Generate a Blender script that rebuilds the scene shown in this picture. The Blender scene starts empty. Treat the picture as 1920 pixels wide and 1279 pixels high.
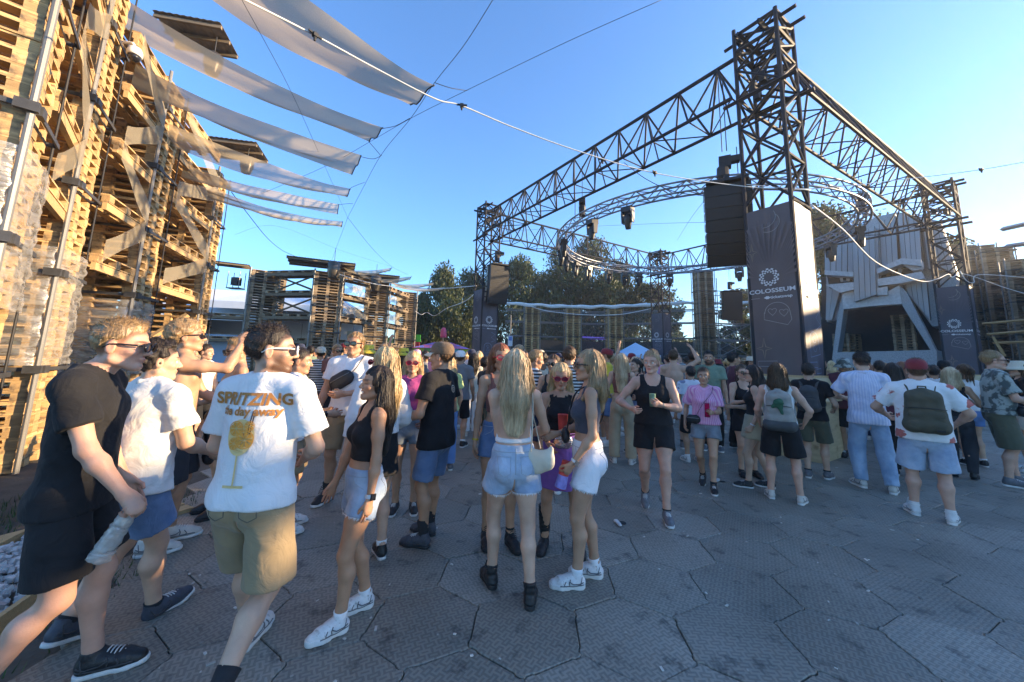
import bpy, bmesh, math, random
import numpy as np
from mathutils import Vector, Matrix, Euler
from mathutils.bvhtree import BVHTree

random.seed(7)
rng = np.random.default_rng(7)
PI = math.pi
SC = bpy.context.scene
COL = SC.collection

# ------------------------------------------------------------------ camera, sky, sun, exposure
F_PX, PP_X, PP_Y, CAM_H = 700.0, 960.0, 569.0, 1.62
PITCH, ROLL = math.radians(8.2), math.radians(1.5)
cam_data = bpy.data.cameras.new("camera")
cam = bpy.data.objects.new("camera", cam_data)
COL.objects.link(cam)
SC.camera = cam
cam_data.sensor_width = 36.0
cam_data.lens = 36.0 * F_PX / 1920.0
cam_data.shift_y = -(639.5 - PP_Y) / 1920.0
cam_data.clip_start = 0.05
cam_data.clip_end = 2000.0
CAM_M = Matrix.Rotation(PI / 2 + PITCH, 3, 'X') @ Matrix.Rotation(ROLL, 3, 'Z')
cam.matrix_world = Matrix.Translation((0, 0, CAM_H)) @ CAM_M.to_4x4()

SUN_EL, SUN_AZ = math.radians(12.5), math.radians(88.0)      # azimuth clockwise from +Y (the view direction)
world = bpy.data.worlds.new("World")
SC.world = world
world.use_nodes = True
wn = world.node_tree
for n in list(wn.nodes):
    wn.nodes.remove(n)
w_out = wn.nodes.new('ShaderNodeOutputWorld')
w_bg = wn.nodes.new('ShaderNodeBackground')
w_sky = wn.nodes.new('ShaderNodeTexSky')
w_sky.sky_type = 'NISHITA'
w_sky.sun_disc = False
w_sky.sun_elevation = SUN_EL
w_sky.sun_rotation = SUN_AZ
w_sky.air_density = 1.0
w_sky.dust_density = 0.1
w_sky.ozone_density = 7.0
w_bg.inputs['Strength'].default_value = 0.15
wn.links.new(w_sky.outputs[0], w_bg.inputs[0])
wn.links.new(w_bg.outputs[0], w_out.inputs[0])

sun_data = bpy.data.lights.new("sun", 'SUN')
sun = bpy.data.objects.new("sun", sun_data)
COL.objects.link(sun)
sun_data.energy = 3.8
sun_data.angle = math.radians(0.5)
sun_data.color = (1.0, 0.80, 0.56)
sd = Vector((math.sin(SUN_AZ) * math.cos(SUN_EL), math.cos(SUN_AZ) * math.cos(SUN_EL), math.sin(SUN_EL)))
sun.rotation_euler = sd.to_track_quat('Z', 'Y').to_euler()

SC.view_settings.view_transform = 'Standard'
SC.view_settings.look = 'None'
SC.view_settings.gamma = 1.0
SC.view_settings.exposure = 2.0
SC.view_settings.use_white_balance = True
SC.view_settings.white_balance_temperature = 7700
SC.view_settings.use_curve_mapping = False
SC.cycles.max_bounces = 8
SC.cycles.transparent_max_bounces = 16
SC.cycles.use_denoising = True

# ------------------------------------------------------------------ small helpers
def ray(u, v):
    return CAM_M @ Vector(((u - PP_X) / F_PX, -(v - PP_Y) / F_PX, -1.0))

def gp(u, v, z=0.0):
    """place on the level z that is seen at picture point (u, v) of the 1920-wide photograph"""
    d = ray(u, v)
    return Vector((0, 0, CAM_H)) + d * ((z - CAM_H) / d.z)

def at(u, v, y):
    """place at distance y in front of the camera that is seen at (u, v)"""
    d = ray(u, v)
    return Vector((0, 0, CAM_H)) + d * (y / d.y)

def tag(o, label=None, cat=None, group=None, kind=None):
    if label: o['label'] = label
    if cat: o['category'] = cat
    if group: o['group'] = group
    if kind: o['kind'] = kind
    return o

def thing(name, label, cat, loc=(0, 0, 0), rz=0.0, group=None):
    o = bpy.data.objects.new(name, None)
    o.empty_display_size = 0.2
    COL.objects.link(o)
    o.location = loc
    o.rotation_euler = (0, 0, rz)
    return tag(o, label, cat, group)

def put(name, me, parent=None, mat=None, loc=None, rot=None, scl=None):
    o = bpy.data.objects.new(name, me)
    COL.objects.link(o)
    if mat is not None and len(me.materials) == 0:
        me.materials.append(mat)
    if parent is not None: o.parent = parent
    if loc is not None: o.location = loc
    if rot is not None: o.rotation_euler = rot
    if scl is not None: o.scale = scl
    return o

def kids(o):
    return list(o.children)

def copy_tree(o, parent=None):
    c = o.copy()
    COL.objects.link(c)
    if parent is not None:
        c.parent = parent
        c.matrix_parent_inverse = o.matrix_parent_inverse.copy()
    for ch in kids(o):
        copy_tree(ch, c)
    return c

def mesh_np(name, V, Fq, smooth=False, mats=None, midx=None):
    """mesh from numpy verts and a list / array of faces"""
    me = bpy.data.meshes.new(name)
    V = np.asarray(V, dtype=np.float32)
    if isinstance(Fq, np.ndarray):
        n, k = Fq.shape
        me.vertices.add(len(V)); me.vertices.foreach_set('co', V.ravel())
        me.loops.add(n * k); me.loops.foreach_set('vertex_index', Fq.ravel().astype(np.int32))
        me.polygons.add(n)
        me.polygons.foreach_set('loop_start', np.arange(0, n * k, k, dtype=np.int32))
        me.update(calc_edges=True)
        me.validate()
    else:
        me.from_pydata(V.tolist(), [], Fq)
        me.update()
    if smooth:
        me.polygons.foreach_set('use_smooth', np.ones(len(me.polygons), dtype=bool))
    if mats:
        for m in mats: me.materials.append(m)
        if midx is not None:
            me.polygons.foreach_set('material_index', np.asarray(midx, dtype=np.int32))
    return me

class MB:
    """collects boxes, tubes and sheets and turns them into ONE mesh"""
    def __init__(s):
        s.v = []; s.f = []; s.m = []; s.t = []; s.mi = 0
    def _add(s, vs, fs, tone=None):
        o = len(s.v)
        s.v.extend([tuple(p) for p in vs])
        s.f.extend([tuple(i + o for i in f) for f in fs])
        s.m.extend([s.mi] * len(fs))
        s.t.extend([random.random() if tone is None else tone] * len(fs))
        return s
    def box(s, c, d, M=None, taper=1.0, tone=None):
        x, y, z = d[0] / 2, d[1] / 2, d[2] / 2
        vs = [Vector((sx * x * (taper if sz > 0 else 1), sy * y * (taper if sz > 0 else 1), sz * z)) for sz in (-1, 1) for sy in (-1, 1) for sx in (-1, 1)]
        if M is not None: vs = [M @ v for v in vs]
        vs = [v + Vector(c) for v in vs]
        return s._add(vs, [(0, 2, 3, 1), (4, 5, 7, 6), (0, 1, 5, 4), (2, 6, 7, 3), (0, 4, 6, 2), (1, 3, 7, 5)], tone)
    def hexa(s, vs, tone=None):
        return s._add(vs, [(3, 2, 1, 0), (4, 5, 6, 7), (0, 1, 5, 4), (1, 2, 6, 5), (2, 3, 7, 6), (3, 0, 4, 7)], tone)
    def tube(s, pts, r, n=8, cap=True, flat=1.0, up=None, tone=None):
        pts = [Vector(p) for p in pts]
        rs = r if isinstance(r, (list, tuple)) else [r] * len(pts)
        rings = []
        prev = None
        for i, p in enumerate(pts):
            t = (pts[min(i + 1, len(pts) - 1)] - pts[max(i - 1, 0)])
            if t.length < 1e-9: t = Vector((0, 0, 1))
            t.normalize()
            if prev is None:
                a = Vector(up) if up is not None else (Vector((0, 0, 1)) if abs(t.z) < 0.9 else Vector((1, 0, 0)))
            else:
                a = prev
            a = a - t * a.dot(t)
            if a.length < 1e-6: a = t.orthogonal()
            a.normalize()
            prev = a
            b = t.cross(a)
            rings.append([p + (a * math.cos(2 * PI * k / n) * flat + b * math.sin(2 * PI * k / n)) * rs[i] for k in range(n)])
        vs = [v for g in rings for v in g]
        fs = []
        for i in range(len(pts) - 1):
            for k in range(n):
                k2 = (k + 1) % n
                fs.append((i * n + k, i * n + k2, (i + 1) * n + k2, (i + 1) * n + k))
        if cap:
            fs.append(tuple(range(n - 1, -1, -1)))
            fs.append(tuple((len(pts) - 1) * n + k for k in range(n)))
        return s._add(vs, fs, tone)
    def lathe(s, prof, n=16, c=(0, 0, 0), M=None, tone=None, caps=True):
        vs = []
        for (r, z) in prof:
            for k in range(n):
                p = Vector((r * math.cos(2 * PI * k / n), r * math.sin(2 * PI * k / n), z))
                if M is not None: p = M @ p
                vs.append(p + Vector(c))
        fs = []
        for i in range(len(prof) - 1):
            for k in range(n):
                k2 = (k + 1) % n
                fs.append((i * n + k, i * n + k2, (i + 1) * n + k2, (i + 1) * n + k))
        if caps:
            fs.append(tuple(range(n - 1, -1, -1)))
            fs.append(tuple((len(prof) - 1) * n + k for k in range(n)))
        return s._add(vs, fs, tone)
    def poly(s, vs, tone=None):
        return s._add(vs, [tuple(range(len(vs)))], tone)
    def mesh(s, name, mats, smooth=False, tone=False):
        me = bpy.data.meshes.new(name)
        me.from_pydata(s.v, [], s.f)
        me.update()
        if not isinstance(mats, (list, tuple)): mats = [mats]
        for m in mats: me.materials.append(m)
        if len(mats) > 1: me.polygons.foreach_set('material_index', np.asarray(s.m, dtype=np.int32))
        if smooth: me.polygons.foreach_set('use_smooth', np.ones(len(me.polygons), dtype=bool))
        if tone:
            a = me.attributes.new('tone', 'FLOAT', 'FACE')
            a.data.foreach_set('value', np.asarray(s.t, dtype=np.float32))
        return me
    def build(s, name, mats, parent=None, smooth=False, tone=False, loc=None, rot=None):
        return put(name, s.mesh(name, mats, smooth, tone), parent, loc=loc, rot=rot)

UNIT_TUBE = {}
def strut(parent, name, p, q, r, mat, n=6):
    """one straight tube as an object of its own; all alike tubes share a mesh"""
    key = (mat.name, n)
    if key not in UNIT_TUBE:
        UNIT_TUBE[key] = MB().tube([(0, 0, 0), (0, 0, 1)], 1.0, n).mesh('tube', mat, smooth=False)
    p = Vector(p); q = Vector(q)
    d = q - p
    o = put(name, UNIT_TUBE[key], parent)
    o.location = p
    o.rotation_mode = 'XYZ'
    o.rotation_euler = d.to_track_quat('Z', 'Y').to_euler()
    o.scale = (r, r, d.length)
    return o

def boxo(parent, name, c, d, mat, rz=0.0, tilt=None):
    me = MB().box((0, 0, 0), d).mesh(name, mat)
    return put(name, me, parent, loc=c, rot=tilt or (0, 0, rz))

# ------------------------------------------------------------------ materials
MATS = {}
def newmat(name):
    m = bpy.data.materials.new(name)
    m.use_nodes = True
    nt = m.node_tree
    b = nt.nodes['Principled BSDF']
    return m, nt, b

def N(nt, kind, **kw):
    n = nt.nodes.new(kind)
    for k, v in kw.items():
        if k in n.inputs.keys(): n.inputs[k].default_value = v
        else: setattr(n, k, v)
    return n

def rgb(c): return (c[0], c[1], c[2], 1.0)

def mat(name, c, rough=0.8, var=0.2, scale=12.0, stretch=(1, 1, 1), bump=0.0, bscale=60.0, metal=0.0, spec=0.4, coat=0.0, rnd=0.0, tone=0.0, sheen=0.0, wear=None, trans=0.0):
    if name in MATS: return MATS[name]
    m, nt, b = newmat(name)
    L = nt.links.new
    tc = N(nt, 'ShaderNodeTexCoord')
    mp = N(nt, 'ShaderNodeMapping')
    mp.inputs['Scale'].default_value = stretch
    L(tc.outputs['Object'], mp.inputs[0])
    nz = N(nt, 'ShaderNodeTexNoise')
    nz.inputs['Scale'].default_value = scale
    nz.inputs['Detail'].default_value = 5
    L(mp.outputs[0], nz.inputs['Vector'])
    mr = N(nt, 'ShaderNodeMapRange')
    mr.inputs[1].default_value = 0.25; mr.inputs[2].default_value = 0.75
    mr.inputs[3].default_value = 1 - var; mr.inputs[4].default_value = 1 + var
    L(nz.outputs['Fac'], mr.inputs[0])
    val = mr.outputs[0]
    if rnd:
        oi = N(nt, 'ShaderNodeObjectInfo')
        r2 = N(nt, 'ShaderNodeMapRange'); r2.inputs[3].default_value = 1 - rnd; r2.inputs[4].default_value = 1 + rnd
        L(oi.outputs['Random'], r2.inputs[0])
        mu = N(nt, 'ShaderNodeMath', operation='MULTIPLY'); L(val, mu.inputs[0]); L(r2.outputs[0], mu.inputs[1]); val = mu.outputs[0]
    if tone:
        at_ = N(nt, 'ShaderNodeAttribute', attribute_name='tone')
        r2 = N(nt, 'ShaderNodeMapRange'); r2.inputs[3].default_value = 1 - tone; r2.inputs[4].default_value = 1 + tone
        L(at_.outputs['Fac'], r2.inputs[0])
        mu = N(nt, 'ShaderNodeMath', operation='MULTIPLY'); L(val, mu.inputs[0]); L(r2.outputs[0], mu.inputs[1]); val = mu.outputs[0]
    vm = N(nt, 'ShaderNodeVectorMath', operation='SCALE')
    vm.inputs[0].default_value = c[:3]
    L(val, vm.inputs['Scale'])
    colour = vm.outputs[0]
    if wear:
        wc, amt, ws = wear
        n2 = N(nt, 'ShaderNodeTexNoise'); n2.inputs['Scale'].default_value = ws; n2.inputs['Detail'].default_value = 8
        L(tc.outputs['Object'], n2.inputs['Vector'])
        r3 = N(nt, 'ShaderNodeMapRange'); r3.inputs[1].default_value = 0.62 - amt * 0.3; r3.inputs[2].default_value = 0.75 - amt * 0.3
        L(n2.outputs['Fac'], r3.inputs[0])
        mx = N(nt, 'ShaderNodeMix', data_type='RGBA')
        L(r3.outputs[0], mx.inputs[0]); L(colour, mx.inputs[6]); mx.inputs[7].default_value = rgb(wc)
        colour = mx.outputs[2]
    L(colour, b.inputs['Base Color'])
    b.inputs['Roughness'].default_value = rough
    b.inputs['Metallic'].default_value = metal
    b.inputs['Specular IOR Level'].default_value = spec
    b.inputs['Coat Weight'].default_value = coat
    if sheen: b.inputs['Sheen Weight'].default_value = sheen
    if trans:
        b.inputs['Transmission Weight'].default_value = trans
    if bump:
        n3 = N(nt, 'ShaderNodeTexNoise'); n3.inputs['Scale'].default_value = bscale; n3.inputs['Detail'].default_value = 4
        L(mp.outputs[0], n3.inputs['Vector'])
        bp = N(nt, 'ShaderNodeBump'); bp.inputs['Strength'].default_value = bump; bp.inputs['Distance'].default_value = 0.02
        L(n3.outputs['Fac'], bp.inputs['Height']); L(bp.outputs[0], b.inputs['Normal'])
    MATS[name] = m
    return m

def sheer(name, c, alpha, weave=220.0, stretch=(1, 1, 1), rough=0.6, tl=0.5):
    """thin woven or plastic sheet: part of the light passes straight through, part glows through it"""
    if name in MATS: return MATS[name]
    m, nt, b = newmat(name)
    L = nt.links.new
    out = nt.nodes['Material Output']
    nt.nodes.remove(b)
    tc = N(nt, 'ShaderNodeTexCoord'); mp = N(nt, 'ShaderNodeMapping'); mp.inputs['Scale'].default_value = stretch
    L(tc.outputs['Object'], mp.inputs[0])
    nz = N(nt, 'ShaderNodeTexNoise'); nz.inputs['Scale'].default_value = weave; nz.inputs['Detail'].default_value = 3
    L(mp.outputs[0], nz.inputs['Vector'])
    r = N(nt, 'ShaderNodeMapRange'); r.inputs[1].default_value = .3; r.inputs[2].default_value = .7
    r.inputs[3].default_value = alpha - .12; r.inputs[4].default_value = min(1, alpha + .12)
    L(nz.outputs['Fac'], r.inputs[0])
    df = N(nt, 'ShaderNodeBsdfDiffuse'); df.inputs[0].default_value = rgb(c)
    tr = N(nt, 'ShaderNodeBsdfTranslucent'); tr.inputs[0].default_value = rgb(c)
    gl = N(nt, 'ShaderNodeBsdfGlossy'); gl.inputs['Roughness'].default_value = rough
    tp = N(nt, 'ShaderNodeBsdfTransparent')
    m1 = N(nt, 'ShaderNodeMixShader'); m1.inputs[0].default_value = tl
    m2 = N(nt, 'ShaderNodeMixShader'); m2.inputs[0].default_value = 0.06
    m3 = N(nt, 'ShaderNodeMixShader')
    L(df.outputs[0], m1.inputs[1]); L(tr.outputs[0], m1.inputs[2])
    L(m1.outputs[0], m2.inputs[1]); L(gl.outputs[0], m2.inputs[2])
    L(r.outputs[0], m3.inputs[0]); L(tp.outputs[0], m3.inputs[1]); L(m2.outputs[0], m3.inputs[2])
    L(m3.outputs[0], out.inputs[0])
    MATS[name] = m
    return m

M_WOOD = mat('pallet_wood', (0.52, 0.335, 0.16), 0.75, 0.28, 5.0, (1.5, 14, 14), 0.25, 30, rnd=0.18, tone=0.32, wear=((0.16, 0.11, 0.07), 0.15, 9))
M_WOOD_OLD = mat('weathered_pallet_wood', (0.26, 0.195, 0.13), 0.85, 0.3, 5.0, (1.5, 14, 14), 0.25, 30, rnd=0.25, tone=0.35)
M_PINE = mat('pine_batten', (0.50, 0.33, 0.16), 0.7, 0.2, 6.0, (2, 14, 14), 0.2, 30)
M_PLY = mat('plywood', (0.50, 0.38, 0.22), 0.6, 0.18, 3.0, (1.2, 1.2, 7), 0.1, 30, wear=((0.30, 0.20, 0.10), 0.1, 6))
M_GALV = mat('galvanised_steel', (0.22, 0.215, 0.205), 0.5, 0.35, 14.0, (1, 1, 1), 0.1, 40, metal=0.4, wear=((0.20, 0.14, 0.09), 0.12, 7))
M_CLAMP = mat('black_clamp', (0.05, 0.05, 0.052), 0.5, 0.3, 18)
M_TRUSS = mat('dark_painted_steel', (0.018, 0.020, 0.026), 0.6, 0.3, 9, spec=.2)
M_ALU = mat('aluminium_truss', (0.30, 0.31, 0.33), 0.45, 0.15, 9, metal=0.85)
M_BLACK = mat('matt_black', (0.018, 0.018, 0.02), 0.6, 0.3, 15)
M_CABLE = mat('cable_black', (0.02, 0.02, 0.022), 0.6, 0.1, 15)
M_HOSE = mat('white_hose', (0.72, 0.72, 0.70), 0.5, 0.1, 15)
M_WHITE = mat('white_coated_steel', (0.75, 0.75, 0.73), 0.4, 0.06, 15)
M_CORR = mat('corrugated_sheet', (0.22, 0.20, 0.18), 0.5, 0.3, 6, metal=0.4)
M_NET = sheer('sun_gauze', (0.60, 0.49, 0.33), 0.72, 160.0, (1, 1, 1))
M_GAUZE = sheer('brace_gauze', (0.62, 0.54, 0.40), 0.5, 120.0)
M_FILM = None
# ------------------------------------------------------------------ ground, floor tiles, grass
M_SOIL = mat('trodden_soil', (0.10, 0.085, 0.065), 0.95, 0.35, 3.0, bump=0.5, bscale=30)
g = MB()
g.poly([(-205, -105, -0.02), (205, -105, -0.02), (205, 305, -0.02), (-205, 305, -0.02)])
tag(g.build('ground', M_SOIL), kind='structure')

def tile_material():
    m, nt, b = newmat('hexagon_floor_plastic')
    L = nt.links.new
    uv = N(nt, 'ShaderNodeUVMap', uv_map='tile')
    geo = N(nt, 'ShaderNodeNewGeometry')
    # basket weave of short raised bars
    sc = N(nt, 'ShaderNodeVectorMath', operation='SCALE'); sc.inputs['Scale'].default_value = 26.0
    nj = N(nt, 'ShaderNodeTexNoise'); nj.inputs['Scale'].default_value = 16; nj.inputs['Detail'].default_value = 2; L(uv.outputs[0], nj.inputs['Vector'])
    mj = N(nt, 'ShaderNodeVectorMath', operation='MULTIPLY_ADD'); L(nj.outputs['Color'], mj.inputs[0]); mj.inputs[1].default_value = (.018, .018, 0); L(uv.outputs[0], mj.inputs[2])
    L(mj.outputs[0], sc.inputs[0])
    sep = N(nt, 'ShaderNodeSeparateXYZ'); L(sc.outputs[0], sep.inputs[0])
    chk = N(nt, 'ShaderNodeTexChecker'); chk.inputs['Scale'].default_value = 1.0
    chk.inputs[1].default_value = (1, 1, 1, 1); chk.inputs[2].default_value = (0, 0, 0, 1)
    L(sc.outputs[0], chk.inputs['Vector'])
    def bars(o):
        mu = N(nt, 'ShaderNodeMath', operation='MULTIPLY'); mu.inputs[1].default_value = 2 * PI * 1.5; L(o, mu.inputs[0])
        sn = N(nt, 'ShaderNodeMath', operation='SINE'); L(mu.outputs[0], sn.inputs[0])
        r = N(nt, 'ShaderNodeMapRange'); r.inputs[1].default_value = -0.2; r.inputs[2].default_value = 0.3; L(sn.outputs[0], r.inputs[0])
        return r.outputs[0]
    mx = N(nt, 'ShaderNodeMix'); L(chk.outputs['Fac'], mx.inputs[0]); L(bars(sep.outputs[0]), mx.inputs[2]); L(bars(sep.outputs[1]), mx.inputs[3])
    bp = N(nt, 'ShaderNodeBump'); bp.inputs['Strength'].default_value = 0.38; bp.inputs['Distance'].default_value = 0.004
    L(mx.outputs[0], bp.inputs['Height']); L(bp.outputs[0], b.inputs['Normal'])
    # colour: grey plastic, a tone per tile, trodden dust and dark spills
    att = N(nt, 'ShaderNodeAttribute', attribute_name='tone')
    n1 = N(nt, 'ShaderNodeTexNoise'); n1.inputs['Scale'].default_value = 1.3; n1.inputs['Detail'].default_value = 7; L(geo.outputs['Position'], n1.inputs['Vector'])
    n2 = N(nt, 'ShaderNodeTexNoise'); n2.inputs['Scale'].default_value = 5.5; n2.inputs['Detail'].default_value = 9; n2.inputs['Roughness'].default_value = 0.65; L(geo.outputs['Position'], n2.inputs['Vector'])
    add = N(nt, 'ShaderNodeMath', operation='MULTIPLY_ADD'); L(att.outputs['Fac'], add.inputs[0]); add.inputs[1].default_value = 0.42; L(n1.outputs['Fac'], add.inputs[2])
    r1 = N(nt, 'ShaderNodeMapRange'); r1.inputs[1].default_value = 0.3; r1.inputs[2].default_value = 1.0; r1.inputs[3].default_value = 0.0; r1.inputs[4].default_value = 1.0
    L(add.outputs[0], r1.inputs[0])
    c1 = N(nt, 'ShaderNodeMix', data_type='RGBA'); c1.inputs[6].default_value = (0.170, 0.152, 0.120, 1); c1.inputs[7].default_value = (0.315, 0.285, 0.232, 1)
    L(r1.outputs[0], c1.inputs[0])
    r2 = N(nt, 'ShaderNodeMapRange'); r2.inputs[1].default_value = 0.565; r2.inputs[2].default_value = 0.66; L(n2.outputs['Fac'], r2.inputs[0])
    r2b = N(nt, 'ShaderNodeMath', operation='MULTIPLY'); r2b.inputs[1].default_value = 0.72; L(r2.outputs[0], r2b.inputs[0])
    c2 = N(nt, 'ShaderNodeMix', data_type='RGBA'); c2.inputs[7].default_value = (0.05, 0.048, 0.045, 1)
    L(r2b.outputs[0], c2.inputs[0]); L(c1.outputs[2], c2.inputs[6])
    # bar tops a little paler, the gaps between them darker
    c3 = N(nt, 'ShaderNodeMix', data_type='RGBA'); c3.blend_type = 'MULTIPLY'; c3.inputs[0].default_value = 1.0
    r3 = N(nt, 'ShaderNodeMapRange'); r3.inputs[3].default_value = 0.76; r3.inputs[4].default_value = 1.10; L(mx.outputs[0], r3.inputs[0])
    L(c2.outputs[2], c3.inputs[6]); L(r3.outputs[0], c3.inputs[7])
    L(c3.outputs[2], b.inputs['Base Color'])
    rr = N(nt, 'ShaderNodeMapRange'); rr.inputs[3].default_value = 0.62; rr.inputs[4].default_value = 0.32; L(n1.outputs['Fac'], rr.inputs[0])
    L(rr.outputs[0], b.inputs['Roughness'])
    b.inputs['Specular IOR Level'].default_value = 0.45
    return m
M_TILE = tile_material()
HEX_R = 0.362
def hex_outline(R, inset, jog=0.009):
    """interlocking outline: each edge carries a small jog near both ends, mirrored so that neighbours fit"""
    ap = R * math.sqrt(3) / 2
    cs = [Vector((R * math.sin(PI / 3 * k), R * math.cos(PI / 3 * k))) for k in range(6)]
    pts = []
    for k in range(6):
        a, b = cs[k], cs[(k + 1) % 6]
        n = (a + b).normalized()
        t = (b - a)
        for s, d in ((0.0, 0), (0.05, jog), (0.13, jog), (0.17, 0), (0.83, 0), (0.87, -jog), (0.95, -jog)):
            pts.append(a + t * s + n * (d - inset))
    return pts
def tile_bm(V, Fs, cx, cy, turn, dz=0.0, U=None):
    o1 = hex_outline(HEX_R, 0.0036)
    n = len(o1)
    base = len(V)
    ca, sa = math.cos(turn), math.sin(turn)
    prof = ((1.0, -0.03), (1.0, -0.004), (0.988, 0.0))
    for s, z in prof:
        for p in o1:
            V.append((cx + p.x * s, cy + p.y * s, z + dz))
            U.append((p.x * s * ca - p.y * s * sa, p.x * s * sa + p.y * s * ca))
    V.append((cx, cy, dz)); U.append((0, 0))
    for i in range(2):
        for k in range(n):
            k2 = (k + 1) % n
            Fs.append((base + i * n + k2, base + i * n + k, base + (i + 1) * n + k, base + (i + 1) * n + k2))
    for k in range(n):
        Fs.append((base + 2 * n + (k + 1) % n, base + 2 * n + k, base + 3 * n))
    return 3 * n + 1
def uv_mesh(name, V, Fs, U, tones):
    me = bpy.data.meshes.new(name)
    me.from_pydata(V, [], Fs); me.update()
    lay = me.uv_layers.new(name='tile')
    li = np.empty(len(me.loops), dtype=np.int32); me.loops.foreach_get('vertex_index', li)
    lay.data.foreach_set('uv', np.asarray(U, dtype=np.float32)[li].ravel())
    a = me.attributes.new('tone', 'FLOAT', 'FACE')
    a.data.foreach_set('value', np.asarray(tones, dtype=np.float32))
    me.materials.append(M_TILE)
    return me
floor = thing('floor', None, None)
tag(floor, kind='structure')
def on_floor(x, y):
    # the tiles stop at a ragged edge in front of the pallet wall on the left
    return x > -2.85 - 0.30 * max(0, y - 2.2) - (0.9 if y < 1.6 else 0) + (0.25 if y < 3.2 else 0) and y > 0.2
cells = []
DX, DY = HEX_R * math.sqrt(3), HEX_R * 1.5
FROT = math.radians(-3.0)
for j in range(-2, 55):
    for i in range(-42, 47):
        x0 = (i + 0.5 * (j % 2)) * DX; y0 = 0.35 + j * DY
        x = x0 * math.cos(FROT) - y0 * math.sin(FROT); y = x0 * math.sin(FROT) + y0 * math.cos(FROT)
        if not on_floor(x, y) or abs(x) > 1.55 * y + 2.2: continue
        cells.append((x * x + y * y, x, y))
cells.sort()
tile_meshes = []
for k in range(9):
    V, Fs, U = [], [], []
    tile_bm(V, Fs, 0, 0, (k % 3) * PI / 3 + (0.0 if k < 5 else PI / 2), 0, U)
    tile_meshes.append(uv_mesh('hexagon_tile', V, Fs, U, [random.random()] * len(Fs)))
near = [c for c in cells if c[2] > 1.0][:300]
nearset = set((c[1], c[2]) for c in near)
for d, x, y in near:
    o = put('hexagon_tile', random.choice(tile_meshes), floor, loc=(x, y, random.uniform(-0.0025, 0.0025)), rot=(random.uniform(-.004, .004), random.uniform(-.004, .004), FROT))
V, Fs, U, T = [], [], [], []
for d, x, y in cells:
    if (x, y) in nearset: continue
    f0 = len(Fs)
    tile_bm(V, Fs, x, y, random.choice((0, 1, 2)) * PI / 3, random.uniform(-0.002, 0.002), U)
    T += [random.random()] * (len(Fs) - f0)
tag(put('distant_hexagon_tiles', uv_mesh('distant_hexagon_tiles', V, Fs, U, T), floor), kind='stuff')

# grass strip beside the tiles: many blades, one object
M_GRASS = mat('grass_blades', (0.045, 0.085, 0.022), 0.7, 0.4, 4.0, tone=0.4)
V, Fs, T = [], [], []
for k in range(7000):
    x = random.uniform(-5.2, -1.9); y = random.uniform(1.3, 4.6)
    if on_floor(x - 0.2, y) : continue
    if random.random() < 0.25 + 0.3 * (math.sin(x * 4.1) * math.sin(y * 3.3) > 0.2): continue
    a = random.uniform(0, 2 * PI); h = random.uniform(0.02, 0.075); w = random.uniform(0.003, 0.006)
    lx, ly = random.uniform(-.03, .03), random.uniform(-.03, .03)
    b0 = len(V)
    V += [(x - w * math.cos(a), y - w * math.sin(a), -0.02), (x + w * math.cos(a), y + w * math.sin(a), -0.02), (x + lx, y + ly, h)]
    Fs.append((b0, b0 + 1, b0 + 2)); T.append(random.random())
me = bpy.data.meshes.new('grass'); me.from_pydata(V, [], Fs); me.update(); me.materials.append(M_GRASS)
a_ = me.attributes.new('tone', 'FLOAT', 'FACE'); a_.data.foreach_set('value', np.asarray(T, dtype=np.float32))
tag(put('grass', me), 'short trodden grass between the hexagon tiles and the pallet wall', 'grass', kind='stuff')

# trodden scraps on the tiles
lt = MB()
M_LIT = mat('litter_paper', (.45, .42, .37), .8, .3, 9, tone=.6)
for k in range(420):
    y = 1.6 + 12 * random.random() ** 1.5; x = random.uniform(-.9, 1.05) * y
    if not on_floor(x - .3, y): continue
    r = random.uniform(.004, .014)
    lt.box((x, y, .003 + r * .15), (r * random.uniform(.8, 3), r, r * .4), Matrix.Rotation(random.random() * 6, 3, 'Z'))
tag(lt.build('litter_scraps', M_LIT, None, tone=True), 'tiny scraps of paper and cigarette ends strewn on the hexagon tiles', 'litter', kind='stuff')

# planter of pale pebbles at the left edge
pl = thing('gravel_planter', 'low timber edged tray of pale pebbles at the left edge', 'planter', gp(35, 1085, 0), math.radians(20))
for nm, c, d in (('edging_board', (0.36, 0, 0.05), (0.03, 1.5, 0.14)), ('edging_board', (-0.36, 0, 0.05), (0.03, 1.5, 0.14)), ('edging_board', (0, 0.75, 0.05), (0.75, 0.03, 0.14)), ('edging_board', (0, -0.75, 0.05), (0.75, 0.03, 0.14))):
    boxo(pl, nm, c, d, M_PINE)
V, Fs, T = [], [], []
pb = MB()
for k in range(900):
    x, y = random.uniform(-.33, .33), random.uniform(-.72, .72); r = random.uniform(.012, .026)
    e = Euler((random.random() * 3, random.random() * 3, random.random() * 3)).to_matrix()
    pb.box((x, y, 0.085 + random.uniform(-.01, .012)), (r * 2, r * 1.5, r * 1.2), e, 0.6)
M_PEB = mat('pale_pebbles', (0.46, 0.44, 0.42), 0.8, 0.2, 8, tone=0.3)
tag(pb.build('pebbles', M_PEB, pl, tone=True), kind='stuff')

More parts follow.
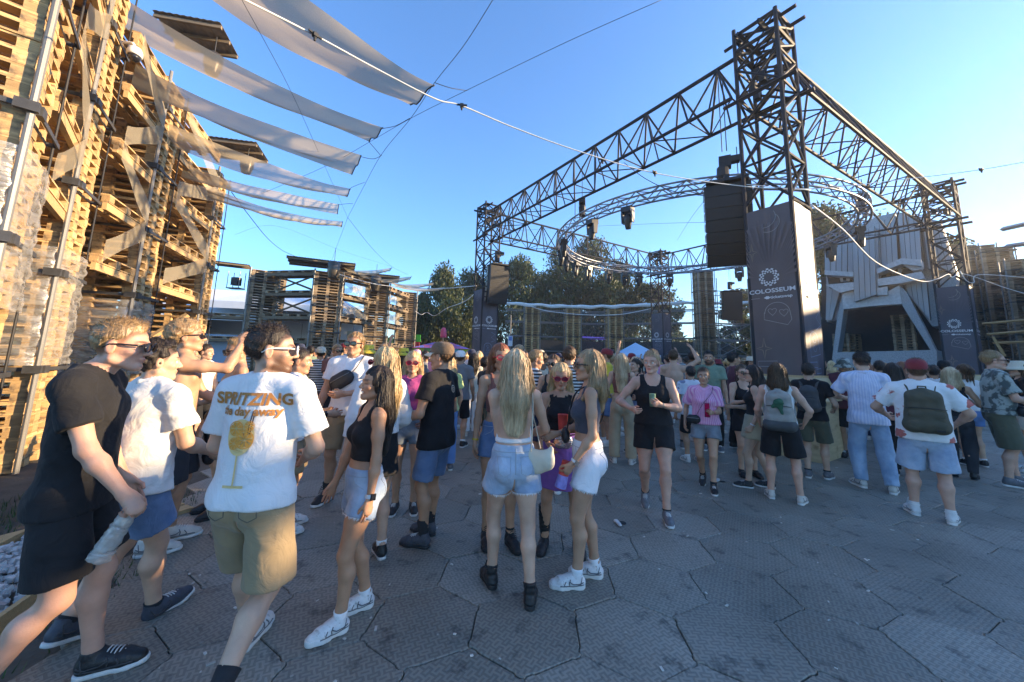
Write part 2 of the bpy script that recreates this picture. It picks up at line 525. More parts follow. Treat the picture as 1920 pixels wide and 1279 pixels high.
# ------------------------------------------------------------------ pallets
def pallet_mesh(name, m):
    p = MB()
    j = lambda a: random.uniform(-a, a)
    for y, w in ((-.3275, .145), (-.1637, .1), (0, .145), (.1637, .1), (.3275, .145)):
        p.box((j(.004), y + j(.004), .133), (1.2, w, .021))
    for x in (-.5275, 0, .5275):
        p.box((x, 0, .111), (.145, .8, .021))
    for x in (-.5275, 0, .5275):
        for y, w in ((-.35, .1), (0, .145), (.35, .1)):
            p.box((x + j(.004), y + j(.004), .0615), (.145, w, .077))
    for y, w in ((-.35, .1), (0, .145), (.35, .1)):
        p.box((j(.004), y, .011), (1.2, w, .021))
    return p.mesh(name, m, tone=True)
PALLETS = [pallet_mesh('pallet', M_WOOD) for _ in range(5)]
PALLETS_OLD = [pallet_mesh('pallet', M_WOOD_OLD) for _ in range(4)]
BAND = {}
def band_mesh(w, d, h=.05, m=None):
    key = (w, d, h)
    if key not in BAND:
        b = MB()
        for c, s in (((0, -d / 2, 0), (w + .03, .018, h)), ((0, d / 2, 0), (w + .03, .018, h)), ((-w / 2 - .006, 0, 0), (.018, d - .02, h)), ((w / 2 + .006, 0, 0), (.018, d - .02, h))):
            b.box(c, s)
        b.box((w / 2 - .05, -d / 2 - .02, 0), (.16, .05, h * 2.0)); b.box((w / 2 + .02, -d / 2 + .1, 0), (.05, .14, h * 2.0))
        BAND[key] = b.mesh('clamp_band', M_CLAMP)
    return BAND[key]
def pallet_column(x, y, rot, n, label, group, old=False, posts=True, z0=0.0, bands=9, pole_r=.03):
    t = thing('pallet_column', label, 'pallet column', (x, y, z0), rot, group)
    src = PALLETS_OLD if old else PALLETS
    for k in range(n):
        put('pallet', random.choice(src), t, loc=(random.uniform(-.012, .012), random.uniform(-.012, .012), k * .1445 + .0),
            rot=(0, 0, (0 if random.random() < .5 else PI) + random.uniform(-.01, .01)))
    H = n * .1445
    if posts:
        for sx in (-1, 1):
            for sy in (-1, 1):
                strut(t, 'tie_rod' if (sx, sy) == (1, 1) else 'scaffold_pole', (sx * .655, sy * .455, 0), (sx * .655, sy * .455, H + .08), .012 if (sx, sy) == (1, 1) else pole_r, M_BLACK if (sx, sy) == (1, 1) else M_GALV, 8)
    if bands:
        for k in range(bands, n, bands):
            put('clamp_band', band_mesh(1.36, .96), t, loc=(0, 0, k * .1445))
    return t
def shelf(a, b, z, name_label, group, old=False, layers=1, width_off=0.0):
    """pallets laid flat as a bridge between two columns"""
    a = Vector(a); b = Vector(b)
    d = b - a; L = d.length
    t = thing('pallet_shelf', name_label, 'pallet shelf', (a + b) / 2 + Vector((0, 0, z)), math.atan2(d.y, d.x), group)
    src = PALLETS_OLD if old else PALLETS
    n = max(1, round(L / 1.2))
    for i in range(n):
        put('pallet', random.choice(src), t, loc=((i + .5) * L / n - L / 2, 0, 0), scl=(L / n / 1.2 * .985, 1, 1))
    bb = MB()
    m_ = M_WOOD_OLD if old else M_PINE
    for sy in (-.36, .36):
        put('bearer_beam', MB().box((0, 0, 0), (L, .06, .12)).mesh('bearer_beam', m_), t, loc=(0, sy, -.065))
    return t
def gauze_strip(p0, p1, w, label, group, m=M_GAUZE, nseg=8, sag=.02, wdir=(0, 0, 1)):
    p0 = Vector(p0); p1 = Vector(p1); wd = Vector(wdir)
    V, Fs = [], []
    for i in range(nseg + 1):
        s = i / nseg
        c = p0.lerp(p1, s) + Vector((0, 0, -sag * math.sin(PI * s)))
        ww = w * (.5 + .06 * math.sin(5 * s + w * 9))
        for q in range(4):
            e = -1 + 2 * q / 3
            V.append(c + wd * (ww * e) + Vector((.008 * math.sin(7 * s + q), .008 * math.cos(6 * s + 2 * q), 0)))
    for i in range(nseg):
        for q in range(3):
            Fs.append((i * 4 + q, i * 4 + q + 1, i * 4 + q + 5, i * 4 + q + 4))
    me = mesh_np('gauze_strip', [tuple(v) for v in V], Fs, True, [m])
    return tag(put('gauze_strip', me), label, 'gauze strip', group)

def film_material():
    m, nt, b = newmat('clear_stretch_film')
    L = nt.links.new
    out = nt.nodes['Material Output']
    tc = N(nt, 'ShaderNodeTexCoord')
    mp = N(nt, 'ShaderNodeMapping'); mp.inputs['Scale'].default_value = (1, 1, 3.0); L(tc.outputs['Object'], mp.inputs[0])
    nz = N(nt, 'ShaderNodeTexNoise'); nz.inputs['Scale'].default_value = 4.5; nz.inputs['Detail'].default_value = 5; nz.inputs['Distortion'].default_value = 1.0
    L(mp.outputs[0], nz.inputs['Vector'])
    bp = N(nt, 'ShaderNodeBump'); bp.inputs['Strength'].default_value = .55; bp.inputs['Distance'].default_value = .05
    L(nz.outputs['Fac'], bp.inputs['Height'])
    gl = N(nt, 'ShaderNodeBsdfGlossy'); gl.inputs['Roughness'].default_value = .3; L(bp.outputs[0], gl.inputs['Normal'])
    df = N(nt, 'ShaderNodeBsdfTranslucent'); df.inputs[0].default_value = (.75, .74, .70, 1); L(bp.outputs[0], df.inputs['Normal'])
    d2 = N(nt, 'ShaderNodeBsdfDiffuse'); d2.inputs[0].default_value = (.75, .74, .70, 1); L(bp.outputs[0], d2.inputs['Normal'])
    tp = N(nt, 'ShaderNodeBsdfTransparent')
    ms = N(nt, 'ShaderNodeMixShader'); ms.inputs[0].default_value = .5; L(df.outputs[0], ms.inputs[1]); L(d2.outputs[0], ms.inputs[2])
    m1 = N(nt, 'ShaderNodeMixShader'); m1.inputs[0].default_value = .3; L(ms.outputs[0], m1.inputs[1]); L(gl.outputs[0], m1.inputs[2])
    r = N(nt, 'ShaderNodeMapRange'); r.inputs[1].default_value = .35; r.inputs[2].default_value = .68; r.inputs[3].default_value = .20; r.inputs[4].default_value = .60
    L(nz.outputs['Fac'], r.inputs[0])
    m2 = N(nt, 'ShaderNodeMixShader'); L(r.outputs[0], m2.inputs[0]); L(tp.outputs[0], m2.inputs[1]); L(m1.outputs[0], m2.inputs[2])
    L(m2.outputs[0], out.inputs[0])
    nt.nodes.remove(b)
    return m
M_FILM = film_material()
def film_wrap(t, z0, z1, seed, name='stretch_film'):
    """crumpled clear film wound round a column"""
    r_ = random.Random(seed)
    V, Fs = [], []
    nz_, per = int((z1 - z0) / .05), 64
    w, d = .70, .50
    for i in range(nz_ + 1):
        z = z0 + (z1 - z0) * i / nz_
        for k in range(per):
            a = 2 * PI * k / per
            cx, cy = math.cos(a), math.sin(a)
            q = (abs(cx / w) ** 8 + abs(cy / d) ** 8) ** (-1 / 8)
            wr = .012 * math.sin(9 * a + 14 * z + seed) + .008 * math.sin(23 * a - 31 * z) + .009 * math.sin(37 * z + 2 * math.sin(5 * a)) + r_.uniform(-.008, .008)
            V.append((cx * (q + wr), cy * (q + wr), z))
    for i in range(nz_):
        for k in range(per):
            k2 = (k + 1) % per
            Fs.append((i * per + k, i * per + k2, (i + 1) * per + k2, (i + 1) * per + k))
    return put(name, mesh_np(name, V, Fs, True, [M_FILM]), t)

def corr_roof(c, w, d, rz, tilt, label, group=None, battens=True):
    t = thing('corrugated_roof', label, 'roof sheet', c, rz, group)
    n = int(w / .06)
    m_ = MB()
    for k in range(n):
        x0, x1 = -w / 2 + k * w / n, -w / 2 + (k + 1) * w / n
        za, zb = .018 * (k % 2), .018 * ((k + 1) % 2)
        m_._add([(x0, -d / 2, za), (x1, -d / 2, zb), (x1, d / 2, zb), (x0, d / 2, za)], [(0, 1, 2, 3)])
    s_ = m_.build('roof_sheet', M_CORR, t); s_.rotation_euler = (tilt, 0, 0)
    md = s_.modifiers.new('thick', 'SOLIDIFY'); md.thickness = .004
    for yy in (-d * .42, 0, d * .42):
        b_ = boxo(t, 'rafter_batten', (0, yy * math.cos(tilt), yy * math.sin(tilt) - .06), (w, .05, .08), M_WOOD_OLD); b_.rotation_euler = (tilt, 0, 0)
    for k in range(8):
        pass
    return t

# ---- left pallet wall: the arena side runs along WC, one corner pole per column
WC = [Vector((-4.72, 3.35, 0)), at(150, 300, 5.0), at(285, 350, 7.0), at(400, 400, 9.9)]
for p_ in WC: p_.z = 0
WN = [54, 54, 50, 46]
wl_lab = ['nearest golden pallet column at the left edge, wrapped in film low down', 'second golden pallet column with crumpled film on its lower third',
          'third golden pallet column with a corrugated roof at its top', 'last golden pallet column of the left wall against the blue sky']
left_cols = []
wl_dir = []
for i in range(4):
    d_ = (WC[min(i + 1, 3)] - WC[max(i - 1, 0)]).normalized() if 0 < i < 3 else ((WC[1] - WC[0]).normalized() if i == 0 else (WC[3] - WC[2]).normalized())
    wl_dir.append(d_)
    inw = Vector((-d_.y, d_.x, 0))
    c_ = WC[i] + d_ * .46 + inw * .66
    left_cols.append(pallet_column(c_.x, c_.y, math.atan2(d_.y, d_.x) - PI / 2, WN[i], wl_lab[i], 'golden pallet columns of the left wall'))
film_wrap(left_cols[0], 1.95, 3.5, 1); film_wrap(left_cols[1], 1.35, 2.95, 2); film_wrap(left_cols[2], 1.1, 2.5, 3); film_wrap(left_cols[3], 1.3, 1.9, 4)
lv = ['ground', 'lowest', 'second', 'third', 'fourth', 'fifth', 'sixth']
between = ['nearest two golden columns', 'second and third golden columns', 'third and last golden columns']
for i in range(3):
    d_ = (WC[i + 1] - WC[i]).normalized(); inw = Vector((-d_.y, d_.x, 0))
    a = WC[i] + d_ * .92; b = WC[i + 1].copy()
    for k, z in enumerate((2.95, 3.95, 4.95, 5.95, 6.95)):
        shelf(a + inw * .42, b + inw * .42, z + (.5 if i == 0 else 0), f'pallet shelf, {lv[k + 1]} of five between the {between[i]}', 'pallet shelves of the left wall')
    for k, z in enumerate((3.05, 4.05, 5.05, 6.05)):
        o_ = inw * -.03; z += (.5 if i == 0 else 0)
        gauze_strip(a + Vector((0, 0, z + (.85 if k % 2 else .1))) + o_, b + Vector((0, 0, z + (.1 if k % 2 else .85))) + o_, .36,
                    f'gauze strip above the {lv[k + 1]} shelf between the {between[i]}', 'gauze strips across the left wall')
    m_ = a.lerp(b, .5) + inw * 2.2
    pallet_column(m_.x, m_.y, math.atan2(d_.y, d_.x), 50, f'rear pallet column behind the gap between the {between[i]}', 'rear pallet columns of the left wall', posts=False, bands=0)
t = thing('diagonal_prop', 'sloping timber prop below the shelves beside the last golden column', 'timber prop', (0, 0, 0))
p_, q_ = at(285, 632, 9.2), at(352, 590, 9.6)
strut(t, 'prop_beam', p_, q_, .07, M_PINE, 4)
t = thing('ground_sill', 'pale timber planks lying at the foot of the nearest pallet column', 'timber planks', (-4.0, 3.0, 0), math.radians(65))
for k in range(4):
    boxo(t, 'plank', (0, k * .17 - .25, .02 + .003 * k), (2.6, .14, .035), M_PINE)

t = corr_roof(at(372, 66, 7.4), 1.25, .85, math.radians(12), math.radians(-8), 'corrugated roof sheet jutting from the top of the third golden column', 'roof sheets on the left wall')
t = corr_roof(at(446, 280, 10.2), 1.3, .9, math.radians(12), math.radians(-8), 'corrugated roof sheet jutting from the top of the last golden column', 'roof sheets on the left wall')

# dome camera on a bracket
cc = at(252, 104, 5.6)
t = thing('dome_camera', 'white dome security camera on a bracket on the golden pallet wall', 'security camera', cc)
MB().tube([(-.34, -.02, .22), (-.2, 0, .24), (-.06, 0, .22), (0, 0, .14)], .025, 8).build('bracket', M_WHITE, t, True)
MB().lathe([(.03, .16), (.075, .13), (.10, .06), (.102, 0), (.09, -.01)], 20).build('housing', M_WHITE, t, True)
M_DOME = mat('smoked_dome', (.015, .015, .018), .12, .05, 5, spec=.7)
MB().lathe([(.085, -.012), (.082, -.05), (.06, -.09), (.02, -.112)], 20).build('dome', M_DOME, t, True)

# can spotlights under the roofs
M_CAN = mat('bronze_can', (.10, .085, .07), .35, .2, 9, metal=.6)
def can_light(c, label, s=1.0):
    t = thing('can_light', label, 'spotlight', c, 0, 'can lights under the pallet wall roofs')
    MB().lathe([(.10 * s, .35 * s), (.17 * s, .30 * s), (.165 * s, .05 * s), (.12 * s, -.12 * s), (.115 * s, -.14 * s)], 18).build('can', M_CAN, t, True)
    MB().lathe([(.105 * s, -.142 * s), (.09 * s, -.145 * s)], 18).build('lens', M_BLACK, t, True)
    strut(t, 'hanger', (0, 0, .34 * s), (0, 0, .75 * s), .012, M_BLACK)
can_light(at(398, 128, 7.3), 'dark can spotlight under the nearer corrugated roof of the left wall')
can_light(at(462, 316, 10.1), 'dark can spotlight under the farther corrugated roof of the left wall')

# ---- far-left pallet arcade
FL = [at(480, 655, 19.5), at(603, 655, 18.8), at(700, 655, 22.0), at(757, 655, 26.0)]
fl_n = [40, 39, 41, 41]
fl_lab = ['leftmost shaded pallet column of the arcade behind the crowd', 'tall shaded pallet column in the middle of the arcade', 'third shaded pallet column of the arcade beside the X gauze', 'rightmost shaded pallet column of the arcade by the dark trees']
for p, n, lb, r in zip(FL, fl_n, fl_lab, (38, 30, 24, 20)):
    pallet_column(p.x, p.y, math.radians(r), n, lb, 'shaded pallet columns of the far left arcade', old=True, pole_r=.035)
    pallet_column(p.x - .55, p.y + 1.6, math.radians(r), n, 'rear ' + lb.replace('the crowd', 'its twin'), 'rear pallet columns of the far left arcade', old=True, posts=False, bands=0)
fb = ['leftmost and middle arcade columns', 'middle and third arcade columns', 'third and rightmost arcade columns']
for i in range(3):
    a = Vector((FL[i].x, FL[i].y, 0)); b = Vector((FL[i + 1].x, FL[i + 1].y, 0)); dv = (b - a).normalized()
    for k, z in enumerate((2.15, 3.35, 4.55, 5.6)):
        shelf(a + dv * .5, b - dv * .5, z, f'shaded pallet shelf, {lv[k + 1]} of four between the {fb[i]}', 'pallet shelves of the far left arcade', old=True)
    for k, z in enumerate((3.5, 4.7)):
        if i == 0:
            t = thing('cross_brace', f'{"lower" if k == 0 else "upper"} timber cross brace between the leftmost and middle arcade columns', 'cross brace', (0, 0, 0), 0, 'cross braces of the far left arcade')
            strut(t, 'brace_timber', a + dv * .6 + Vector((0, 0, z)), b - dv * .6 + Vector((0, 0, z + .9)), .05, M_WOOD_OLD, 4)
            strut(t, 'brace_timber', a + dv * .6 + Vector((0, -.12, z + .9)), b - dv * .6 + Vector((0, -.12, z)), .05, M_WOOD_OLD, 4)
        else:
            for q in range(2):
                gauze_strip(a + dv * .6 + Vector((0, -.1 * q, z + (.9 if q else 0))), b - dv * .6 + Vector((0, -.1 * q, z + (0 if q else .9))), .36,
                            f'{"falling" if q else "rising"} gauze strip over the {lv[k + 2]} shelf between {fb[i]}', 'gauze strips of the far left arcade')
a = FL[0]
shelf(Vector((a.x - 3.4, a.y - 1.0, 0)), Vector((a.x - .6, a.y - .1, 0)), 3.3, 'shaded pallet shelf running left from the leftmost arcade column, upper', 'pallet shelves of the far left arcade', old=True)
shelf(Vector((a.x - 3.4, a.y - 1.0, 0)), Vector((a.x - .6, a.y - .1, 0)), 2.15, 'shaded pallet shelf running left from the leftmost arcade column, lower', 'pallet shelves of the far left arcade', old=True)
corr_roof(at(437, 496, 19.2), 1.5, 1.2, math.radians(30), .05, 'corrugated eave left of the leftmost arcade column', 'roof sheets on the far left arcade')
corr_roof(at(605, 494, 18.2), 3.0, 1.4, math.radians(25), -.05, 'corrugated eave over the middle arcade column', 'roof sheets on the far left arcade')
corr_roof(at(690, 518, 20.8), 3.4, 1.4, math.radians(20), -.06, 'corrugated eave over the third arcade column', 'roof sheets on the far left arcade')
for (u, v, y, lb) in ((625, 513, 17.6, 'dark can spotlight under the middle arcade eave'), (704, 538, 20.0, 'dark can spotlight under the right arcade eave')):
    can_light(at(u, v, y), lb, 1.7)
t = thing('lamp_cage', 'metal framed lamp hanging from the left arcade eave', 'hanging lamp', at(443, 528, 18.8))
for sx in (-.3, .3):
    for sy in (-.2, .2):
        strut(t, 'cage_bar', (sx, sy, -.35), (sx, sy, .5), .02, M_GALV)
MB().box((0, 0, 0), (.34, .3, .4)).build('lamp_body', M_BLACK, t)
MB().box((0, 0, -.36), (.66, .46, .05)).build('cage_base', M_GALV, t)
# dark bar inside the arcade
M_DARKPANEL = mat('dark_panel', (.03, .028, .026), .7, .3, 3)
t = thing('arcade_bar', 'dark timber bar counter and back wall inside the far left arcade', 'bar', (0, 0, 0))
for i in range(3):
    a, b = FL[i], FL[i + 1]
    m_ = ((a + b) / 2); d_ = b - a
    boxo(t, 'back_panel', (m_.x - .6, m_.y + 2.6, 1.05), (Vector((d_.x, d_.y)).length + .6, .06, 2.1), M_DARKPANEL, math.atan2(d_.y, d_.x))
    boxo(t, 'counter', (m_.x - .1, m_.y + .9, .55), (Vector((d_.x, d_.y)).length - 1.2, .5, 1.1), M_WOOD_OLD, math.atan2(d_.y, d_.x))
M_MENU = mat('pale_menu_board', (.45, .5, .42), .6, .1, 5)
mp_ = at(660, 628, 21.3)
tag(boxo(None, 'menu_board', mp_, (.55, .05, .42), M_MENU), 'pale menu board on the dark back wall of the arcade', 'menu board')
mp_ = at(728, 640, 25.4)
M_MENU2 = mat('green_screen', (.14, .32, .10), .6, .1, 5)
tag(boxo(None, 'menu_board', mp_, (.62, .05, .5), M_MENU2), 'small green board hung inside the arcade near its right end', 'menu board')

# ---- far back arcade
BK = [(996, 31), (1073, 31.5), (1152, 31), (1324, 28)]
bk_n = [40, 40, 40, 59]
bk_lab = ['leftmost pallet column of the far back arcade', 'second pallet column of the far back arcade', 'third pallet column of the far back arcade right of the purple lit bay', 'tall free standing pallet column left of the scaffold tower']
bp_ = []
for (u, y), n, lb in zip(BK, bk_n, bk_lab):
    p = at(u, 660, y); bp_.append(p)
    pallet_column(p.x, p.y, math.radians(4), n, lb, 'pallet columns of the far back arcade', old=u > 1300, bands=12, pole_r=.03)
pe = at(945, 660, 31); pf = at(1400, 660, 30)
pts = [pe] + bp_ + [pf]
bays = ['leftmost bay', 'second bay', 'purple lit bay', 'tent bay', 'bay left of the scaffold tower']
M_VEIL = sheer('grey_mesh_veil', (.34, .33, .30), .15, 40)
for i in range(5):
    a, b = pts[i], pts[i + 1]
    for k, z in enumerate((2.2, 3.4, 4.6, 5.6)):
        t = thing('scaffold_rail', f'{lv[k + 1]} scaffold rails in the {bays[i]} of the back arcade', 'scaffold rail', (0, 0, 0), 0, 'scaffold rails of the far back arcade')
        strut(t, 'rail', (a.x, a.y, z), (b.x, b.y, z), .045, M_GALV)
        strut(t, 'rail', (a.x, a.y + 1, z), (b.x, b.y + 1, z), .045, M_GALV)
    m_ = MB()
    nn = 10
    vs = [(a.x + (b.x - a.x) * s / nn, a.y + .5 + (b.y - a.y) * s / nn + .12 * math.sin(s * 2.1), z + .1 * math.sin(s * 1.7)) for z in (2.3, 3.4, 4.5, 5.6) for s in range(nn + 1)]
    fs = [(r * (nn + 1) + s, r * (nn + 1) + s + 1, (r + 1) * (nn + 1) + s + 1, (r + 1) * (nn + 1) + s) for r in range(3) for s in range(nn)]
    tag(put('mesh_veil', mesh_np('mesh_veil', vs, fs, True, [M_VEIL])), f'grey mesh veil in the {bays[i]} of the back arcade', 'mesh veil', 'mesh veils of the far back arcade')
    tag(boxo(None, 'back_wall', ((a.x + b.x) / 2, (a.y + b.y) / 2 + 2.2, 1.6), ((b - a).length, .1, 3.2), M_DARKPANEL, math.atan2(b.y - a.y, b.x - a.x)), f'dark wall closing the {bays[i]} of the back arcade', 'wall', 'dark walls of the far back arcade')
# long white valance sagging along its top
vs, fs = [], []
nn = 60
for s in range(nn + 1):
    q = at(945 + (1425 - 945) * s / nn, 568 + 7 * math.sin(PI * min(1, s / 40)) + .8 * math.sin(s * 1.3), 30.5)
    vs += [(q.x, q.y, q.z + .12), (q.x, q.y - .25, q.z - .02 + .03 * math.sin(s * 2.2)), (q.x, q.y - .1, q.z - .16 + .04 * math.sin(s * .9))]
for s in range(nn):
    for r in range(2):
        fs.append((s * 3 + r, s * 3 + r + 1, s * 3 + r + 4, s * 3 + r + 3))
M_VAL = mat('white_valance', (.72, .72, .70), .8, .1, 5)
tag(put('valance', mesh_np('valance', vs, fs, True, [M_VAL])), 'long white cloth valance along the top of the far back arcade', 'valance')
# purple lit panel
m_, nt_, b_ = newmat('purple_lamp_glow'); b_.inputs['Base Color'].default_value = (.05, .03, .2, 1); b_.inputs['Emission Color'].default_value = (.10, .06, .8, 1); b_.inputs['Emission Strength'].default_value = .9
q = at(1113, 634, 32.4)
tag(boxo(None, 'light_bar', q, (2.2, .08, .16), m_), 'dim purple glowing light bar in the dark bay of the far back arcade', 'light bar')
# scaffold tower with PA beside the tall column
q = at(1365, 660, 27)
t = thing('scaffold_tower', 'grey scaffold tower with cross braces behind the brown banner pillar', 'scaffold tower', (q.x, q.y, 0), .05)
for sx in (-1.15, 1.15):
    for sy in (-.9, .9):
        strut(t, 'standard', (sx, sy, 0), (sx, sy, 7.6), .035, M_GALV)
for k in range(6):
    z = .9 + k * 1.15
    for sy in (-.9, .9):
        strut(t, 'ledger', (-1.15, sy, z), (1.15, sy, z), .03, M_GALV)
        if k < 3:
            strut(t, 'brace', (-1.15, sy, z), (1.15, sy, z + 1.15), .025, M_GALV)
            strut(t, 'brace', (1.15, sy, z), (-1.15, sy, z + 1.15), .025, M_GALV)
    for sx in (-1.15, 1.15):
        strut(t, 'ledger', (sx, -.9, z), (sx, .9, z), .03, M_GALV)

# ---- right pallet wall (partly outside the frame; it shades the square)
RW = [(24.5, 20.5, 57), (27.3, 23.2, 66), (31.5, 24.5, 62), (30.0, 19.5, 58)]
RW_out = [(24.8, 15.5, 47), (25.0, 11.0, 47), (25.0, 6.5, 46), (24.8, 2.0, 49), (24.4, -2.5, 50)]  # unseen part, heights set by the shade line it has to cast
r1 = [at(1800, 690, 22), at(1834, 690, 24.5), at(1868, 690, 23.5), at(1900, 690, 22), at(1948, 690, 19.5)]
rl = ['right pallet column just behind the dark banner pillar', 'tallest hazy pallet column at the right', 'hazy pallet column second from the right edge', 'hazy pallet column nearest the right edge', 'hazy pallet column cut by the right edge']
for p, n, lb, r in zip(r1, (62, 68, 66, 62, 52), rl, (-32, -30, -35, -38, -40)):
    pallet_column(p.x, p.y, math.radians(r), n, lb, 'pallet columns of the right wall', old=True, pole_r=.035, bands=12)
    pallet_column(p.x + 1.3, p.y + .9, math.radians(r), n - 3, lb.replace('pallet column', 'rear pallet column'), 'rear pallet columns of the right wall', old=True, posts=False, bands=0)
wd_ = ['first', 'second', 'third', 'fourth', 'fifth', 'sixth', 'seventh', 'eighth', 'ninth']
for k, (x, y, n) in enumerate(RW_out):
    pallet_column(x, y, math.radians(-80), n, f'{wd_[k]} pallet column of the right wall outside the picture', 'right wall columns outside the picture', old=True, bands=14)
pts = r1 + [Vector((x, y, 0)) for x, y, n in RW_out]
for i in range(len(pts) - 1):
    a = Vector((pts[i].x, pts[i].y, 0)); b = Vector((pts[i + 1].x, pts[i + 1].y, 0)); dv = (b - a).normalized()
    for k, z in enumerate((1.2, 2.4, 3.6, 4.8, 5.9, 6.7)[:6 if i > 3 else 5]):
        where = ['behind the dark banner pillar', 'right of the dark banner pillar', 'near the right edge', 'at the right edge'][i] if i < 4 else f'outside the picture, {wd_[i - 4]} bay'
        shelf(a + dv * .4, b - dv * .4, z, f'{lv[(k + 1) % 7]} pallet shelf of the right wall {where}', 'pallet shelves of the right wall', old=True)
    if i >= 4:
        mm = (a + b) / 2
        tag(boxo(None, 'dark_cladding', (mm.x - dv.y * .8, mm.y + dv.x * .8, (2.9 if i < 3 else 3.25)), ((b - a).length, .08, (5.8 if i < 3 else 6.5)), M_DARKPANEL, math.atan2(dv.y, dv.x)), f'dark cladding behind the right wall shelves {where}', 'wall', 'dark cladding of the right wall')  # unseen sheet, added to close the gaps against the sun
t = thing('canopy_beams', 'two grey canopy beams jutting from the right edge above the pallet wall', 'canopy beams', (0, 0, 0))
strut(t, 'beam', at(1880, 430, 20), at(1950, 414, 17), .12, M_GALV, 4); strut(t, 'beam', at(1888, 462, 20), at(1960, 452, 17), .12, M_GALV, 4)
for k, (u0, v0, u1, v1) in enumerate(((1842, 607, 1925, 600), (1850, 627, 1925, 621), (1862, 643, 1925, 641))):
    t = thing('site_rail', f'pale timber rail, {["top", "middle", "bottom"][k]} of three at the foot of the right wall', 'rail', (0, 0, 0), 0, 'timber rails at the right wall')
    strut(t, 'rail_board', at(u0, v0, 19), at(u1, v1, 18), .06, M_PINE, 4)
t = thing('diagonal_prop', 'sloping timber prop at the foot of the right wall', 'timber prop', (0, 0, 0))
strut(t, 'prop_beam', at(1862, 632, 18.5), at(1884, 668, 18.5), .07, M_PINE, 4)

# ------------------------------------------------------------------ trees
def leaf_material(name, c, c2):
    m, nt, b = newmat(name)
    L = nt.links.new
    att = N(nt, 'ShaderNodeAttribute', attribute_name='tone')
    mx = N(nt, 'ShaderNodeMix', data_type='RGBA'); mx.inputs[6].default_value = rgb(c); mx.inputs[7].default_value = rgb(c2)
    L(att.outputs['Fac'], mx.inputs[0]); L(mx.outputs[2], b.inputs['Base Color'])
    b.inputs['Roughness'].default_value = .6
    tr = N(nt, 'ShaderNodeBsdfTranslucent'); L(mx.outputs[2], tr.inputs[0])
    ms = N(nt, 'ShaderNodeMixShader'); ms.inputs[0].default_value = .3
    L(b.outputs[0], ms.inputs[1]); L(tr.outputs[0], ms.inputs[2]); L(ms.outputs[0], nt.nodes['Material Output'].inputs[0])
    return m
M_LEAF = leaf_material('leaves', (.026, .046, .011), (.07, .095, .024))
M_LEAF2 = leaf_material('birch_leaves', (.032, .052, .013), (.085, .10, .028))
M_BARK = mat('bark', (.11, .085, .06), .9, .35, 6, (1, 1, .3), .5, 20)
def tree(x, y, h, w, label, drooping=False, seed=0, leafsize=.22, count=6500, m=None, group='trees behind the arena'):
    R_ = np.random.default_rng(seed)
    t = thing('tree', label, 'tree', (x, y, 0), 0, group)
    tr = MB()
    tr.tube([(0, 0, -.1), (.05, 0, h * .2), (-.05, .05, h * .45), (.05, 0, h * .8)], [h * .022, h * .017, h * .012, h * .004], 8)
    clumps = []
    nc = 46
    for k in range(nc):
        zf = R_.uniform(.0, 1.0) ** .9
        rad = w * (math.sin(PI * min(1, .18 + zf * .82)) ** .7) * R_.uniform(.25, 1.0)
        a = R_.uniform(0, 2 * PI)
        clumps.append((rad * math.cos(a), rad * math.sin(a), h * (.06 + .86 * zf), R_.uniform(.10, .2) * h * .62))
        if k < 16:
            tr.tube([(0, 0, h * (.1 + .6 * zf) * .8), (rad * .5 * math.cos(a), rad * .5 * math.sin(a), h * (.12 + .8 * zf) * .93), (rad * math.cos(a), rad * math.sin(a), h * (.12 + .86 * zf))], [h * .008, h * .005, h * .002], 5)
    tr.build('trunk', M_BARK, t, True)
    per = count // nc
    P = []
    for cx, cy, cz, r in clumps:
        q = R_.normal(size=(per, 3)); q /= np.linalg.norm(q, axis=1)[:, None]
        q *= (R_.uniform(.15, 1, (per, 1)) ** .45) * r
        q[:, 2] *= 1.35 if drooping else .8
        if drooping: q[:, 2] -= np.abs(R_.normal(0, .25, per)) * r
        P.append(q + [cx, cy, cz])
    P = np.concatenate(P)
    P = P[P[:, 2] > h * .04]
    n = len(P)
    u = R_.normal(size=(n, 3)); u /= np.linalg.norm(u, axis=1)[:, None]
    v = R_.normal(size=(n, 3)); v -= u * (u * v).sum(1)[:, None]; v /= np.linalg.norm(v, axis=1)[:, None]
    if drooping: v[:, 2] *= 1.8
    s = R_.uniform(.5, 1.2, (n, 1)) * leafsize
    V = np.stack([P - u * s * .5, P + v * s * .8 - u * s * .1, P + u * s * .5, P - v * s * .8 + u * s * .1], 1).reshape(-1, 3)
    Fq = np.arange(4 * n).reshape(n, 4)
    me = mesh_np('crown', V, Fq, False, [m or M_LEAF])
    a_ = me.attributes.new('tone', 'FLOAT', 'FACE')
    tv = R_.uniform(0, 1, n)
    a_.data.foreach_set('value', tv[:len(me.polygons)].astype(np.float32))
    put('crown', me, t)
    return t
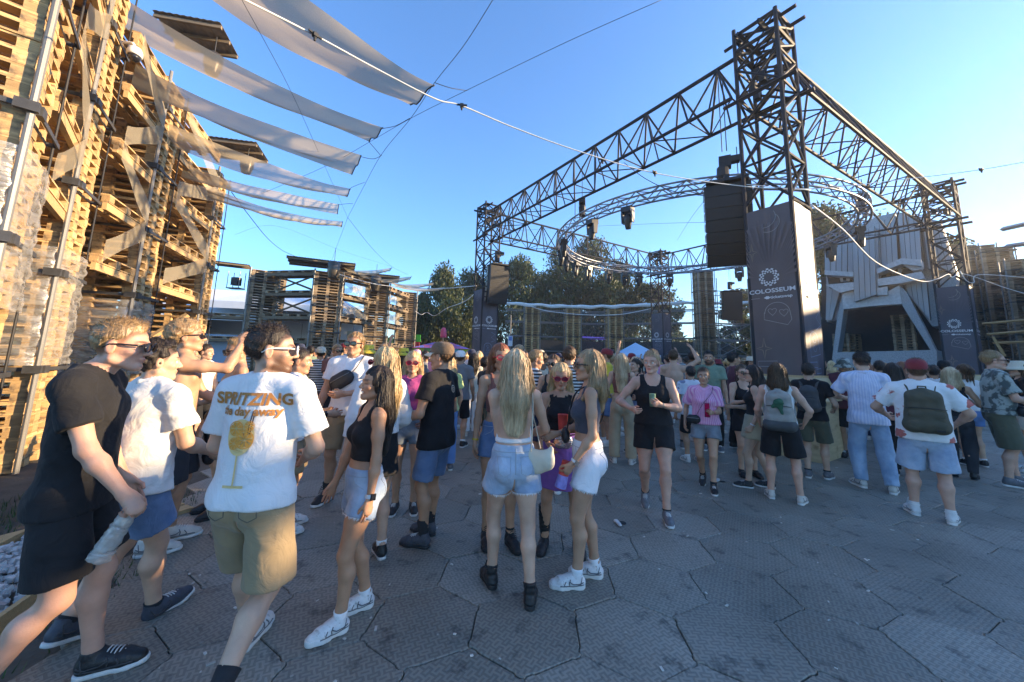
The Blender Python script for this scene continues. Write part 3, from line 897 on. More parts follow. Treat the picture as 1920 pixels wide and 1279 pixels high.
tl = [(825, 36, 10.3, 3.4, 'dark bushy tree left of the far banner pillar', True, M_LEAF2),
      (790, 44, 9.0, 3.4, 'dark tree showing low behind the right end of the arcade', True, M_LEAF2),
      (880, 46, 13.0, 3.5, 'paler tree half hidden by the far left truss tower', True, M_LEAF2),
      (975, 44, 14.0, 4.6, 'broad dark tree under the left side of the ring truss', True, M_LEAF),
      (1045, 46, 16.0, 4.6, 'tall drooping tree, golden at its top, behind the ring truss', True, M_LEAF2),
      (1105, 47, 17.5, 4.8, 'tallest golden topped tree in the middle of the back row', True, M_LEAF2),
      (1165, 44, 13.2, 4.3, 'drooping tree just left of the far back truss tower', True, M_LEAF),
      (1225, 43, 12.0, 4.2, 'dark round tree behind the far back truss tower', False, M_LEAF),
      (1010, 54, 14.5, 5.0, 'dark tree filling the gap behind the broad dark tree', False, M_LEAF),
      (1135, 55, 15.0, 5.0, 'dark tree filling the gap behind the tallest tree', False, M_LEAF),
      (1395, 40, 10.0, 3.0, 'dark tree behind the scaffold tower', False, M_LEAF),
      (1565, 30, 15.4, 3.6, 'sunlit tree above the left of the metal head', False, M_LEAF2),
      (1620, 31, 15.8, 3.6, 'tallest sunlit tree above the metal head', False, M_LEAF2),
      (1690, 30, 14.6, 3.6, 'sunlit tree above the right of the metal head', False, M_LEAF2),
      (1755, 30, 13.8, 3.4, 'sunlit tree behind the right truss tower', False, M_LEAF2),
      (1800, 31, 13.6, 3.0, 'hazy tree right of the right truss tower', False, M_LEAF2),
      (300, 30, 7.0, 2.6, 'green bush glimpsed between the golden columns', False, M_LEAF2)]
for i, (u, y, h, w, lb, dr, m_) in enumerate(tl):
    p = at(u, 670, y)
    tree(p.x, p.y, h, w, lb, dr, 10 + i, .20, 15000, m_)
for i, (x, y) in enumerate(((36, 26), (38, 19), (37, 12.5), (38, 6), (36.5, -.5), (38, -7), (42, 22), (42.5, 9), (42, -4))):
    tree(x, y, 8.6 + .3 * (i % 3), 4.6, f'{wd_[i]} broad tree behind the right wall outside the picture', False, 60 + i, .5, 4000, M_LEAF, 'trees behind the right wall')  # unseen dense row, placed and sized to keep low sun off the square

# far tree line that closes the horizon
R_ = np.random.default_rng(5)
n = 26000
az = R_.uniform(-1.2, 1.35, n); dist = R_.uniform(62, 74, n)
hh = 4.2 + 1.3 * np.sin(az * 19) + 1.0 * np.sin(az * 47 + 1) + .6 * np.sin(az * 111)
P = np.stack([dist * np.sin(az), dist * np.cos(az), hh * R_.uniform(0, 1, n) ** .8], 1)
u = R_.normal(size=(n, 3)); u /= np.linalg.norm(u, axis=1)[:, None]
v = R_.normal(size=(n, 3)); v -= u * (u * v).sum(1)[:, None]; v /= np.linalg.norm(v, axis=1)[:, None]
s_ = R_.uniform(.5, 1.1, (n, 1))
me = mesh_np('distant_treeline', np.stack([P - u * s_ * .5, P + v * s_ * .7, P + u * s_ * .5, P - v * s_ * .7], 1).reshape(-1, 3), np.arange(4 * n).reshape(n, 4), False, [M_LEAF])
a_ = me.attributes.new('tone', 'FLOAT', 'FACE'); a_.data.foreach_set('value', R_.uniform(0, 1, n)[:len(me.polygons)].astype(np.float32))
tag(put('distant_treeline', me), 'low dark line of trees along the horizon', 'trees', kind='stuff')
# ------------------------------------------------------------------ square truss rig
TC = [Vector((5.42, 7.35, 0)), Vector((-1.25, 17.6, 0)), Vector((9.9, 24.6, 0)), Vector((17.1, 14.2, 0))]
DIR_A = (TC[1] - TC[0]).normalized()             # front tower -> left tower
RIG_ROT = math.atan2(DIR_A.y, DIR_A.x) - PI / 2    # local +y runs along it
TW, TH = .82, 8.95
M_PRINT = mat('white_print', (.62, .62, .62), .6, .05, 9)
M_LINE = mat('pale_line_print', (.30, .28, .27), .6, .05, 9)
M_GOLD = mat('gold_line_print', (.34, .25, .16), .6, .05, 9)
M_BLUE = mat('blue_line_print', (.22, .30, .45), .6, .05, 9)
def cloth_mat(name, c, rough):
    return mat(name, c, rough, .22, 2.2, (1, 1, .6), .25, 5)
M_BAN_GLARE = cloth_mat('brown_grey_banner', (.096, .076, .078), .5)  # dark slate cloth, the warm veiling glare put into its colour
M_BAN_NAVY = cloth_mat('navy_banner', (.058, .056, .074), .5)

def ribbon(m_, pts, w, closed=False, y=0.0):
    """flat line of width w in the x-z plane"""
    pts = [Vector((p[0], p[1])) for p in pts]
    n = len(pts)
    L_, R_ = [], []
    for i in range(n):
        a = pts[(i - 1) % n] if (closed or i > 0) else pts[i]
        b = pts[(i + 1) % n] if (closed or i < n - 1) else pts[i]
        t = (b - a)
        if t.length < 1e-9: t = Vector((1, 0))
        t.normalize(); nn = Vector((-t.y, t.x)) * w / 2
        L_.append(pts[i] + nn); R_.append(pts[i] - nn)
    vs = [(p.x, y, p.y) for p in L_] + [(p.x, y, p.y) for p in R_]
    fs = []
    for i in range(n if closed else n - 1):
        j = (i + 1) % n
        fs.append((i, n + i, n + j, j))
    m_._add(vs, fs)
def flat(m_, pts, y=0.0):
    m_._add([(p[0], y, p[1]) for p in pts], [tuple(range(len(pts)))])
def arc(cx, cz, r, a0, a1, n=20, sq=1.0):
    return [(cx + r * math.cos(a0 + (a1 - a0) * i / n), cz + r * sq * math.sin(a0 + (a1 - a0) * i / n)) for i in range(n + 1)]
TXT = {}
def text_mesh(s, size, m, sx=1.0, bold=0.0):
    key = (s, size, m.name, sx, bold)
    if key in TXT: return TXT[key]
    cu = bpy.data.curves.new('text', 'FONT')
    cu.body = s; cu.size = size; cu.align_x = 'CENTER'; cu.align_y = 'CENTER'; cu.offset = bold; cu.resolution_u = 3
    o = bpy.data.objects.new('text', cu); COL.objects.link(o)
    dg = bpy.context.evaluated_depsgraph_get()
    me = bpy.data.meshes.new_from_object(o.evaluated_get(dg))
    bpy.data.objects.remove(o); bpy.data.curves.remove(cu)
    n = len(me.vertices); co = np.empty(n * 3, dtype=np.float32); me.vertices.foreach_get('co', co); co = co.reshape(-1, 3)
    out = np.stack([co[:, 0] * sx, np.zeros(n), co[:, 1]], 1)     # lies in the x-z plane, seen from -y
    me.vertices.foreach_set('co', out.astype(np.float32).ravel()); me.update()
    me.materials.clear(); me.materials.append(m)
    TXT[key] = me
    return me
def star4(cx, cz, rx_, rz_, k=.22):
    pts = []
    for i in range(4):
        a = PI / 2 * i
        tip = (cx + rx_ * math.cos(a), cz + rz_ * math.sin(a))
        b = a + PI / 4
        mid = (cx + rx_ * k * math.cos(b) * 1.3, cz + rz_ * k * math.sin(b))
        pts += [tip, mid]
    return pts
def heart(cx, cz, s):
    return [(cx + s * .9 * math.sin(t) ** 3, cz + s * (.8 * math.cos(t) - .32 * math.cos(2 * t) - .12 * math.cos(3 * t))) for t in [2 * PI * i / 24 for i in range(24)]]
def checker_ring(m_, cx, cz, r0, r1, n=16, sq=1.0):
    for ring in range(3):
        ra = r0 + (r1 - r0) * ring / 3; rb = r0 + (r1 - r0) * (ring + 1) / 3
        for k in range(n):
            if (k + ring) % 2: continue
            a0 = 2 * PI * k / n; a1 = 2 * PI * (k + 1) / n
            
            flat(m_, [(cx + ra * math.cos(a0), cz + ra * math.sin(a0)), (cx + rb * math.cos(a0), cz + rb * math.sin(a0)), (cx + rb * math.cos(a1), cz + rb * math.sin(a1)), (cx + ra * math.cos(a1), cz + ra * math.sin(a1))])
def banner(t, face, z0, z1, m, full, style):
    """one printed cloth sheet on one face of a tower; face 0..3 turns by quarter turns"""
    W = TW + .06; H = z1 - z0
    rot = face * PI / 2
    nz_, nx = 40, 14
    vs, fs = [], []
    rr = random.Random(face * 7 + style)
    ph = rr.random() * 6
    def bulge(x, z):
        s = (z - z0) / H
        return .010 * math.sin(9 * x + 2.3 * z + ph) * (1 - .6 * s) + .012 * math.sin(3.1 * z + 5 * x + ph) * (1 - s) + .008 * math.sin(17 * x - 6 * z + ph) * max(0, .5 - s)
    for i in range(nz_ + 1):
        for k in range(nx + 1):
            x = -W / 2 + W * k / nx; z = z0 + H * i / nz_
            e = abs(k - nx / 2) / (nx / 2)
            vs.append((x, -W / 2 - (bulge(x, z) * (1 - e ** 6)), z))
    for i in range(nz_):
        for k in range(nx):
            fs.append((i * (nx + 1) + k, i * (nx + 1) + k + 1, (i + 1) * (nx + 1) + k + 1, (i + 1) * (nx + 1) + k))
    b = put('banner', mesh_np('banner', vs, fs, True, [m]), t, rot=(0, 0, rot))
    Y = -W / 2 - .024
    Zc = lambda s: z0 + H * s
    X = lambda s: -W / 2 + W * s
    if style in (1, 3):
        rays = MB()
        for k in range(26):
            a = PI * (k + .5) / 26
            d0, d1 = .25, 1.1
            aw = .03
            flat(rays, [(X(.45) + d0 * math.cos(a - aw), Zc(.57) + d0 * math.sin(a - aw)), (min(max(X(.45) + d1 * math.cos(a - aw), -W / 2 + .02), W / 2 - .02), Zc(.57) + d1 * math.sin(a - aw)), (min(max(X(.45) + d1 * math.cos(a + aw), -W / 2 + .02), W / 2 - .02), Zc(.57) + d1 * math.sin(a + aw))], Y + .004)
        rays.build('sunburst_print', mat('sunburst_' + m.name, tuple(c * 1.16 for c in ((.096, .076, .078) if m is M_BAN_GLARE else (.058, .056, .074))), .5, .2, 3), b)
    p = MB(); ln = MB(); gd = MB()
    lx = .45
    checker_ring(p, X(lx), Zc(.57), .09, .178, 24)
    p.build('ring_logo', M_PRINT, b).location = (0, Y, 0)
    w_ = put('lettering', text_mesh('COLOSSEUM', .114, M_PRINT, 1.22, .002), b, loc=(X(lx) + .03, Y, Zc(.487)))
    put('lettering', text_mesh('ticketswap', .074, M_PRINT, 1.15, .0015), b, loc=(X(lx + .21), Y, Zc(.448)))
    tk = MB()
    for sgn in (-1, 1):
        tk_pts = [(sgn * .012 - .085, -.0), (sgn * .012 - .03, .032 * 1), (sgn * .012 + .01, .0), (sgn * .012 - .03, -.032)]
        flat(tk, [(a_, c_) for a_, c_ in tk_pts], -.001 * (sgn + 1))
    tk.build('ticket_mark', M_PRINT, b).location = (X(lx - .02), Y, Zc(.448))
    ribbon(ln, [(X(.06), Zc(.448)), (X(.24), Zc(.448))], .008)
    lineM = M_LINE if face in (1, 3) else M_BLUE
    if face % 2 == 1:
        ribbon(ln, arc(X(.52), Zc(.90), .19, -2.1, .9) , .009)
        ribbon(ln, arc(X(.44), Zc(.935), .20, -1.75, .55), .009)
        ribbon(gd, star4(X(.14), Zc(.735), .10, .19), .009, True)
        gx, gz = X(.56), Zc(.325)
        body = [(gx - .23, gz - .02), (gx - .22, gz + .12)] + arc(gx, gz + .1, .21, PI, .1, 16, .95) + [(gx + .23, gz - .04), (gx + .16, gz - .14)]
        ribbon(ln, body, .010, True)
        ribbon(ln, heart(gx - .08, gz + .13, .08), .008, True); ribbon(ln, heart(gx + .11, gz + .10, .08), .008, True)
        ribbon(gd, star4(X(.26), Zc(.15), .13, .21), .010, True)
    else:
        zz = [(X(.6), Zc(.40)), (X(.85), Zc(.37)), (X(.62), Zc(.33)), (X(.85), Zc(.29)), (X(.6), Zc(.26))]
        ribbon(gd, zz, .009)
        gx, gz = X(.42), Zc(.17)
        ribbon(ln, [(gx - .2, gz - .22)] + arc(gx, gz + .1, .19, PI, 0, 16, .8) + [(gx + .24, gz - .16)], .010, True)
        for q in (.12, -.04):
            sp = [(gx + (.02 + .011 * k) * math.cos(k * .9), gz + q + (.02 + .011 * k) * math.sin(k * .9)) for k in range(8)]
            ribbon(ln, sp, .008)
        ribbon(ln, arc(X(.5), Zc(.88), .2, .3, 3.6), .009)
    bx = Zc(.045)
    ribbon(ln, [(X(.12), bx), (X(.5), bx + .01), (X(.5), bx + .11), (X(.12), bx + .10)], .009, True)
    ribbon(ln, [(X(.42), bx - .10), (X(.66), bx - .09), (X(.66), bx - .01), (X(.42), bx - .02)], .009, True)
    ln.build('line_drawing', lineM, b).location = (0, Y, 0)
    gd.build('gold_drawing', M_GOLD if lineM is M_LINE else M_BLUE, b).location = (0, Y, 0)
    return b

def tower(c, label, m, plinth):
    t = thing('truss_tower', label, 'truss tower', c, RIG_ROT, 'truss towers of the square rig')
    h = TW / 2
    cs = [(-h, -h), (h, -h), (h, h), (-h, h)]
    for x, y in cs:
        strut(t, 'chord', (x, y, 0), (x, y, TH + random.uniform(0, .12)), .042, M_TRUSS, 8)
    z = 4.75
    bays = [4.85, 5.75, 6.65, 7.35, 8.05, 8.5, 8.9]
    for k in range(len(bays) - 1):
        za, zb = bays[k], bays[k + 1]
        for i in range(4):
            a, b = cs[i], cs[(i + 1) % 4]
            strut(t, 'brace', (a[0], a[1], za), (b[0], b[1], zb) if (k + i) % 2 else (b[0], b[1], zb), .027, M_TRUSS)
            if k in (0, 1, 3, 5):
                strut(t, 'brace', (b[0], b[1], za), (a[0], a[1], zb), .027, M_TRUSS)
            strut(t, 'rung', (a[0], a[1], zb), (b[0], b[1], zb), .026 if k < 4 else .04, M_TRUSS)
        strut(t, 'brace', (-h, -h, zb), (h, h, zb), .02, M_TRUSS)
    # sleeve block and head frame that carry the beams
    for s in (-1, 1):
        strut(t, 'head_beam', (s * h * .55, -h - .30, 8.86), (s * h * .55, h + .3, 8.86), .05, M_TRUSS, 4)
        strut(t, 'head_beam', (-h - .3, s * h * .5, 8.66), (h + .30, s * h * .5, 8.66), .05, M_TRUSS, 4)
        strut(t, 'head_beam', (s * (h + .02), -h - .28, 7.3), (s * (h + .02), h + .3, 7.3), .05, M_TRUSS, 4)
    for k in range(5):
        a = Vector((random.uniform(-h, h) * .7, random.uniform(-h, h) * .7, random.uniform(7.4, 8.9)))
        MB().box((0, 0, 0), (.16, .12, .22)).build('winch_block', M_BLACK, t).location = a
        strut(t, 'sleeve_brace', a, Vector((random.choice((-h, h)), random.choice((-h, h)), a.z + random.uniform(-.8, .6))), .028, M_TRUSS)
    for f in range(4):
        if f in (0, 1, 3) or plinth:
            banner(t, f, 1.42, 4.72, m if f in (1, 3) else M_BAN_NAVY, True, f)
    strut(t, 'banner_bar', (-h - .03, -h - .03, 4.76), (h + .03, -h - .03, 4.76), .03, M_TRUSS)
    strut(t, 'banner_bar', (h + .03, -h - .03, 4.76), (h + .03, h + .03, 4.76), .03, M_TRUSS)
    # plywood plinth with a sloping counter all round
    b0, b1, b2 = .50, .68, .61
    for f in range(4):
        pm = MB()
        M_ = Matrix.Rotation(f * PI / 2, 3, 'Z')
        def q(vs): return [tuple(M_ @ Vector(v)) for v in vs]
        pm.hexa(q([(-b1, -b1, .99), (b1, -b1, .99), (b0, -b0, 1.36), (-b0, -b0, 1.36), (-b1, -b1, 1.015), (b1, -b1, 1.015), (b0, -b0, 1.39), (-b0, -b0, 1.39)]))
        pm.build('counter_top', M_PLY, t)
        pm = MB()
        pm.hexa(q([(-b2, -b2, 0), (b2, -b2, 0), (b2 - .02, -b2 + .02, 0), (-b2 + .02, -b2 + .02, 0), (-b2, -b2, 1.05), (b2, -b2, 1.05), (b2 - .02, -b2 + .02, 1.05), (-b2 + .02, -b2 + .02, 1.05)]))
        pm.build('plinth_board', M_PLY, t)
        pm = MB()
        pm.hexa(q([(-b0, -b0, 1.36), (b0, -b0, 1.36), (b0 - .05, -b0 + .05, 1.36), (-b0 + .05, -b0 + .05, 1.36), (-b0, -b0, 1.43), (b0, -b0, 1.43), (b0 - .05, -b0 + .05, 1.43), (-b0 + .05, -b0 + .05, 1.43)]))
        pm.build('plinth_ledge', M_PINE, t)
    return t
tw_lab = ['tall front truss tower above the large brown grey COLOSSEUM banner pillar', 'far left truss tower above a narrow navy COLOSSEUM banner pillar', 'far back truss tower above the smallest navy banner pillar', 'right truss tower above a dark banner pillar beside the metal head']
towers = []
for i, (c, lb) in enumerate(zip(TC, tw_lab)):
    towers.append(tower(c, lb, M_BAN_GLARE if i == 0 else M_BAN_NAVY, True))

def beam(a, b, label, inward):
    """three chord lattice beam: one chord on top, two below"""
    t = thing('lattice_beam', label, 'lattice beam', (0, 0, 0), 0, 'lattice beams of the square rig')
    d = (b - a); d.z = 0; L = d.length; d.normalize()
    s = Vector((-d.y, d.x, 0))
    p0 = a + d * .5; n = 11; step = (L - 1.0) / n
    top, l1, l2 = 8.7, 7.4, 7.4
    hw = .5
    P = lambda k, z, o: Vector((p0.x, p0.y, 0)) + d * (k * step) + s * o + Vector((0, 0, z))
    strut(t, 'top_chord', P(0, top, 0), P(n, top, 0), .05, M_TRUSS, 8)
    for o in (-hw, hw):
        strut(t, 'bottom_chord', P(0, l1, o), P(n, l1, o), .044, M_TRUSS, 8)
    for k in range(n):
        for o in (-hw, hw):
            strut(t, 'diagonal', P(k + .5, top, 0), P(k, l1, o), .027, M_TRUSS)
            strut(t, 'diagonal', P(k + .5, top, 0), P(k + 1, l1, o), .027, M_TRUSS)
            if k % 2 == 0: strut(t, 'upright', P(k + .5, top, 0), P(k + .5, l1, o), .021, M_TRUSS)
        strut(t, 'cross_tie', P(k, l1, -hw), P(k, l1, hw), .018, M_TRUSS)
        strut(t, 'cross_tie', P(k, l1, -hw if k % 2 else hw), P(k + 1, l1, hw if k % 2 else -hw), .016, M_TRUSS)
    return t
beam(TC[0], TC[1], 'long lattice beam from the front tower to the far left tower', 1)
beam(TC[0], TC[3], 'lattice beam from the front tower to the right tower, its top edge sunlit', 1)
beam(TC[1], TC[2], 'lattice beam from the far left tower to the far back tower', 1)
beam(TC[3], TC[2], 'lattice beam from the right tower to the far back tower', 1)

# ring truss
RC = (TC[0] + TC[1] + TC[2] + TC[3]) / 4
RR, RZ = 5.65, 6.75
ring = thing('ring_truss', 'silver ring truss hung level inside the square rig', 'ring truss', (RC.x, RC.y, RZ))
seg = 96
for rr_, z in ((RR - .17, 0), (RR + .17, 0), (RR - .17, .34), (RR + .17, .34)):
    MB().tube([(rr_ * math.cos(2 * PI * k / seg), rr_ * math.sin(2 * PI * k / seg), z) for k in range(seg + 1)], .034, 6, cap=False).build('ring_chord', M_ALU, ring, True)
bm_ = MB()
for k in range(seg):
    a0, a1 = 2 * PI * k / seg, 2 * PI * (k + 1) / seg
    c0, s0, c1, s1 = math.cos(a0), math.sin(a0), math.cos(a1), math.sin(a1)
    for r0, z0, r1, z1 in ((-.17, 0, -.17, .34), (.17, 0, .17, .34), (-.17, 0, .17, 0), (-.17, .34, .17, .34)):
        if k % 2: r0, z0, r1, z1 = r1, z1, r0, z0
        bm_.tube([((RR + r0) * c0, (RR + r0) * s0, z0), ((RR + r1) * c1, (RR + r1) * s1, z1)], .018, 4, cap=False)
tag(bm_.build('ring_bracing', M_ALU, ring), kind='stuff')
for k in range(6):
    a = 2 * PI * (k + .3) / 6
    strut(ring, 'hanging_chain', (RR * math.cos(a), RR * math.sin(a), .34), (RR * 1.0 * math.cos(a), RR * 1.0 * math.sin(a), 1.3), .014, M_BLACK)

# moving lights under the ring
M_LAMP = mat('black_plastic', (.014, .014, .016), .38, .2, 12)
M_GLASS = mat('dark_lens', (.03, .03, .04), .08, .05, 5, spec=.8)
def moving_light(loc, rz, tilt, label):
    t = thing('moving_light', label, 'moving light', loc, rz, 'moving lights hung from the ring truss')
    m_ = MB()
    m_.box((0, 0, -.10), (.40, .36, .20)); m_.box((.15, 0, .03), (.05, .05, .10)); m_.box((-.15, 0, .03), (.05, .05, .10))
    m_.build('base', M_LAMP, t)
    m_ = MB()
    for s in (-1, 1):
        m_.hexa([(s * .20 - .025, -.09, -.62), (s * .20 + .025, -.09, -.62), (s * .20 + .025, .09, -.62), (s * .20 - .025, .09, -.62), (s * .20 - .035, -.12, -.20), (s * .20 + .035, -.12, -.20), (s * .20 + .035, .12, -.20), (s * .20 - .035, .12, -.20)])
    m_.build('yoke', M_LAMP, t)
    h_ = MB().lathe([(.06, .22), (.13, .20), (.165, .08), (.16, -.06), (.13, -.20), (.105, -.34), (.10, -.36)], 16).build('head', M_LAMP, t, True)
    h_.location = (0, 0, -.5); h_.rotation_euler = (tilt, 0, 0)
    l_ = MB().lathe([(.094, -.352), (.05, -.362)], 16).build('lens', M_GLASS, h_, True)
    return t
ml_px = [(1095, 385), (1177, 400), (1072, 435), (1030, 470), (1062, 505), (1117, 500), (1122, 520), (1190, 515), (1268, 525), (1355, 517), (1617, 460), (1650, 420), (1545, 480), (1612, 390), (1210, 470), (1580, 455)]
ml_n = ['beside the hoist on the far left stretch of the ring', 'hanging alone against the blue sky left of the loudspeaker array', 'hung at the left bend of the ring', 'at the leftmost point of the ring, before the trees',
        'just right of the leftmost point, low before the trees', 'high before the trees at the near left of the back stretch', 'low before the trees at the back of the ring', 'before the dark trees left of the back tower', 'under the ring beside the back tower', 'under the ring right of the back tower',
        'before the grey head, under the right bend', 'at the rightmost point of the ring, before the metal head', 'half hidden by the brown pillar edge', 'in the glare at the top of the right bend', 'in line with the far back beam', 'nearest the brown pillar on its right']
angs = [1.02 * PI + .45, 1.25 * PI, 1.02 * PI, .93 * PI, .86 * PI, .79 * PI, .72 * PI, .63 * PI, .52 * PI, .42 * PI, .06 * PI, -.04 * PI, .22 * PI, -.16 * PI, .57 * PI, .15 * PI]
ML = moving_light((0, 0, 0), 0, 0, 'black moving light ' + ml_n[0])
for k, a in enumerate(angs):
    o = ML if k == 0 else copy_tree(ML)
    o.location = (RC.x + RR * math.cos(a), RC.y + RR * math.sin(a), RZ - .06)
    o.rotation_euler = (0, 0, a + PI / 2); o.scale = (.86, .86, .86)
    o['label'] = 'black moving light ' + ml_n[k]
    for c in o.children:
        if c.name.startswith('head'): c.rotation_euler = (random.uniform(-.12, .12), 0, 0)
# chain hoists above the ring
def hoist(loc, label):
    t = thing('chain_hoist', label, 'chain hoist', loc, random.random() * 3, 'chain hoists of the rig')
    m_ = MB(); m_.box((0, 0, .1), (.36, .24, .24)); m_.box((.25, 0, .1), (.16, .2, .18)); m_.box((-.22, 0, .06), (.12, .18, .14))
    m_.build('motor', M_BLACK, t)
    MB().lathe([(.12, -.45), (.14, -.1), (.1, 0)], 10).build('chain_bag', M_BLACK, t)
    strut(t, 'chain', (0, 0, .2), (0, 0, 1.6), .012, M_BLACK); strut(t, 'chain', (.06, 0, -.05), (.06, 0, -.7), .012, M_BLACK)
    return t
hoist((RC.x + RR * math.cos(1.13 * PI), RC.y + RR * math.sin(1.13 * PI), RZ + .75), 'black chain hoist above the left bend of the ring')
hoist((RC.x + RR * math.cos(-.2 * PI), RC.y + RR * math.sin(-.2 * PI), RZ + .75), 'black chain hoist in the glare above the right bend of the ring')

# hanging loudspeaker arrays
M_SPK = mat('loudspeaker_grille', (.014, .014, .015), .55, .3, 60, bump=.3, bscale=160)
M_SPKEDGE = mat('loudspeaker_rigging', (.30, .28, .24), .45, .2, 20, metal=.5)
def line_array(loc, rz, n, w, label, curve=.02, hang=1.0):
    t = thing('line_array', label, 'loudspeaker array', loc, rz, 'hanging loudspeaker arrays')
    z, y, tilt = 0.0, 0.0, .03
    hbox = .245
    for k in range(n):
        m_ = MB()
        M_ = Matrix.Rotation(tilt, 3, 'X')
        m_.hexa([tuple(M_ @ Vector(p)) for p in ((-w / 2, -.26, -hbox - .012), (w / 2, -.26, -hbox - .012), (w * .42, .26, -hbox + .004), (-w * .42, .26, -hbox + .004), (-w / 2, -.26, -.006), (w / 2, -.26, -.006), (w * .42, .26, -.02), (-w * .42, .26, -.02))])
        c_ = m_.build('cabinet', M_SPK, t); c_.location = (0, y, z)
        for s in (-1, 1):
            MB().box(tuple(M_ @ Vector((s * (w / 2 + .012), .12, -hbox / 2))), (.02, .16, hbox * .7), M_).build('rigging_plate', M_SPKEDGE, c_)
        d_ = M_ @ Vector((0, 0, -hbox))
        z += d_.z; y += d_.y; tilt += curve
    m_ = MB(); m_.box((0, 0, .05), (w * .9, .7, .06)); m_.box((0, .1, .12), (.1, .9, .08))
    m_.build('bumper_frame', M_BLACK, t)
    m_ = MB(); m_.box((0, .05, .62), (.24, .2, .26)); m_.box((.2, .05, .66), (.18, .16, .14)); m_.lathe([(.10, .22), (.13, .28), (.12, .5)], 10, (-.05, .03, 0))
    m_.build('hoist_motor', M_BLACK, t)
    for sx in (-.04, .05):
        strut(t, 'chain', (sx, .05, .9), (sx, .05, .9 + hang), .010, M_BLACK)
    return t
q = at(1362, 352, 7.9)
line_array((q.x, q.y, q.z), math.radians(-28), 7, .9, 'large black loudspeaker array hanging beside the front tower', .065, 1.9)
q = at(934, 500, 17.0)
line_array((q.x, q.y, q.z), math.radians(28), 7, .95, 'black loudspeaker array hanging beside the far left tower', -.03 + .06, 1.2)
q = at(1370, 548, 26.0)
line_array((q.x, q.y, q.z), math.radians(-5), 8, 1.3, 'distant black loudspeaker array before the scaffold tower', .02, 1.0)

# ------------------------------------------------------------------ metal-clad head sculpture
M_CLAD = mat('grey_metal_cladding', (.30, .315, .33), .5, .16, 2.0, (1, 1, .2), metal=.25)
M_BROW = mat('pale_brushed_metal', (.43, .445, .46), .5, .22, 9, metal=.2)
M_JAW = mat('speckled_metal', (.28, .30, .32), .55, .3, 26, metal=.3)
M_EYE = mat('dark_hollow', (.03, .03, .032), .9, .2, 5)
head = thing('metal_head_sculpture', 'giant grey metal clad head with open mouth behind the right banner pillar', 'sculpture', (0, 0, 0))
HN = Vector((-.80, -.60, 0)).normalized()
HP = at(1645, 600, 19.0)
def hp(u, v, off):
    d = ray(u, v); o = Vector((0, 0, CAM_H)); P0 = HP + HN * off
    return o + d * ((P0 - o).dot(HN) / d.dot(HN))
def plate(name, px, off, th, m, parent=head):
    n = len(px)
    fr = [hp(u, v, off) for u, v in px]
    bk = [p - HN * th for p in fr]
    nrm = (fr[1] - fr[0]).cross(fr[2] - fr[0])
    fs = [tuple(range(n)), tuple(range(2 * n - 1, n - 1, -1))] + [(i, n + i, n + (i + 1) % n, (i + 1) % n) for i in range(n)]
    me = bpy.data.meshes.new(name); me.from_pydata([tuple(p) for p in fr + bk], [], fs); me.update()
    b_ = bmesh.new(); b_.from_mesh(me); bmesh.ops.recalc_face_normals(b_, faces=b_.faces); b_.to_mesh(me); b_.free()
    me.materials.append(m)
    return put(name, me, parent)
def strips(tl, tr, br, bl, n, off, th, m=M_CLAD):
    lp = lambda a, b, s: (a[0] + (b[0] - a[0]) * s, a[1] + (b[1] - a[1]) * s)
    for k in range(n):
        s0 = k / n + .012; s1 = (k + 1) / n - .012
        plate('cladding_panel', [lp(tl, tr, s0), lp(tl, tr, s1), lp(bl, br, s1), lp(bl, br, s0)], off + .03 * (k % 2), th, m)
    plate('backing_sheet', [tl, tr, br, bl], off - .05, th, M_EYE)
strips((1546, 462), (1600, 438), (1600, 514), (1546, 510), 5, -.1, .5)
strips((1597, 446), (1639, 424), (1643, 552), (1602, 566), 4, .85, .9)
plate('nose_side', [(1639, 424), (1645, 428), (1648, 545), (1643, 552)], .7, .6, M_CLAD)
strips((1638, 424), (1679, 401), (1684, 490), (1643, 508), 4, .25, .7)
strips((1682, 400), (1723, 412), (1728, 490), (1690, 486), 4, .4, .7)
strips((1728, 408), (1764, 420), (1790, 510), (1740, 504), 4, -.3, .5)
strips((1550, 516), (1575, 545), (1560, 600), (1548, 600), 2, -.5, .4)
plate('brow', [(1643, 505), (1689, 484), (1727, 487), (1728, 499), (1690, 495), (1645, 513)], .95, .9, M_BROW)
plate('brow', [(1546, 507), (1600, 510), (1600, 519), (1546, 515)], .95, .9, M_BROW)
plate('brow_side', [(1690, 495), (1728, 499), (1727, 505), (1712, 508)], .7, .6, M_BROW)
plate('eye_socket', [(1645, 506), (1690, 490), (1728, 498), (1730, 522), (1645, 530)], .05, .3, M_EYE)
plate('eye_socket', [(1550, 513), (1600, 515), (1600, 540), (1555, 540)], .05, .3, M_EYE)
plate('eye', [(1670, 503), (1686, 499), (1692, 506), (1688, 513), (1672, 513)], .22, .15, M_BROW)
plate('eye', [(1574, 520), (1592, 520), (1594, 527), (1576, 528)], .22, .15, M_BROW)
plate('pupil', [(1677, 502), (1682, 501), (1684, 509), (1678, 511)], .26, .03, M_EYE)
plate('pupil', [(1580, 521), (1586, 521), (1586, 526), (1581, 526)], .26, .03, M_EYE)
plate('cheek_plate', [(1645, 523), (1690, 516), (1727, 509), (1733, 522), (1690, 531), (1647, 536)], .8, .6, M_BROW)
plate('cheek_plate', [(1548, 534), (1601, 529), (1601, 543), (1575, 549)], .8, .6, M_BROW)
plate('nostril_block', [(1645, 540), (1664, 537), (1664, 553), (1645, 554)], .7, .5, M_BROW)
plate('upper_lip', [(1579, 552), (1601, 541), (1645, 557), (1686, 535), (1691, 570), (1632, 574), (1581, 580)], .5, .5, M_BROW)
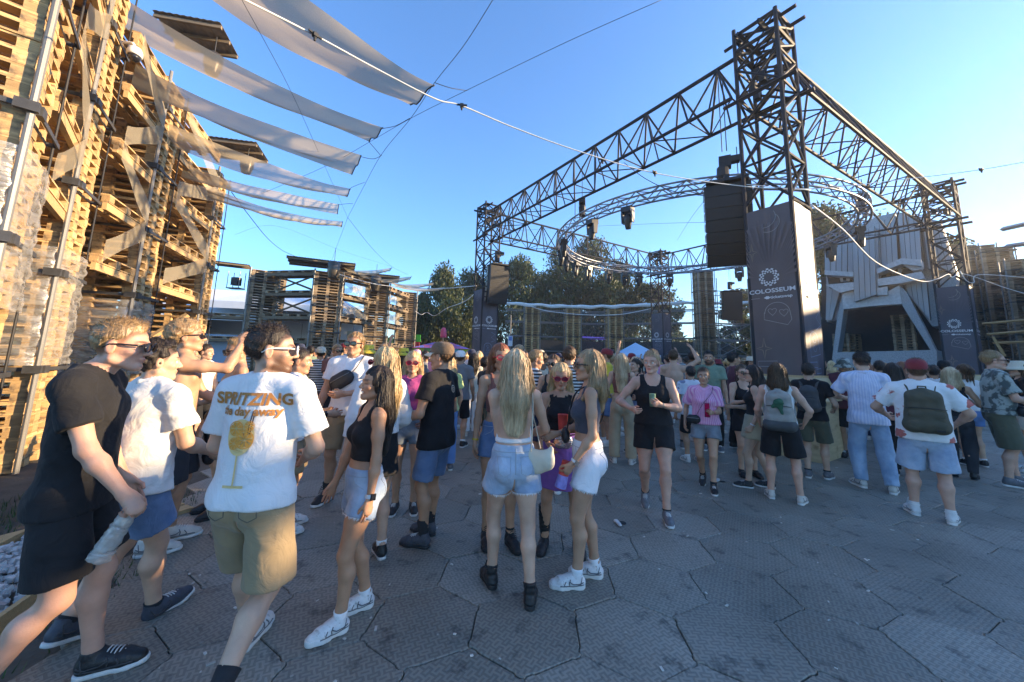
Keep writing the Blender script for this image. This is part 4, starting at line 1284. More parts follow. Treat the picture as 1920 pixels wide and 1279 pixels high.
plate('jaw', [(1687, 536), (1700, 548), (1754, 656), (1748, 662), (1690, 570)], .45, .9, M_JAW)
plate('jaw', [(1560, 674), (1570, 592), (1580, 551), (1582, 580), (1575, 632), (1568, 674)], .45, .9, M_JAW)
strips((1697, 528), (1737, 528), (1744, 600), (1702, 551), 4, .1, .5)
plate('skull', [(1548, 470), (1600, 430), (1640, 408), (1680, 398), (1764, 415), (1794, 510), (1790, 610), (1748, 612), (1702, 551), (1690, 534), (1580, 545), (1570, 600), (1550, 604)], -.75, 1.6, M_JAW)
plate('mouth_back', [(1540, 520), (1790, 500), (1790, 680), (1540, 690)], -3.2, .1, M_EYE)
plate('stage_front', [(1562, 661), (1756, 656), (1758, 690), (1560, 694)], .6, 2.5, M_JAW)
q = hp(1700, 660, -2.0)
pallet_column(q.x, q.y, math.radians(40), 30, 'pallet column standing in the dark mouth of the metal head', None, old=True, posts=False, bands=0)
q = hp(1590, 660, -2.3)
pallet_column(q.x, q.y, math.radians(20), 24, 'short pallet column at the left inside the mouth of the metal head', None, old=True, posts=False, bands=0)

# ------------------------------------------------------------------ gauze sails, hoses, cables overhead
def sail(c0, c1, d0, d1, sag, label, n=26, m=M_NET):
    """a long strip from edge (c0,d0) to edge (c1,d1) that hangs in a curve"""
    vs, fs = [], []
    R_ = random.Random(label)
    ph = R_.random() * 6
    q = 7
    for i in range(n + 1):
        s = i / n
        a = Vector(c0).lerp(Vector(c1), s); b = Vector(d0).lerp(Vector(d1), s)
        dz = -sag * math.sin(PI * s)
        for k in range(q + 1):
            e = k / q
            p = a.lerp(b, e) + Vector((0, 0, dz))
            p.z += -.10 * math.sin(PI * e) * (.5 + .5 * math.sin(PI * s)) + .045 * math.sin(9 * e + 5 * s + ph) + .02 * math.sin(21 * e - 9 * s)
            vs.append(tuple(p))
    for i in range(n):
        for k in range(q):
            fs.append((i * (q + 1) + k, i * (q + 1) + k + 1, (i + 1) * (q + 1) + k + 1, (i + 1) * (q + 1) + k))
    t = thing('gauze_sail', label, 'gauze sail', (0, 0, 0), 0, 'gauze sails strung from the left wall')
    put('sail_cloth', mesh_np('sail_cloth', vs, fs, True, [m]), t)
    e_ = MB().tube([vs[n * (q + 1) + k] for k in range(q + 1)], .012, 6).build('end_batten', M_CABLE, t)
    return t, Vector(vs[n * (q + 1)]), Vector(vs[-1])
S = [((400, -140, 3.6), (815, 155, 5.7), (255, -100, 3.9), (769, 200, 6.1), 'widest gauze sail at the top with the white hose below it'),
     ((215, -10, 5.6), (718, 241, 7.4), (205, 45, 5.9), (692, 264, 7.8), 'second gauze sail from the top, under the big one'),
     ((255, 118, 6.2), (677, 293, 8.8), (245, 160, 6.4), (660, 324, 9.2), 'third gauze sail from the top'),
     ((298, 226, 7.2), (658, 352, 10.2), (290, 262, 7.4), (648, 370, 10.6), 'fourth gauze sail, level with the lower corrugated roof'),
     ((345, 305, 8.2), (635, 384, 11.6), (340, 330, 8.4), (633, 399, 12.0), 'fifth gauze sail, second from below'),
     ((388, 348, 9.2), (642, 417, 13.0), (384, 366, 9.3), (640, 424, 13.4), 'lowest and thinnest gauze sail')]
sag_ = [.16, .16, .14, .13, .12, .15]
M_NET2 = sheer('dense_sun_gauze', (.58, .47, .31), .84, 160.0)
for k, (a, b, c, d, lb) in enumerate(S):
    sail(at(*a), at(*b), at(*c), at(*d), sag_[k], lb, m=M_NET2 if k < 3 else M_NET)
for k, (p0, p1, q0, q1) in enumerate((((636, 498, 18.6), (735, 503, 17.6), (650, 506, 19.4), (722, 509, 18.2)), ((668, 513, 20), (772, 519, 19), (684, 519, 20.8), (764, 524, 19.6)), ((722, 525, 22), (815, 531, 21), (735, 530, 22.6), (806, 535, 21.6)), ((738, 534, 24), (836, 538, 23), (750, 538, 24.6), (828, 541, 23.6)))):
    sail(at(*p0), at(*p1), at(*q0), at(*q1), .18, ['leftmost and highest', 'second', 'third', 'rightmost and lowest'][k] + ' pale gauze sail flying from the arcade roof', 14)
def cable(name, label, cat, px, r, m, sub=6, group=None, n=6):
    P = [at(*p) for p in px]
    pts = []
    for i in range(len(P) - 1):
        p0 = P[max(i - 1, 0)]; p1 = P[i]; p2 = P[i + 1]; p3 = P[min(i + 2, len(P) - 1)]
        for k in range(sub):
            t = k / sub
            pts.append(.5 * ((2 * p1) + (p2 - p0) * t + (2 * p0 - 5 * p1 + 4 * p2 - p3) * t * t + (3 * p1 - p0 - 3 * p2 + p3) * t ** 3))
    pts.append(P[-1])
    o = MB().tube(pts, r * (.6 if name == 'steel_cable' else .62), n).build(name, m, None, True)
    return tag(o, label, cat, group)
cable('mist_hose', 'long white mist hose from the top left sail to the front tower', 'hose', [(440, -10, 3.2), (590, 66, 3.8), (700, 126, 4.3), (815, 185, 4.8), (865, 198, 5.0), (960, 238, 5.4), (1080, 282, 5.8), (1230, 325, 6.3), (1400, 350, 6.8), (1520, 356, 7.1)], .016, M_HOSE)
cable('mist_hose', 'white mist hose running from the front tower to the right edge', 'hose', [(1400, 346, 6.8), (1520, 354, 7.0), (1680, 338, 7.2), (1840, 318, 7.2), (1960, 296, 7.0)], .012, M_HOSE)
cable('mist_hose', 'white hose drooping from the front pillar across the metal head', 'hose', [(1520, 383, 7.0), (1580, 430, 8.0), (1640, 490, 9.6), (1700, 519, 11.5), (1735, 528, 12.8), (1760, 522, 13.0), (1778, 514, 13.2), (1785, 520, 13.3), (1798, 512, 13.4)], .022, M_HOSE)
cable('mist_hose', 'white hose from the right tower drooping to the right edge', 'hose', [(1800, 512, 13.4), (1830, 520, 13.5), (1880, 538, 13.5), (1940, 556, 13.2)], .022, M_HOSE)
cable('mist_hose', 'white hose looped below the right tower top', 'hose', [(1800, 508, 13.4), (1812, 526, 13.4), (1826, 530, 13.4), (1836, 515, 13.4), (1940, 522, 13.2)], .02, M_HOSE)
cable('mist_hose', 'white hose sagging before the back arcade', 'hose', [(980, 568, 28), (1020, 582, 28), (1090, 590, 28), (1160, 590, 28), (1215, 580, 27.5), (1222, 578, 27.5)], .045, M_HOSE, 6)
cable('mist_hose', 'white hose drooping from the arcade roof to the far left tower', 'hose', [(628, 512, 18.0), (700, 532, 19), (770, 540, 20), (830, 541, 19.5), (893, 536, 17.6)], .03, M_HOSE)
cable('mist_hose', 'white hose wriggling before the dark tree', 'hose', [(778, 583, 25), (790, 590, 25), (800, 586, 25), (815, 592, 24), (838, 578, 22), (870, 566, 19), (893, 548, 17.6)], .03, M_HOSE)
for k, (u, v, y) in enumerate(((591, 66, 3.78), (866, 198, 4.98), (1130, 300, 6.0), (1228, 324, 6.28), (1840, 318, 7.18))):
    t = thing('mist_nozzle', ['black mist nozzle on the hose under the widest sail', 'black mist nozzle on the hose right of the sail corner', 'black mist nozzle on the hose before the long beam', 'black mist nozzle on the hose before the blue sky left of the array', 'black mist nozzle on the hose at the far right sky'][k], 'mist nozzle', at(u, v, y), random.random(), 'mist nozzles on the white hose')
    m_ = MB(); m_.box((0, 0, 0), (.05, .05, .045)); m_.build('clamp', M_BLACK, t)
    m_ = MB(); m_.lathe([(.012, -.07), (.018, -.03), (.018, 0)], 8); m_.box((.045, 0, .01), (.06, .02, .02)); m_.box((-.045, 0, .01), (.06, .02, .02)); m_.build('nozzle', M_BLACK, t)
g_ = 'thin black cables overhead'
cable('steel_cable', 'thin cable joining the sail corners, rising to the top edge', 'cable', [(930, -10, 4.3), (870, 85, 5.0), (815, 155, 5.8), (770, 222, 6.8), (715, 290, 8.4), (682, 350, 10.4), (652, 408, 12.9)], .008, M_CABLE, 6, g_)
cable('steel_cable', 'thin cable from the lowest sail corner down to the arcade', 'cable', [(652, 408, 12.9), (700, 468, 16.0), (735, 500, 19.5), (765, 515, 21)], .01, M_CABLE, 6, g_)
cable('steel_cable', 'thin cable from the top edge through the third sail corner', 'cable', [(1240, 0, 5.0), (1060, 80, 5.4), (870, 172, 6.2), (770, 222, 6.8), (690, 268, 8.0), (610, 312, 9.0), (470, 372, 10.0)], .007, M_CABLE, 6, g_)
cable('steel_cable', 'thin cable crossing the sails from the top edge to the lowest corner', 'cable', [(448, -10, 4.0), (540, 160, 6.0), (595, 280, 8.2), (652, 408, 12.9)], .006, M_CABLE, 6, g_)
cable('steel_cable', 'thin cable from the lowest sail corner straight down to the arcade roof', 'cable', [(652, 408, 12.9), (636, 450, 15), (622, 488, 18.5)], .008, M_CABLE, 4, g_)
cable('steel_cable', 'thick black cable sagging from the last golden column to the arcade roof', 'cable', [(434, 360, 10.2), (460, 395, 12), (500, 445, 15), (530, 470, 17), (560, 483, 18.6)], .018, M_CABLE, 6, g_)
cable('steel_cable', 'faint cable sagging across the low sky to the arcade', 'cable', [(440, 440, 14), (520, 424, 15), (640, 470, 18), (735, 500, 19.5)], .006, M_CABLE, 6, g_)
cable('steel_cable', 'black cable drooping from the long beam to the loudspeaker array', 'cable', [(1170, 305, 10.5), (1210, 335, 9.8), (1260, 358, 9.0), (1310, 366, 8.2), (1345, 366, 7.9)], .016, M_CABLE, 6, g_)
cable('steel_cable', 'thin guy cable across the sky left of the loudspeaker array', 'cable', [(958, 433, 17.4), (1100, 425, 16), (1240, 419, 12), (1330, 417, 9)], .008, M_CABLE, 4, g_)
cable('steel_cable', 'thin slanting cable below the loudspeaker array', 'cable', [(1322, 375, 9), (1295, 410, 12), (1270, 450, 18)], .008, M_CABLE, 4, g_)
short = [((815, 155, 5.75), (845, 165, 5.9), (876, 170, 6.2)), ((718, 241, 7.4), (742, 236, 7.2), (768, 222, 6.8)), ((692, 266, 7.8), (704, 280, 8.1), (714, 292, 8.4)), ((677, 294, 8.8), (700, 298, 8.5), (716, 291, 8.4)), ((658, 352, 10.2), (675, 345, 10.2), (684, 342, 10.2)), ((635, 384, 11.6), (652, 382, 11.4), (662, 382, 11.4))]
for k, p in enumerate(short):
    cable('tension_strap', f'short tensioner at the corner of the {["widest", "second", "third (lower corner)", "third (upper corner)", "fourth", "fifth"][k]} gauze sail', 'tensioner', p, .010, M_CABLE, 4, 'tensioners of the gauze sails')

# ------------------------------------------------------------------ tents, booth, sign
M_TENT = mat('white_tent_cloth', (.66, .70, .74), .8, .06, 2)
M_TENTB = mat('pale_blue_tent', (.42, .60, .78), .8, .06, 2)
def big_tent(c, w, d, h, hr, rz, label, m):
    t = thing('tent', label, 'tent', c, rz)
    r = MB()
    nx = 10
    for k in range(nx):
        pass
    r._add([(-w / 2, -d / 2, h), (w / 2, -d / 2, h), (w / 2, d / 2, h), (-w / 2, d / 2, h), (-w * .22, 0, h + hr), (w * .22, 0, h + hr)], [(0, 1, 5, 4), (2, 3, 4, 5), (1, 2, 5), (3, 0, 4)])
    r.build('roof', m, t)
    s = MB(); s.box((0, d / 2, h / 2), (w, .04, h)); s.build('side_cloth', m, t); s = MB(); s.box((0, -d / 2, h - .25), (w, .04, .5)); s.build('valance', m, t)
    for sx in (-1, 1):
        for sy in (-1, 1):
            strut(t, 'pole', (sx * w / 2, sy * d / 2, 0), (sx * w / 2, sy * d / 2, h), .05, M_ALU)
    return t
q = at(420, 660, 30)
big_tent((q.x, q.y, 0), 9, 8, 4.2, 2.2, .3, 'large white marquee behind the left end of the arcade', M_TENT)
q = at(560, 660, 31)
big_tent((q.x, q.y, 0), 10, 9, 5.0, 1.6, .2, 'long white marquee seen through the arcade bays', M_TENT)
q = at(345, 660, 19)
M_BLUEW = mat('pale_blue_sheet', (.30, .42, .58), .6, .06, 2)
tag(boxo(None, 'site_hoarding', (q.x, q.y, 1.2), (5.0, .08, 2.4), M_BLUEW, .3), 'pale blue hoarding between the golden wall and the arcade', 'hoarding')
q = at(1192, 670, 24)
t = thing('gazebo', 'small pale blue gazebo roof above the crowd at the back', 'gazebo', (q.x, q.y, 0))
r = MB(); r._add([(-1.15, -1.15, 1.95), (1.15, -1.15, 1.95), (1.15, 1.15, 1.95), (-1.15, 1.15, 1.95), (0, 0, 2.75), (-1.15, -1.15, 1.75), (1.15, -1.15, 1.75), (1.15, 1.15, 1.75), (-1.15, 1.15, 1.75)], [(0, 1, 4), (1, 2, 4), (2, 3, 4), (3, 0, 4), (5, 6, 1, 0), (6, 7, 2, 1), (7, 8, 3, 2), (8, 5, 0, 3)])
r.build('roof', M_TENTB, t)
for sx in (-1.1, 1.1):
    for sy in (-1.1, 1.1): strut(t, 'pole', (sx, sy, 0), (sx, sy, 1.9), .03, M_ALU)
# colourful ice lolly booth
def multi(name, cols, sc):
    m, nt, b = newmat(name); L = nt.links.new
    tc = N(nt, 'ShaderNodeTexCoord'); nz = N(nt, 'ShaderNodeTexNoise'); nz.inputs['Scale'].default_value = sc; nz.inputs['Detail'].default_value = 1; L(tc.outputs['Object'], nz.inputs['Vector'])
    cr = N(nt, 'ShaderNodeValToRGB'); cr.color_ramp.interpolation = 'CONSTANT'
    e = cr.color_ramp.elements
    while len(e) < len(cols): e.new(.5)
    for i, c in enumerate(cols): e[i].position = .3 + .4 * i / len(cols) if i else 0; e[i].color = rgb(c)
    L(nz.outputs['Fac'], cr.inputs[0]); L(cr.outputs[0], b.inputs['Base Color']); b.inputs['Roughness'].default_value = .5
    return m
q = at(830, 655, 27)
t = thing('kiosk', 'colourful painted kiosk with a pink lolly on its roof left of the far banner', 'kiosk', (q.x, q.y, 0), .1)
for k_, c_ in enumerate(((.42, .50, .06), (.12, .42, .12), (.05, .22, .55), (.06, .40, .50), (.40, .50, .05))):
    boxo(t, 'painted_panel', (-1.56 + .78 * k_, 0, 1.05), (.775, 2.2, 2.1), mat('booth_paint_%s' % 'abcde'[k_], c_, .5, .25, 2))
r = MB(); r._add([(-2.0, -1.2, 2.1), (2.0, -1.2, 2.1), (2.0, 1.2, 2.1), (-2.0, 1.2, 2.1), (-.6, 0, 2.55), (.6, 0, 2.55)], [(0, 1, 5, 4), (2, 3, 4, 5), (1, 2, 5), (3, 0, 4)])
r.build('roof', multi('booth_roof', [(.16, .2, .6), (.45, .1, .25), (.3, .15, .5)], 1.4), t)
M_PINK = mat('pink_lolly', (.75, .08, .16), .4, .05, 3)
MB().lathe([(.02, 3.62), (.12, 3.58), (.2, 3.42), (.22, 3.0), (.22, 2.9)], 12).build('lolly', M_PINK, t, True)
strut(t, 'lolly_stick', (0, 0, 2.4), (0, 0, 2.95), .06, M_PLY)
q = at(780, 640, 26)
t = thing('flag_sign', 'tall green and red feather sign at the right end of the arcade', 'sign', (q.x, q.y, 0))
strut(t, 'pole', (0, 0, 0), (0, 0, 3.0), .03, M_BLACK)
MB().box((0, 0, 2.75), (.6, .05, .5)).build('green_panel', mat('sign_green', (.06, .5, .06), .5, .05, 3), t)
MB().box((0, 0, 1.85), (.5, .05, 1.3)).build('red_panel', mat('sign_red', (.5, .03, .05), .5, .05, 3), t)
q = at(957, 630, 23)
t = thing('info_sign', 'small white and blue sign on a pole right of the far left pillar', 'sign', (q.x, q.y, 0))
strut(t, 'pole', (0, 0, 0), (0, 0, 4.2), .03, M_GALV)
MB().box((0, -.03, 2.6), (.28, .04, .62)).build('sign_panel', mat('sign_white', (.6, .66, .72), .5, .05, 3), t)
MB().box((0, -.055, 2.75), (.2, .01, .25)).build('sign_mark', mat('sign_blue', (.08, .2, .5), .5, .05, 3), t)
# ------------------------------------------------------------------ figures: bodies and clothes grown as smooth distance fields
def axis_pts(lo, hi, h, flo=None, fhi=None, hf=None):
    if flo is None or hf is None or flo > hi or fhi < lo:
        return np.linspace(lo, hi, max(4, int((hi - lo) / h) + 1))
    flo, fhi = max(lo, flo), min(hi, fhi)
    a = [np.linspace(flo, fhi, max(3, int((fhi - flo) / hf) + 1))]
    if flo - lo > 1e-4: a.insert(0, np.linspace(lo, flo, max(2, int((flo - lo) / h) + 2))[:-1])
    if hi - fhi > 1e-4: a.append(np.linspace(fhi, hi, max(2, int((hi - fhi) / h) + 2))[1:])
    return np.concatenate(a)

def C(a, b, ra, rb=None, n=None, k=1.0, flat=False, sub=False, sm=None):
    """tapered limb from a to b; n,k squash it along direction n; flat ends it with a cut"""
    return dict(a=np.array(a, float), b=np.array(b, float), ra=ra, rb=ra if rb is None else rb, n=None if n is None else np.array(n, float), k=k, flat=flat, sub=sub, sm=sm, e=None)
def E(c, r, M=None, sub=False, sm=None):
    """ellipsoid"""
    return dict(a=np.array(c, float), b=np.array(c, float), ra=max(r), rb=max(r), e=np.array(r, float), M=M, n=None, k=1.0, flat=False, sub=sub, sm=sm)

def evaluate(prims, xs, ys, zs, k=.03, grow=0.0):
    Fd = np.full((len(xs), len(ys), len(zs)), 1.0, dtype=np.float32)
    st = max(np.diff(xs).max(), np.diff(ys).max(), np.diff(zs).max())
    for p in prims:
        kk = p['sm'] if p['sm'] is not None else k
        m = max(p['ra'], p['rb']) * max(1.0, 1.0) + grow + kk + 2 * st
        lo = np.minimum(p['a'], p['b']) - m; hi = np.maximum(p['a'], p['b']) + m
        i0, i1 = np.searchsorted(xs, lo[0]), np.searchsorted(xs, hi[0])
        j0, j1 = np.searchsorted(ys, lo[1]), np.searchsorted(ys, hi[1])
        k0, k1 = np.searchsorted(zs, lo[2]), np.searchsorted(zs, hi[2])
        if i1 <= i0 or j1 <= j0 or k1 <= k0: continue
        X = xs[i0:i1, None, None] - p['a'][0]; Y = ys[None, j0:j1, None] - p['a'][1]; Z = zs[None, None, k0:k1] - p['a'][2]
        if p['e'] is not None:
            r = p['e'] + grow
            if p.get('M') is not None:
                M = p['M']
                X, Y, Z = (X * M[0, 0] + Y * M[1, 0] + Z * M[2, 0], X * M[0, 1] + Y * M[1, 1] + Z * M[2, 1], X * M[0, 2] + Y * M[1, 2] + Z * M[2, 2])
            q = np.sqrt((X / r[0]) ** 2 + (Y / r[1]) ** 2 + (Z / r[2]) ** 2)
            q2 = np.sqrt((X / r[0] ** 2) ** 2 + (Y / r[1] ** 2) ** 2 + (Z / r[2] ** 2) ** 2) + 1e-9
            d = q * (q - 1) / q2
        else:
            ab = p['b'] - p['a']; L2 = float(ab @ ab) + 1e-12; L = math.sqrt(L2)
            t0 = (X * ab[0] + Y * ab[1] + Z * ab[2]) / L2
            t = np.clip(t0, 0, 1)
            dx, dy, dz = X - t * ab[0], Y - t * ab[1], Z - t * ab[2]
            if p['n'] is not None:
                n = p['n']; s = (dx * n[0] + dy * n[1] + dz * n[2]) * (p['k'] - 1)
                dx, dy, dz = dx + n[0] * s, dy + n[1] * s, dz + n[2] * s
            d = np.sqrt(dx * dx + dy * dy + dz * dz) - (p['ra'] + (p['rb'] - p['ra']) * t) - grow
            if p['flat']:
                d = np.maximum(d, (t0 - 1) * L)
                if p['flat'] == 2: d = np.maximum(d, -t0 * L)
        A = Fd[i0:i1, j0:j1, k0:k1]
        if p['sub']:
            d = -d
            h = np.clip(.5 - .5 * (d - A) / kk, 0, 1)
            A[...] = d + (A - d) * h + kk * h * (1 - h)
        else:
            h = np.clip(.5 + .5 * (d - A) / kk, 0, 1)
            A[...] = d + (A - d) * h - kk * h * (1 - h)
    return Fd

def surface_nets(Fd, xs, ys, zs):
    ins = Fd < 0
    c = [ins[a:Fd.shape[0] - 1 + a, b:Fd.shape[1] - 1 + b, e:Fd.shape[2] - 1 + e] for a in (0, 1) for b in (0, 1) for e in (0, 1)]
    al = c[0].copy(); an = c[0].copy()
    for q in c[1:]:
        al &= q; an |= q
    act = an & ~al
    I = np.argwhere(act)
    if len(I) == 0: return np.zeros((0, 3)), np.zeros((0, 4), dtype=np.int32)
    ids = np.full(act.shape, -1, dtype=np.int32)
    ids[act] = np.arange(len(I))
    S = np.zeros((len(I), 3)); cnt = np.zeros(len(I))
    ax = (xs, ys, zs)
    for d in range(3):
        o1, o2 = [q for q in range(3) if q != d]
        for u in (0, 1):
            for v in (0, 1):
                a = I.copy(); a[:, o1] += u; a[:, o2] += v
                b = a.copy(); b[:, d] += 1
                fa = Fd[a[:, 0], a[:, 1], a[:, 2]]; fb = Fd[b[:, 0], b[:, 1], b[:, 2]]
                m = (fa < 0) != (fb < 0)
                t = fa[m] / (fa[m] - fb[m])
                for q in range(3):
                    if q == d: S[m, q] += ax[q][a[m, q]] + t * (ax[q][b[m, q]] - ax[q][a[m, q]])
                    else: S[m, q] += ax[q][a[m, q]]
                cnt[m] += 1
    V = S / cnt[:, None]
    Q = []
    for d in range(3):
        o1, o2 = (d + 1) % 3, (d + 2) % 3
        sl0 = [slice(None)] * 3; sl1 = [slice(None)] * 3
        sl0[d] = slice(0, -1); sl1[d] = slice(1, None)
        a, b = ins[tuple(sl0)], ins[tuple(sl1)]
        E_ = np.argwhere(a != b)
        ok = (E_[:, o1] > 0) & (E_[:, o2] > 0) & (E_[:, o1] < Fd.shape[o1] - 1) & (E_[:, o2] < Fd.shape[o2] - 1)
        E_ = E_[ok]
        if len(E_) == 0: continue
        fl = a[E_[:, 0], E_[:, 1], E_[:, 2]]
        def cell(u, v):
            q = E_.copy(); q[:, o1] -= u; q[:, o2] -= v
            return ids[q[:, 0], q[:, 1], q[:, 2]]
        q = np.stack([cell(1, 1), cell(0, 1), cell(0, 0), cell(1, 0)], 1)
        q[~fl] = q[~fl][:, ::-1]
        Q.append(q)
    return V, np.concatenate(Q)

def bounds(prims, m):
    lo = np.min([np.minimum(p['a'], p['b']) - max(p['ra'], p['rb']) for p in prims if not p['sub']], 0) - m
    hi = np.max([np.maximum(p['a'], p['b']) + max(p['ra'], p['rb']) for p in prims if not p['sub']], 0) + m
    return lo, hi

def relax(V, Q, it=1, f=.5):
    n = len(V)
    for _ in range(it):
        S = np.zeros_like(V); c = np.zeros(n)
        for a, b in ((0, 1), (1, 2), (2, 3), (3, 0)):
            np.add.at(S, Q[:, a], V[Q[:, b]]); np.add.at(c, Q[:, a], 1)
            np.add.at(S, Q[:, b], V[Q[:, a]]); np.add.at(c, Q[:, b], 1)
        V = V * (1 - f) + f * S / np.maximum(c, 1)[:, None]
    return V

def Rm(ax, deg):
    return np.array(Matrix.Rotation(math.radians(deg), 3, ax))

def frame_from(d, up):
    d = d / np.linalg.norm(d)
    x = np.cross(d, up); x = x / (np.linalg.norm(x) + 1e-9)
    u = np.cross(x, d)
    return np.stack([x, d, u], 1)          # columns: side, along, up

def ik(a, t, l1, l2, pole):
    a = np.array(a, float); t = np.array(t, float); pole = np.array(pole, float)
    d = t - a; L = np.linalg.norm(d)
    if L > (l1 + l2) * .999:
        t = a + d / L * (l1 + l2) * .999; d = t - a; L = np.linalg.norm(d)
    u = d / L
    x = (l1 * l1 - l2 * l2 + L * L) / (2 * L)
    h = math.sqrt(max(l1 * l1 - x * x, 0))
    pp = pole - u * (pole @ u); pp = pp / (np.linalg.norm(pp) + 1e-9)
    return a + u * x + pp * h, t

SHOES = {}
# ---- materials for figures
def skin_mat(name, c):
    if name in MATS: return MATS[name]
    m, nt, b = newmat(name); L = nt.links.new
    a = N(nt, 'ShaderNodeAttribute', attribute_name='paint')
    tc = N(nt, 'ShaderNodeTexCoord'); nz = N(nt, 'ShaderNodeTexNoise'); nz.inputs['Scale'].default_value = 9; nz.inputs['Detail'].default_value = 6
    L(tc.outputs['Object'], nz.inputs['Vector'])
    r = N(nt, 'ShaderNodeMapRange'); r.inputs[1].default_value = .3; r.inputs[2].default_value = .7; r.inputs[3].default_value = .82; r.inputs[4].default_value = 1.14; L(nz.outputs['Fac'], r.inputs[0])
    v = N(nt, 'ShaderNodeVectorMath', operation='SCALE'); v.inputs[0].default_value = c; L(r.outputs[0], v.inputs['Scale'])
    mm = N(nt, 'ShaderNodeVectorMath', operation='MULTIPLY'); L(v.outputs[0], mm.inputs[0]); L(a.outputs['Color'], mm.inputs[1])
    L(mm.outputs[0], b.inputs['Base Color'])
    b.inputs['Roughness'].default_value = .48; b.inputs['Specular IOR Level'].default_value = .35
    b.inputs['Subsurface Weight'].default_value = .12; b.inputs['Subsurface Radius'].default_value = (1, .35, .2); b.inputs['Subsurface Scale'].default_value = .012
    n2 = N(nt, 'ShaderNodeTexNoise'); n2.inputs['Scale'].default_value = 160; L(tc.outputs['Object'], n2.inputs['Vector'])
    bp = N(nt, 'ShaderNodeBump'); bp.inputs['Strength'].default_value = .08; bp.inputs['Distance'].default_value = .01; L(n2.outputs['Fac'], bp.inputs['Height']); L(bp.outputs[0], b.inputs['Normal'])
    MATS[name] = m
    return m
SK = {'fair': skin_mat('fair_skin', (.54, .325, .225)), 'tan': skin_mat('tanned_skin', (.46, .255, .16)), 'gold': skin_mat('sun_tanned_skin', (.44, .235, .14)), 'brown': skin_mat('brown_skin', (.22, .115, .065)), 'pink': skin_mat('rosy_skin', (.55, .305, .215))}

def hair_mat(name, c, c2):
    if name in MATS: return MATS[name]
    m, nt, b = newmat(name); L = nt.links.new
    tc = N(nt, 'ShaderNodeTexCoord')
    sx = N(nt, 'ShaderNodeMapping'); sx.inputs['Scale'].default_value = (1, 1, .09); L(tc.outputs['Object'], sx.inputs[0])
    nz = N(nt, 'ShaderNodeTexNoise'); nz.inputs['Scale'].default_value = 90; nz.inputs['Detail'].default_value = 4; nz.inputs['Distortion'].default_value = .3; L(sx.outputs[0], nz.inputs['Vector'])
    n3 = N(nt, 'ShaderNodeTexNoise'); n3.inputs['Scale'].default_value = 14; n3.inputs['Detail'].default_value = 2; L(sx.outputs[0], n3.inputs['Vector'])
    ad = N(nt, 'ShaderNodeMath', operation='ADD'); L(nz.outputs['Fac'], ad.inputs[0]); L(n3.outputs['Fac'], ad.inputs[1])
    r = N(nt, 'ShaderNodeMapRange'); r.inputs[1].default_value = .75; r.inputs[2].default_value = 1.25; L(ad.outputs[0], r.inputs[0])
    mx = N(nt, 'ShaderNodeMix', data_type='RGBA'); mx.inputs[6].default_value = rgb(c); mx.inputs[7].default_value = rgb(c2); L(r.outputs[0], mx.inputs[0])
    L(mx.outputs[2], b.inputs['Base Color']); b.inputs['Roughness'].default_value = .40 if c[0] > .05 else .52; b.inputs['Specular IOR Level'].default_value = .5 if c[0] > .05 else .3
    bp = N(nt, 'ShaderNodeBump'); bp.inputs['Strength'].default_value = .7; bp.inputs['Distance'].default_value = .01; L(nz.outputs['Fac'], bp.inputs['Height']); L(bp.outputs[0], b.inputs['Normal'])
    MATS[name] = m
    return m
HM = {'blond': hair_mat('blond_hair', (.30, .18, .075), (.66, .47, .24)), 'ash': hair_mat('ash_blond_hair', (.30, .19, .095), (.62, .46, .28)), 'dark': hair_mat('dark_hair', (.008, .006, .005), (.035, .025, .02)), 'brown': hair_mat('brown_hair', (.04, .022, .012), (.11, .06, .03)),
      'sandy': hair_mat('sandy_hair', (.15, .085, .035), (.32, .20, .09)), 'red': hair_mat('auburn_hair', (.12, .035, .012), (.28, .09, .03)), 'light': hair_mat('light_brown_hair', (.17, .095, .042), (.40, .26, .13))}

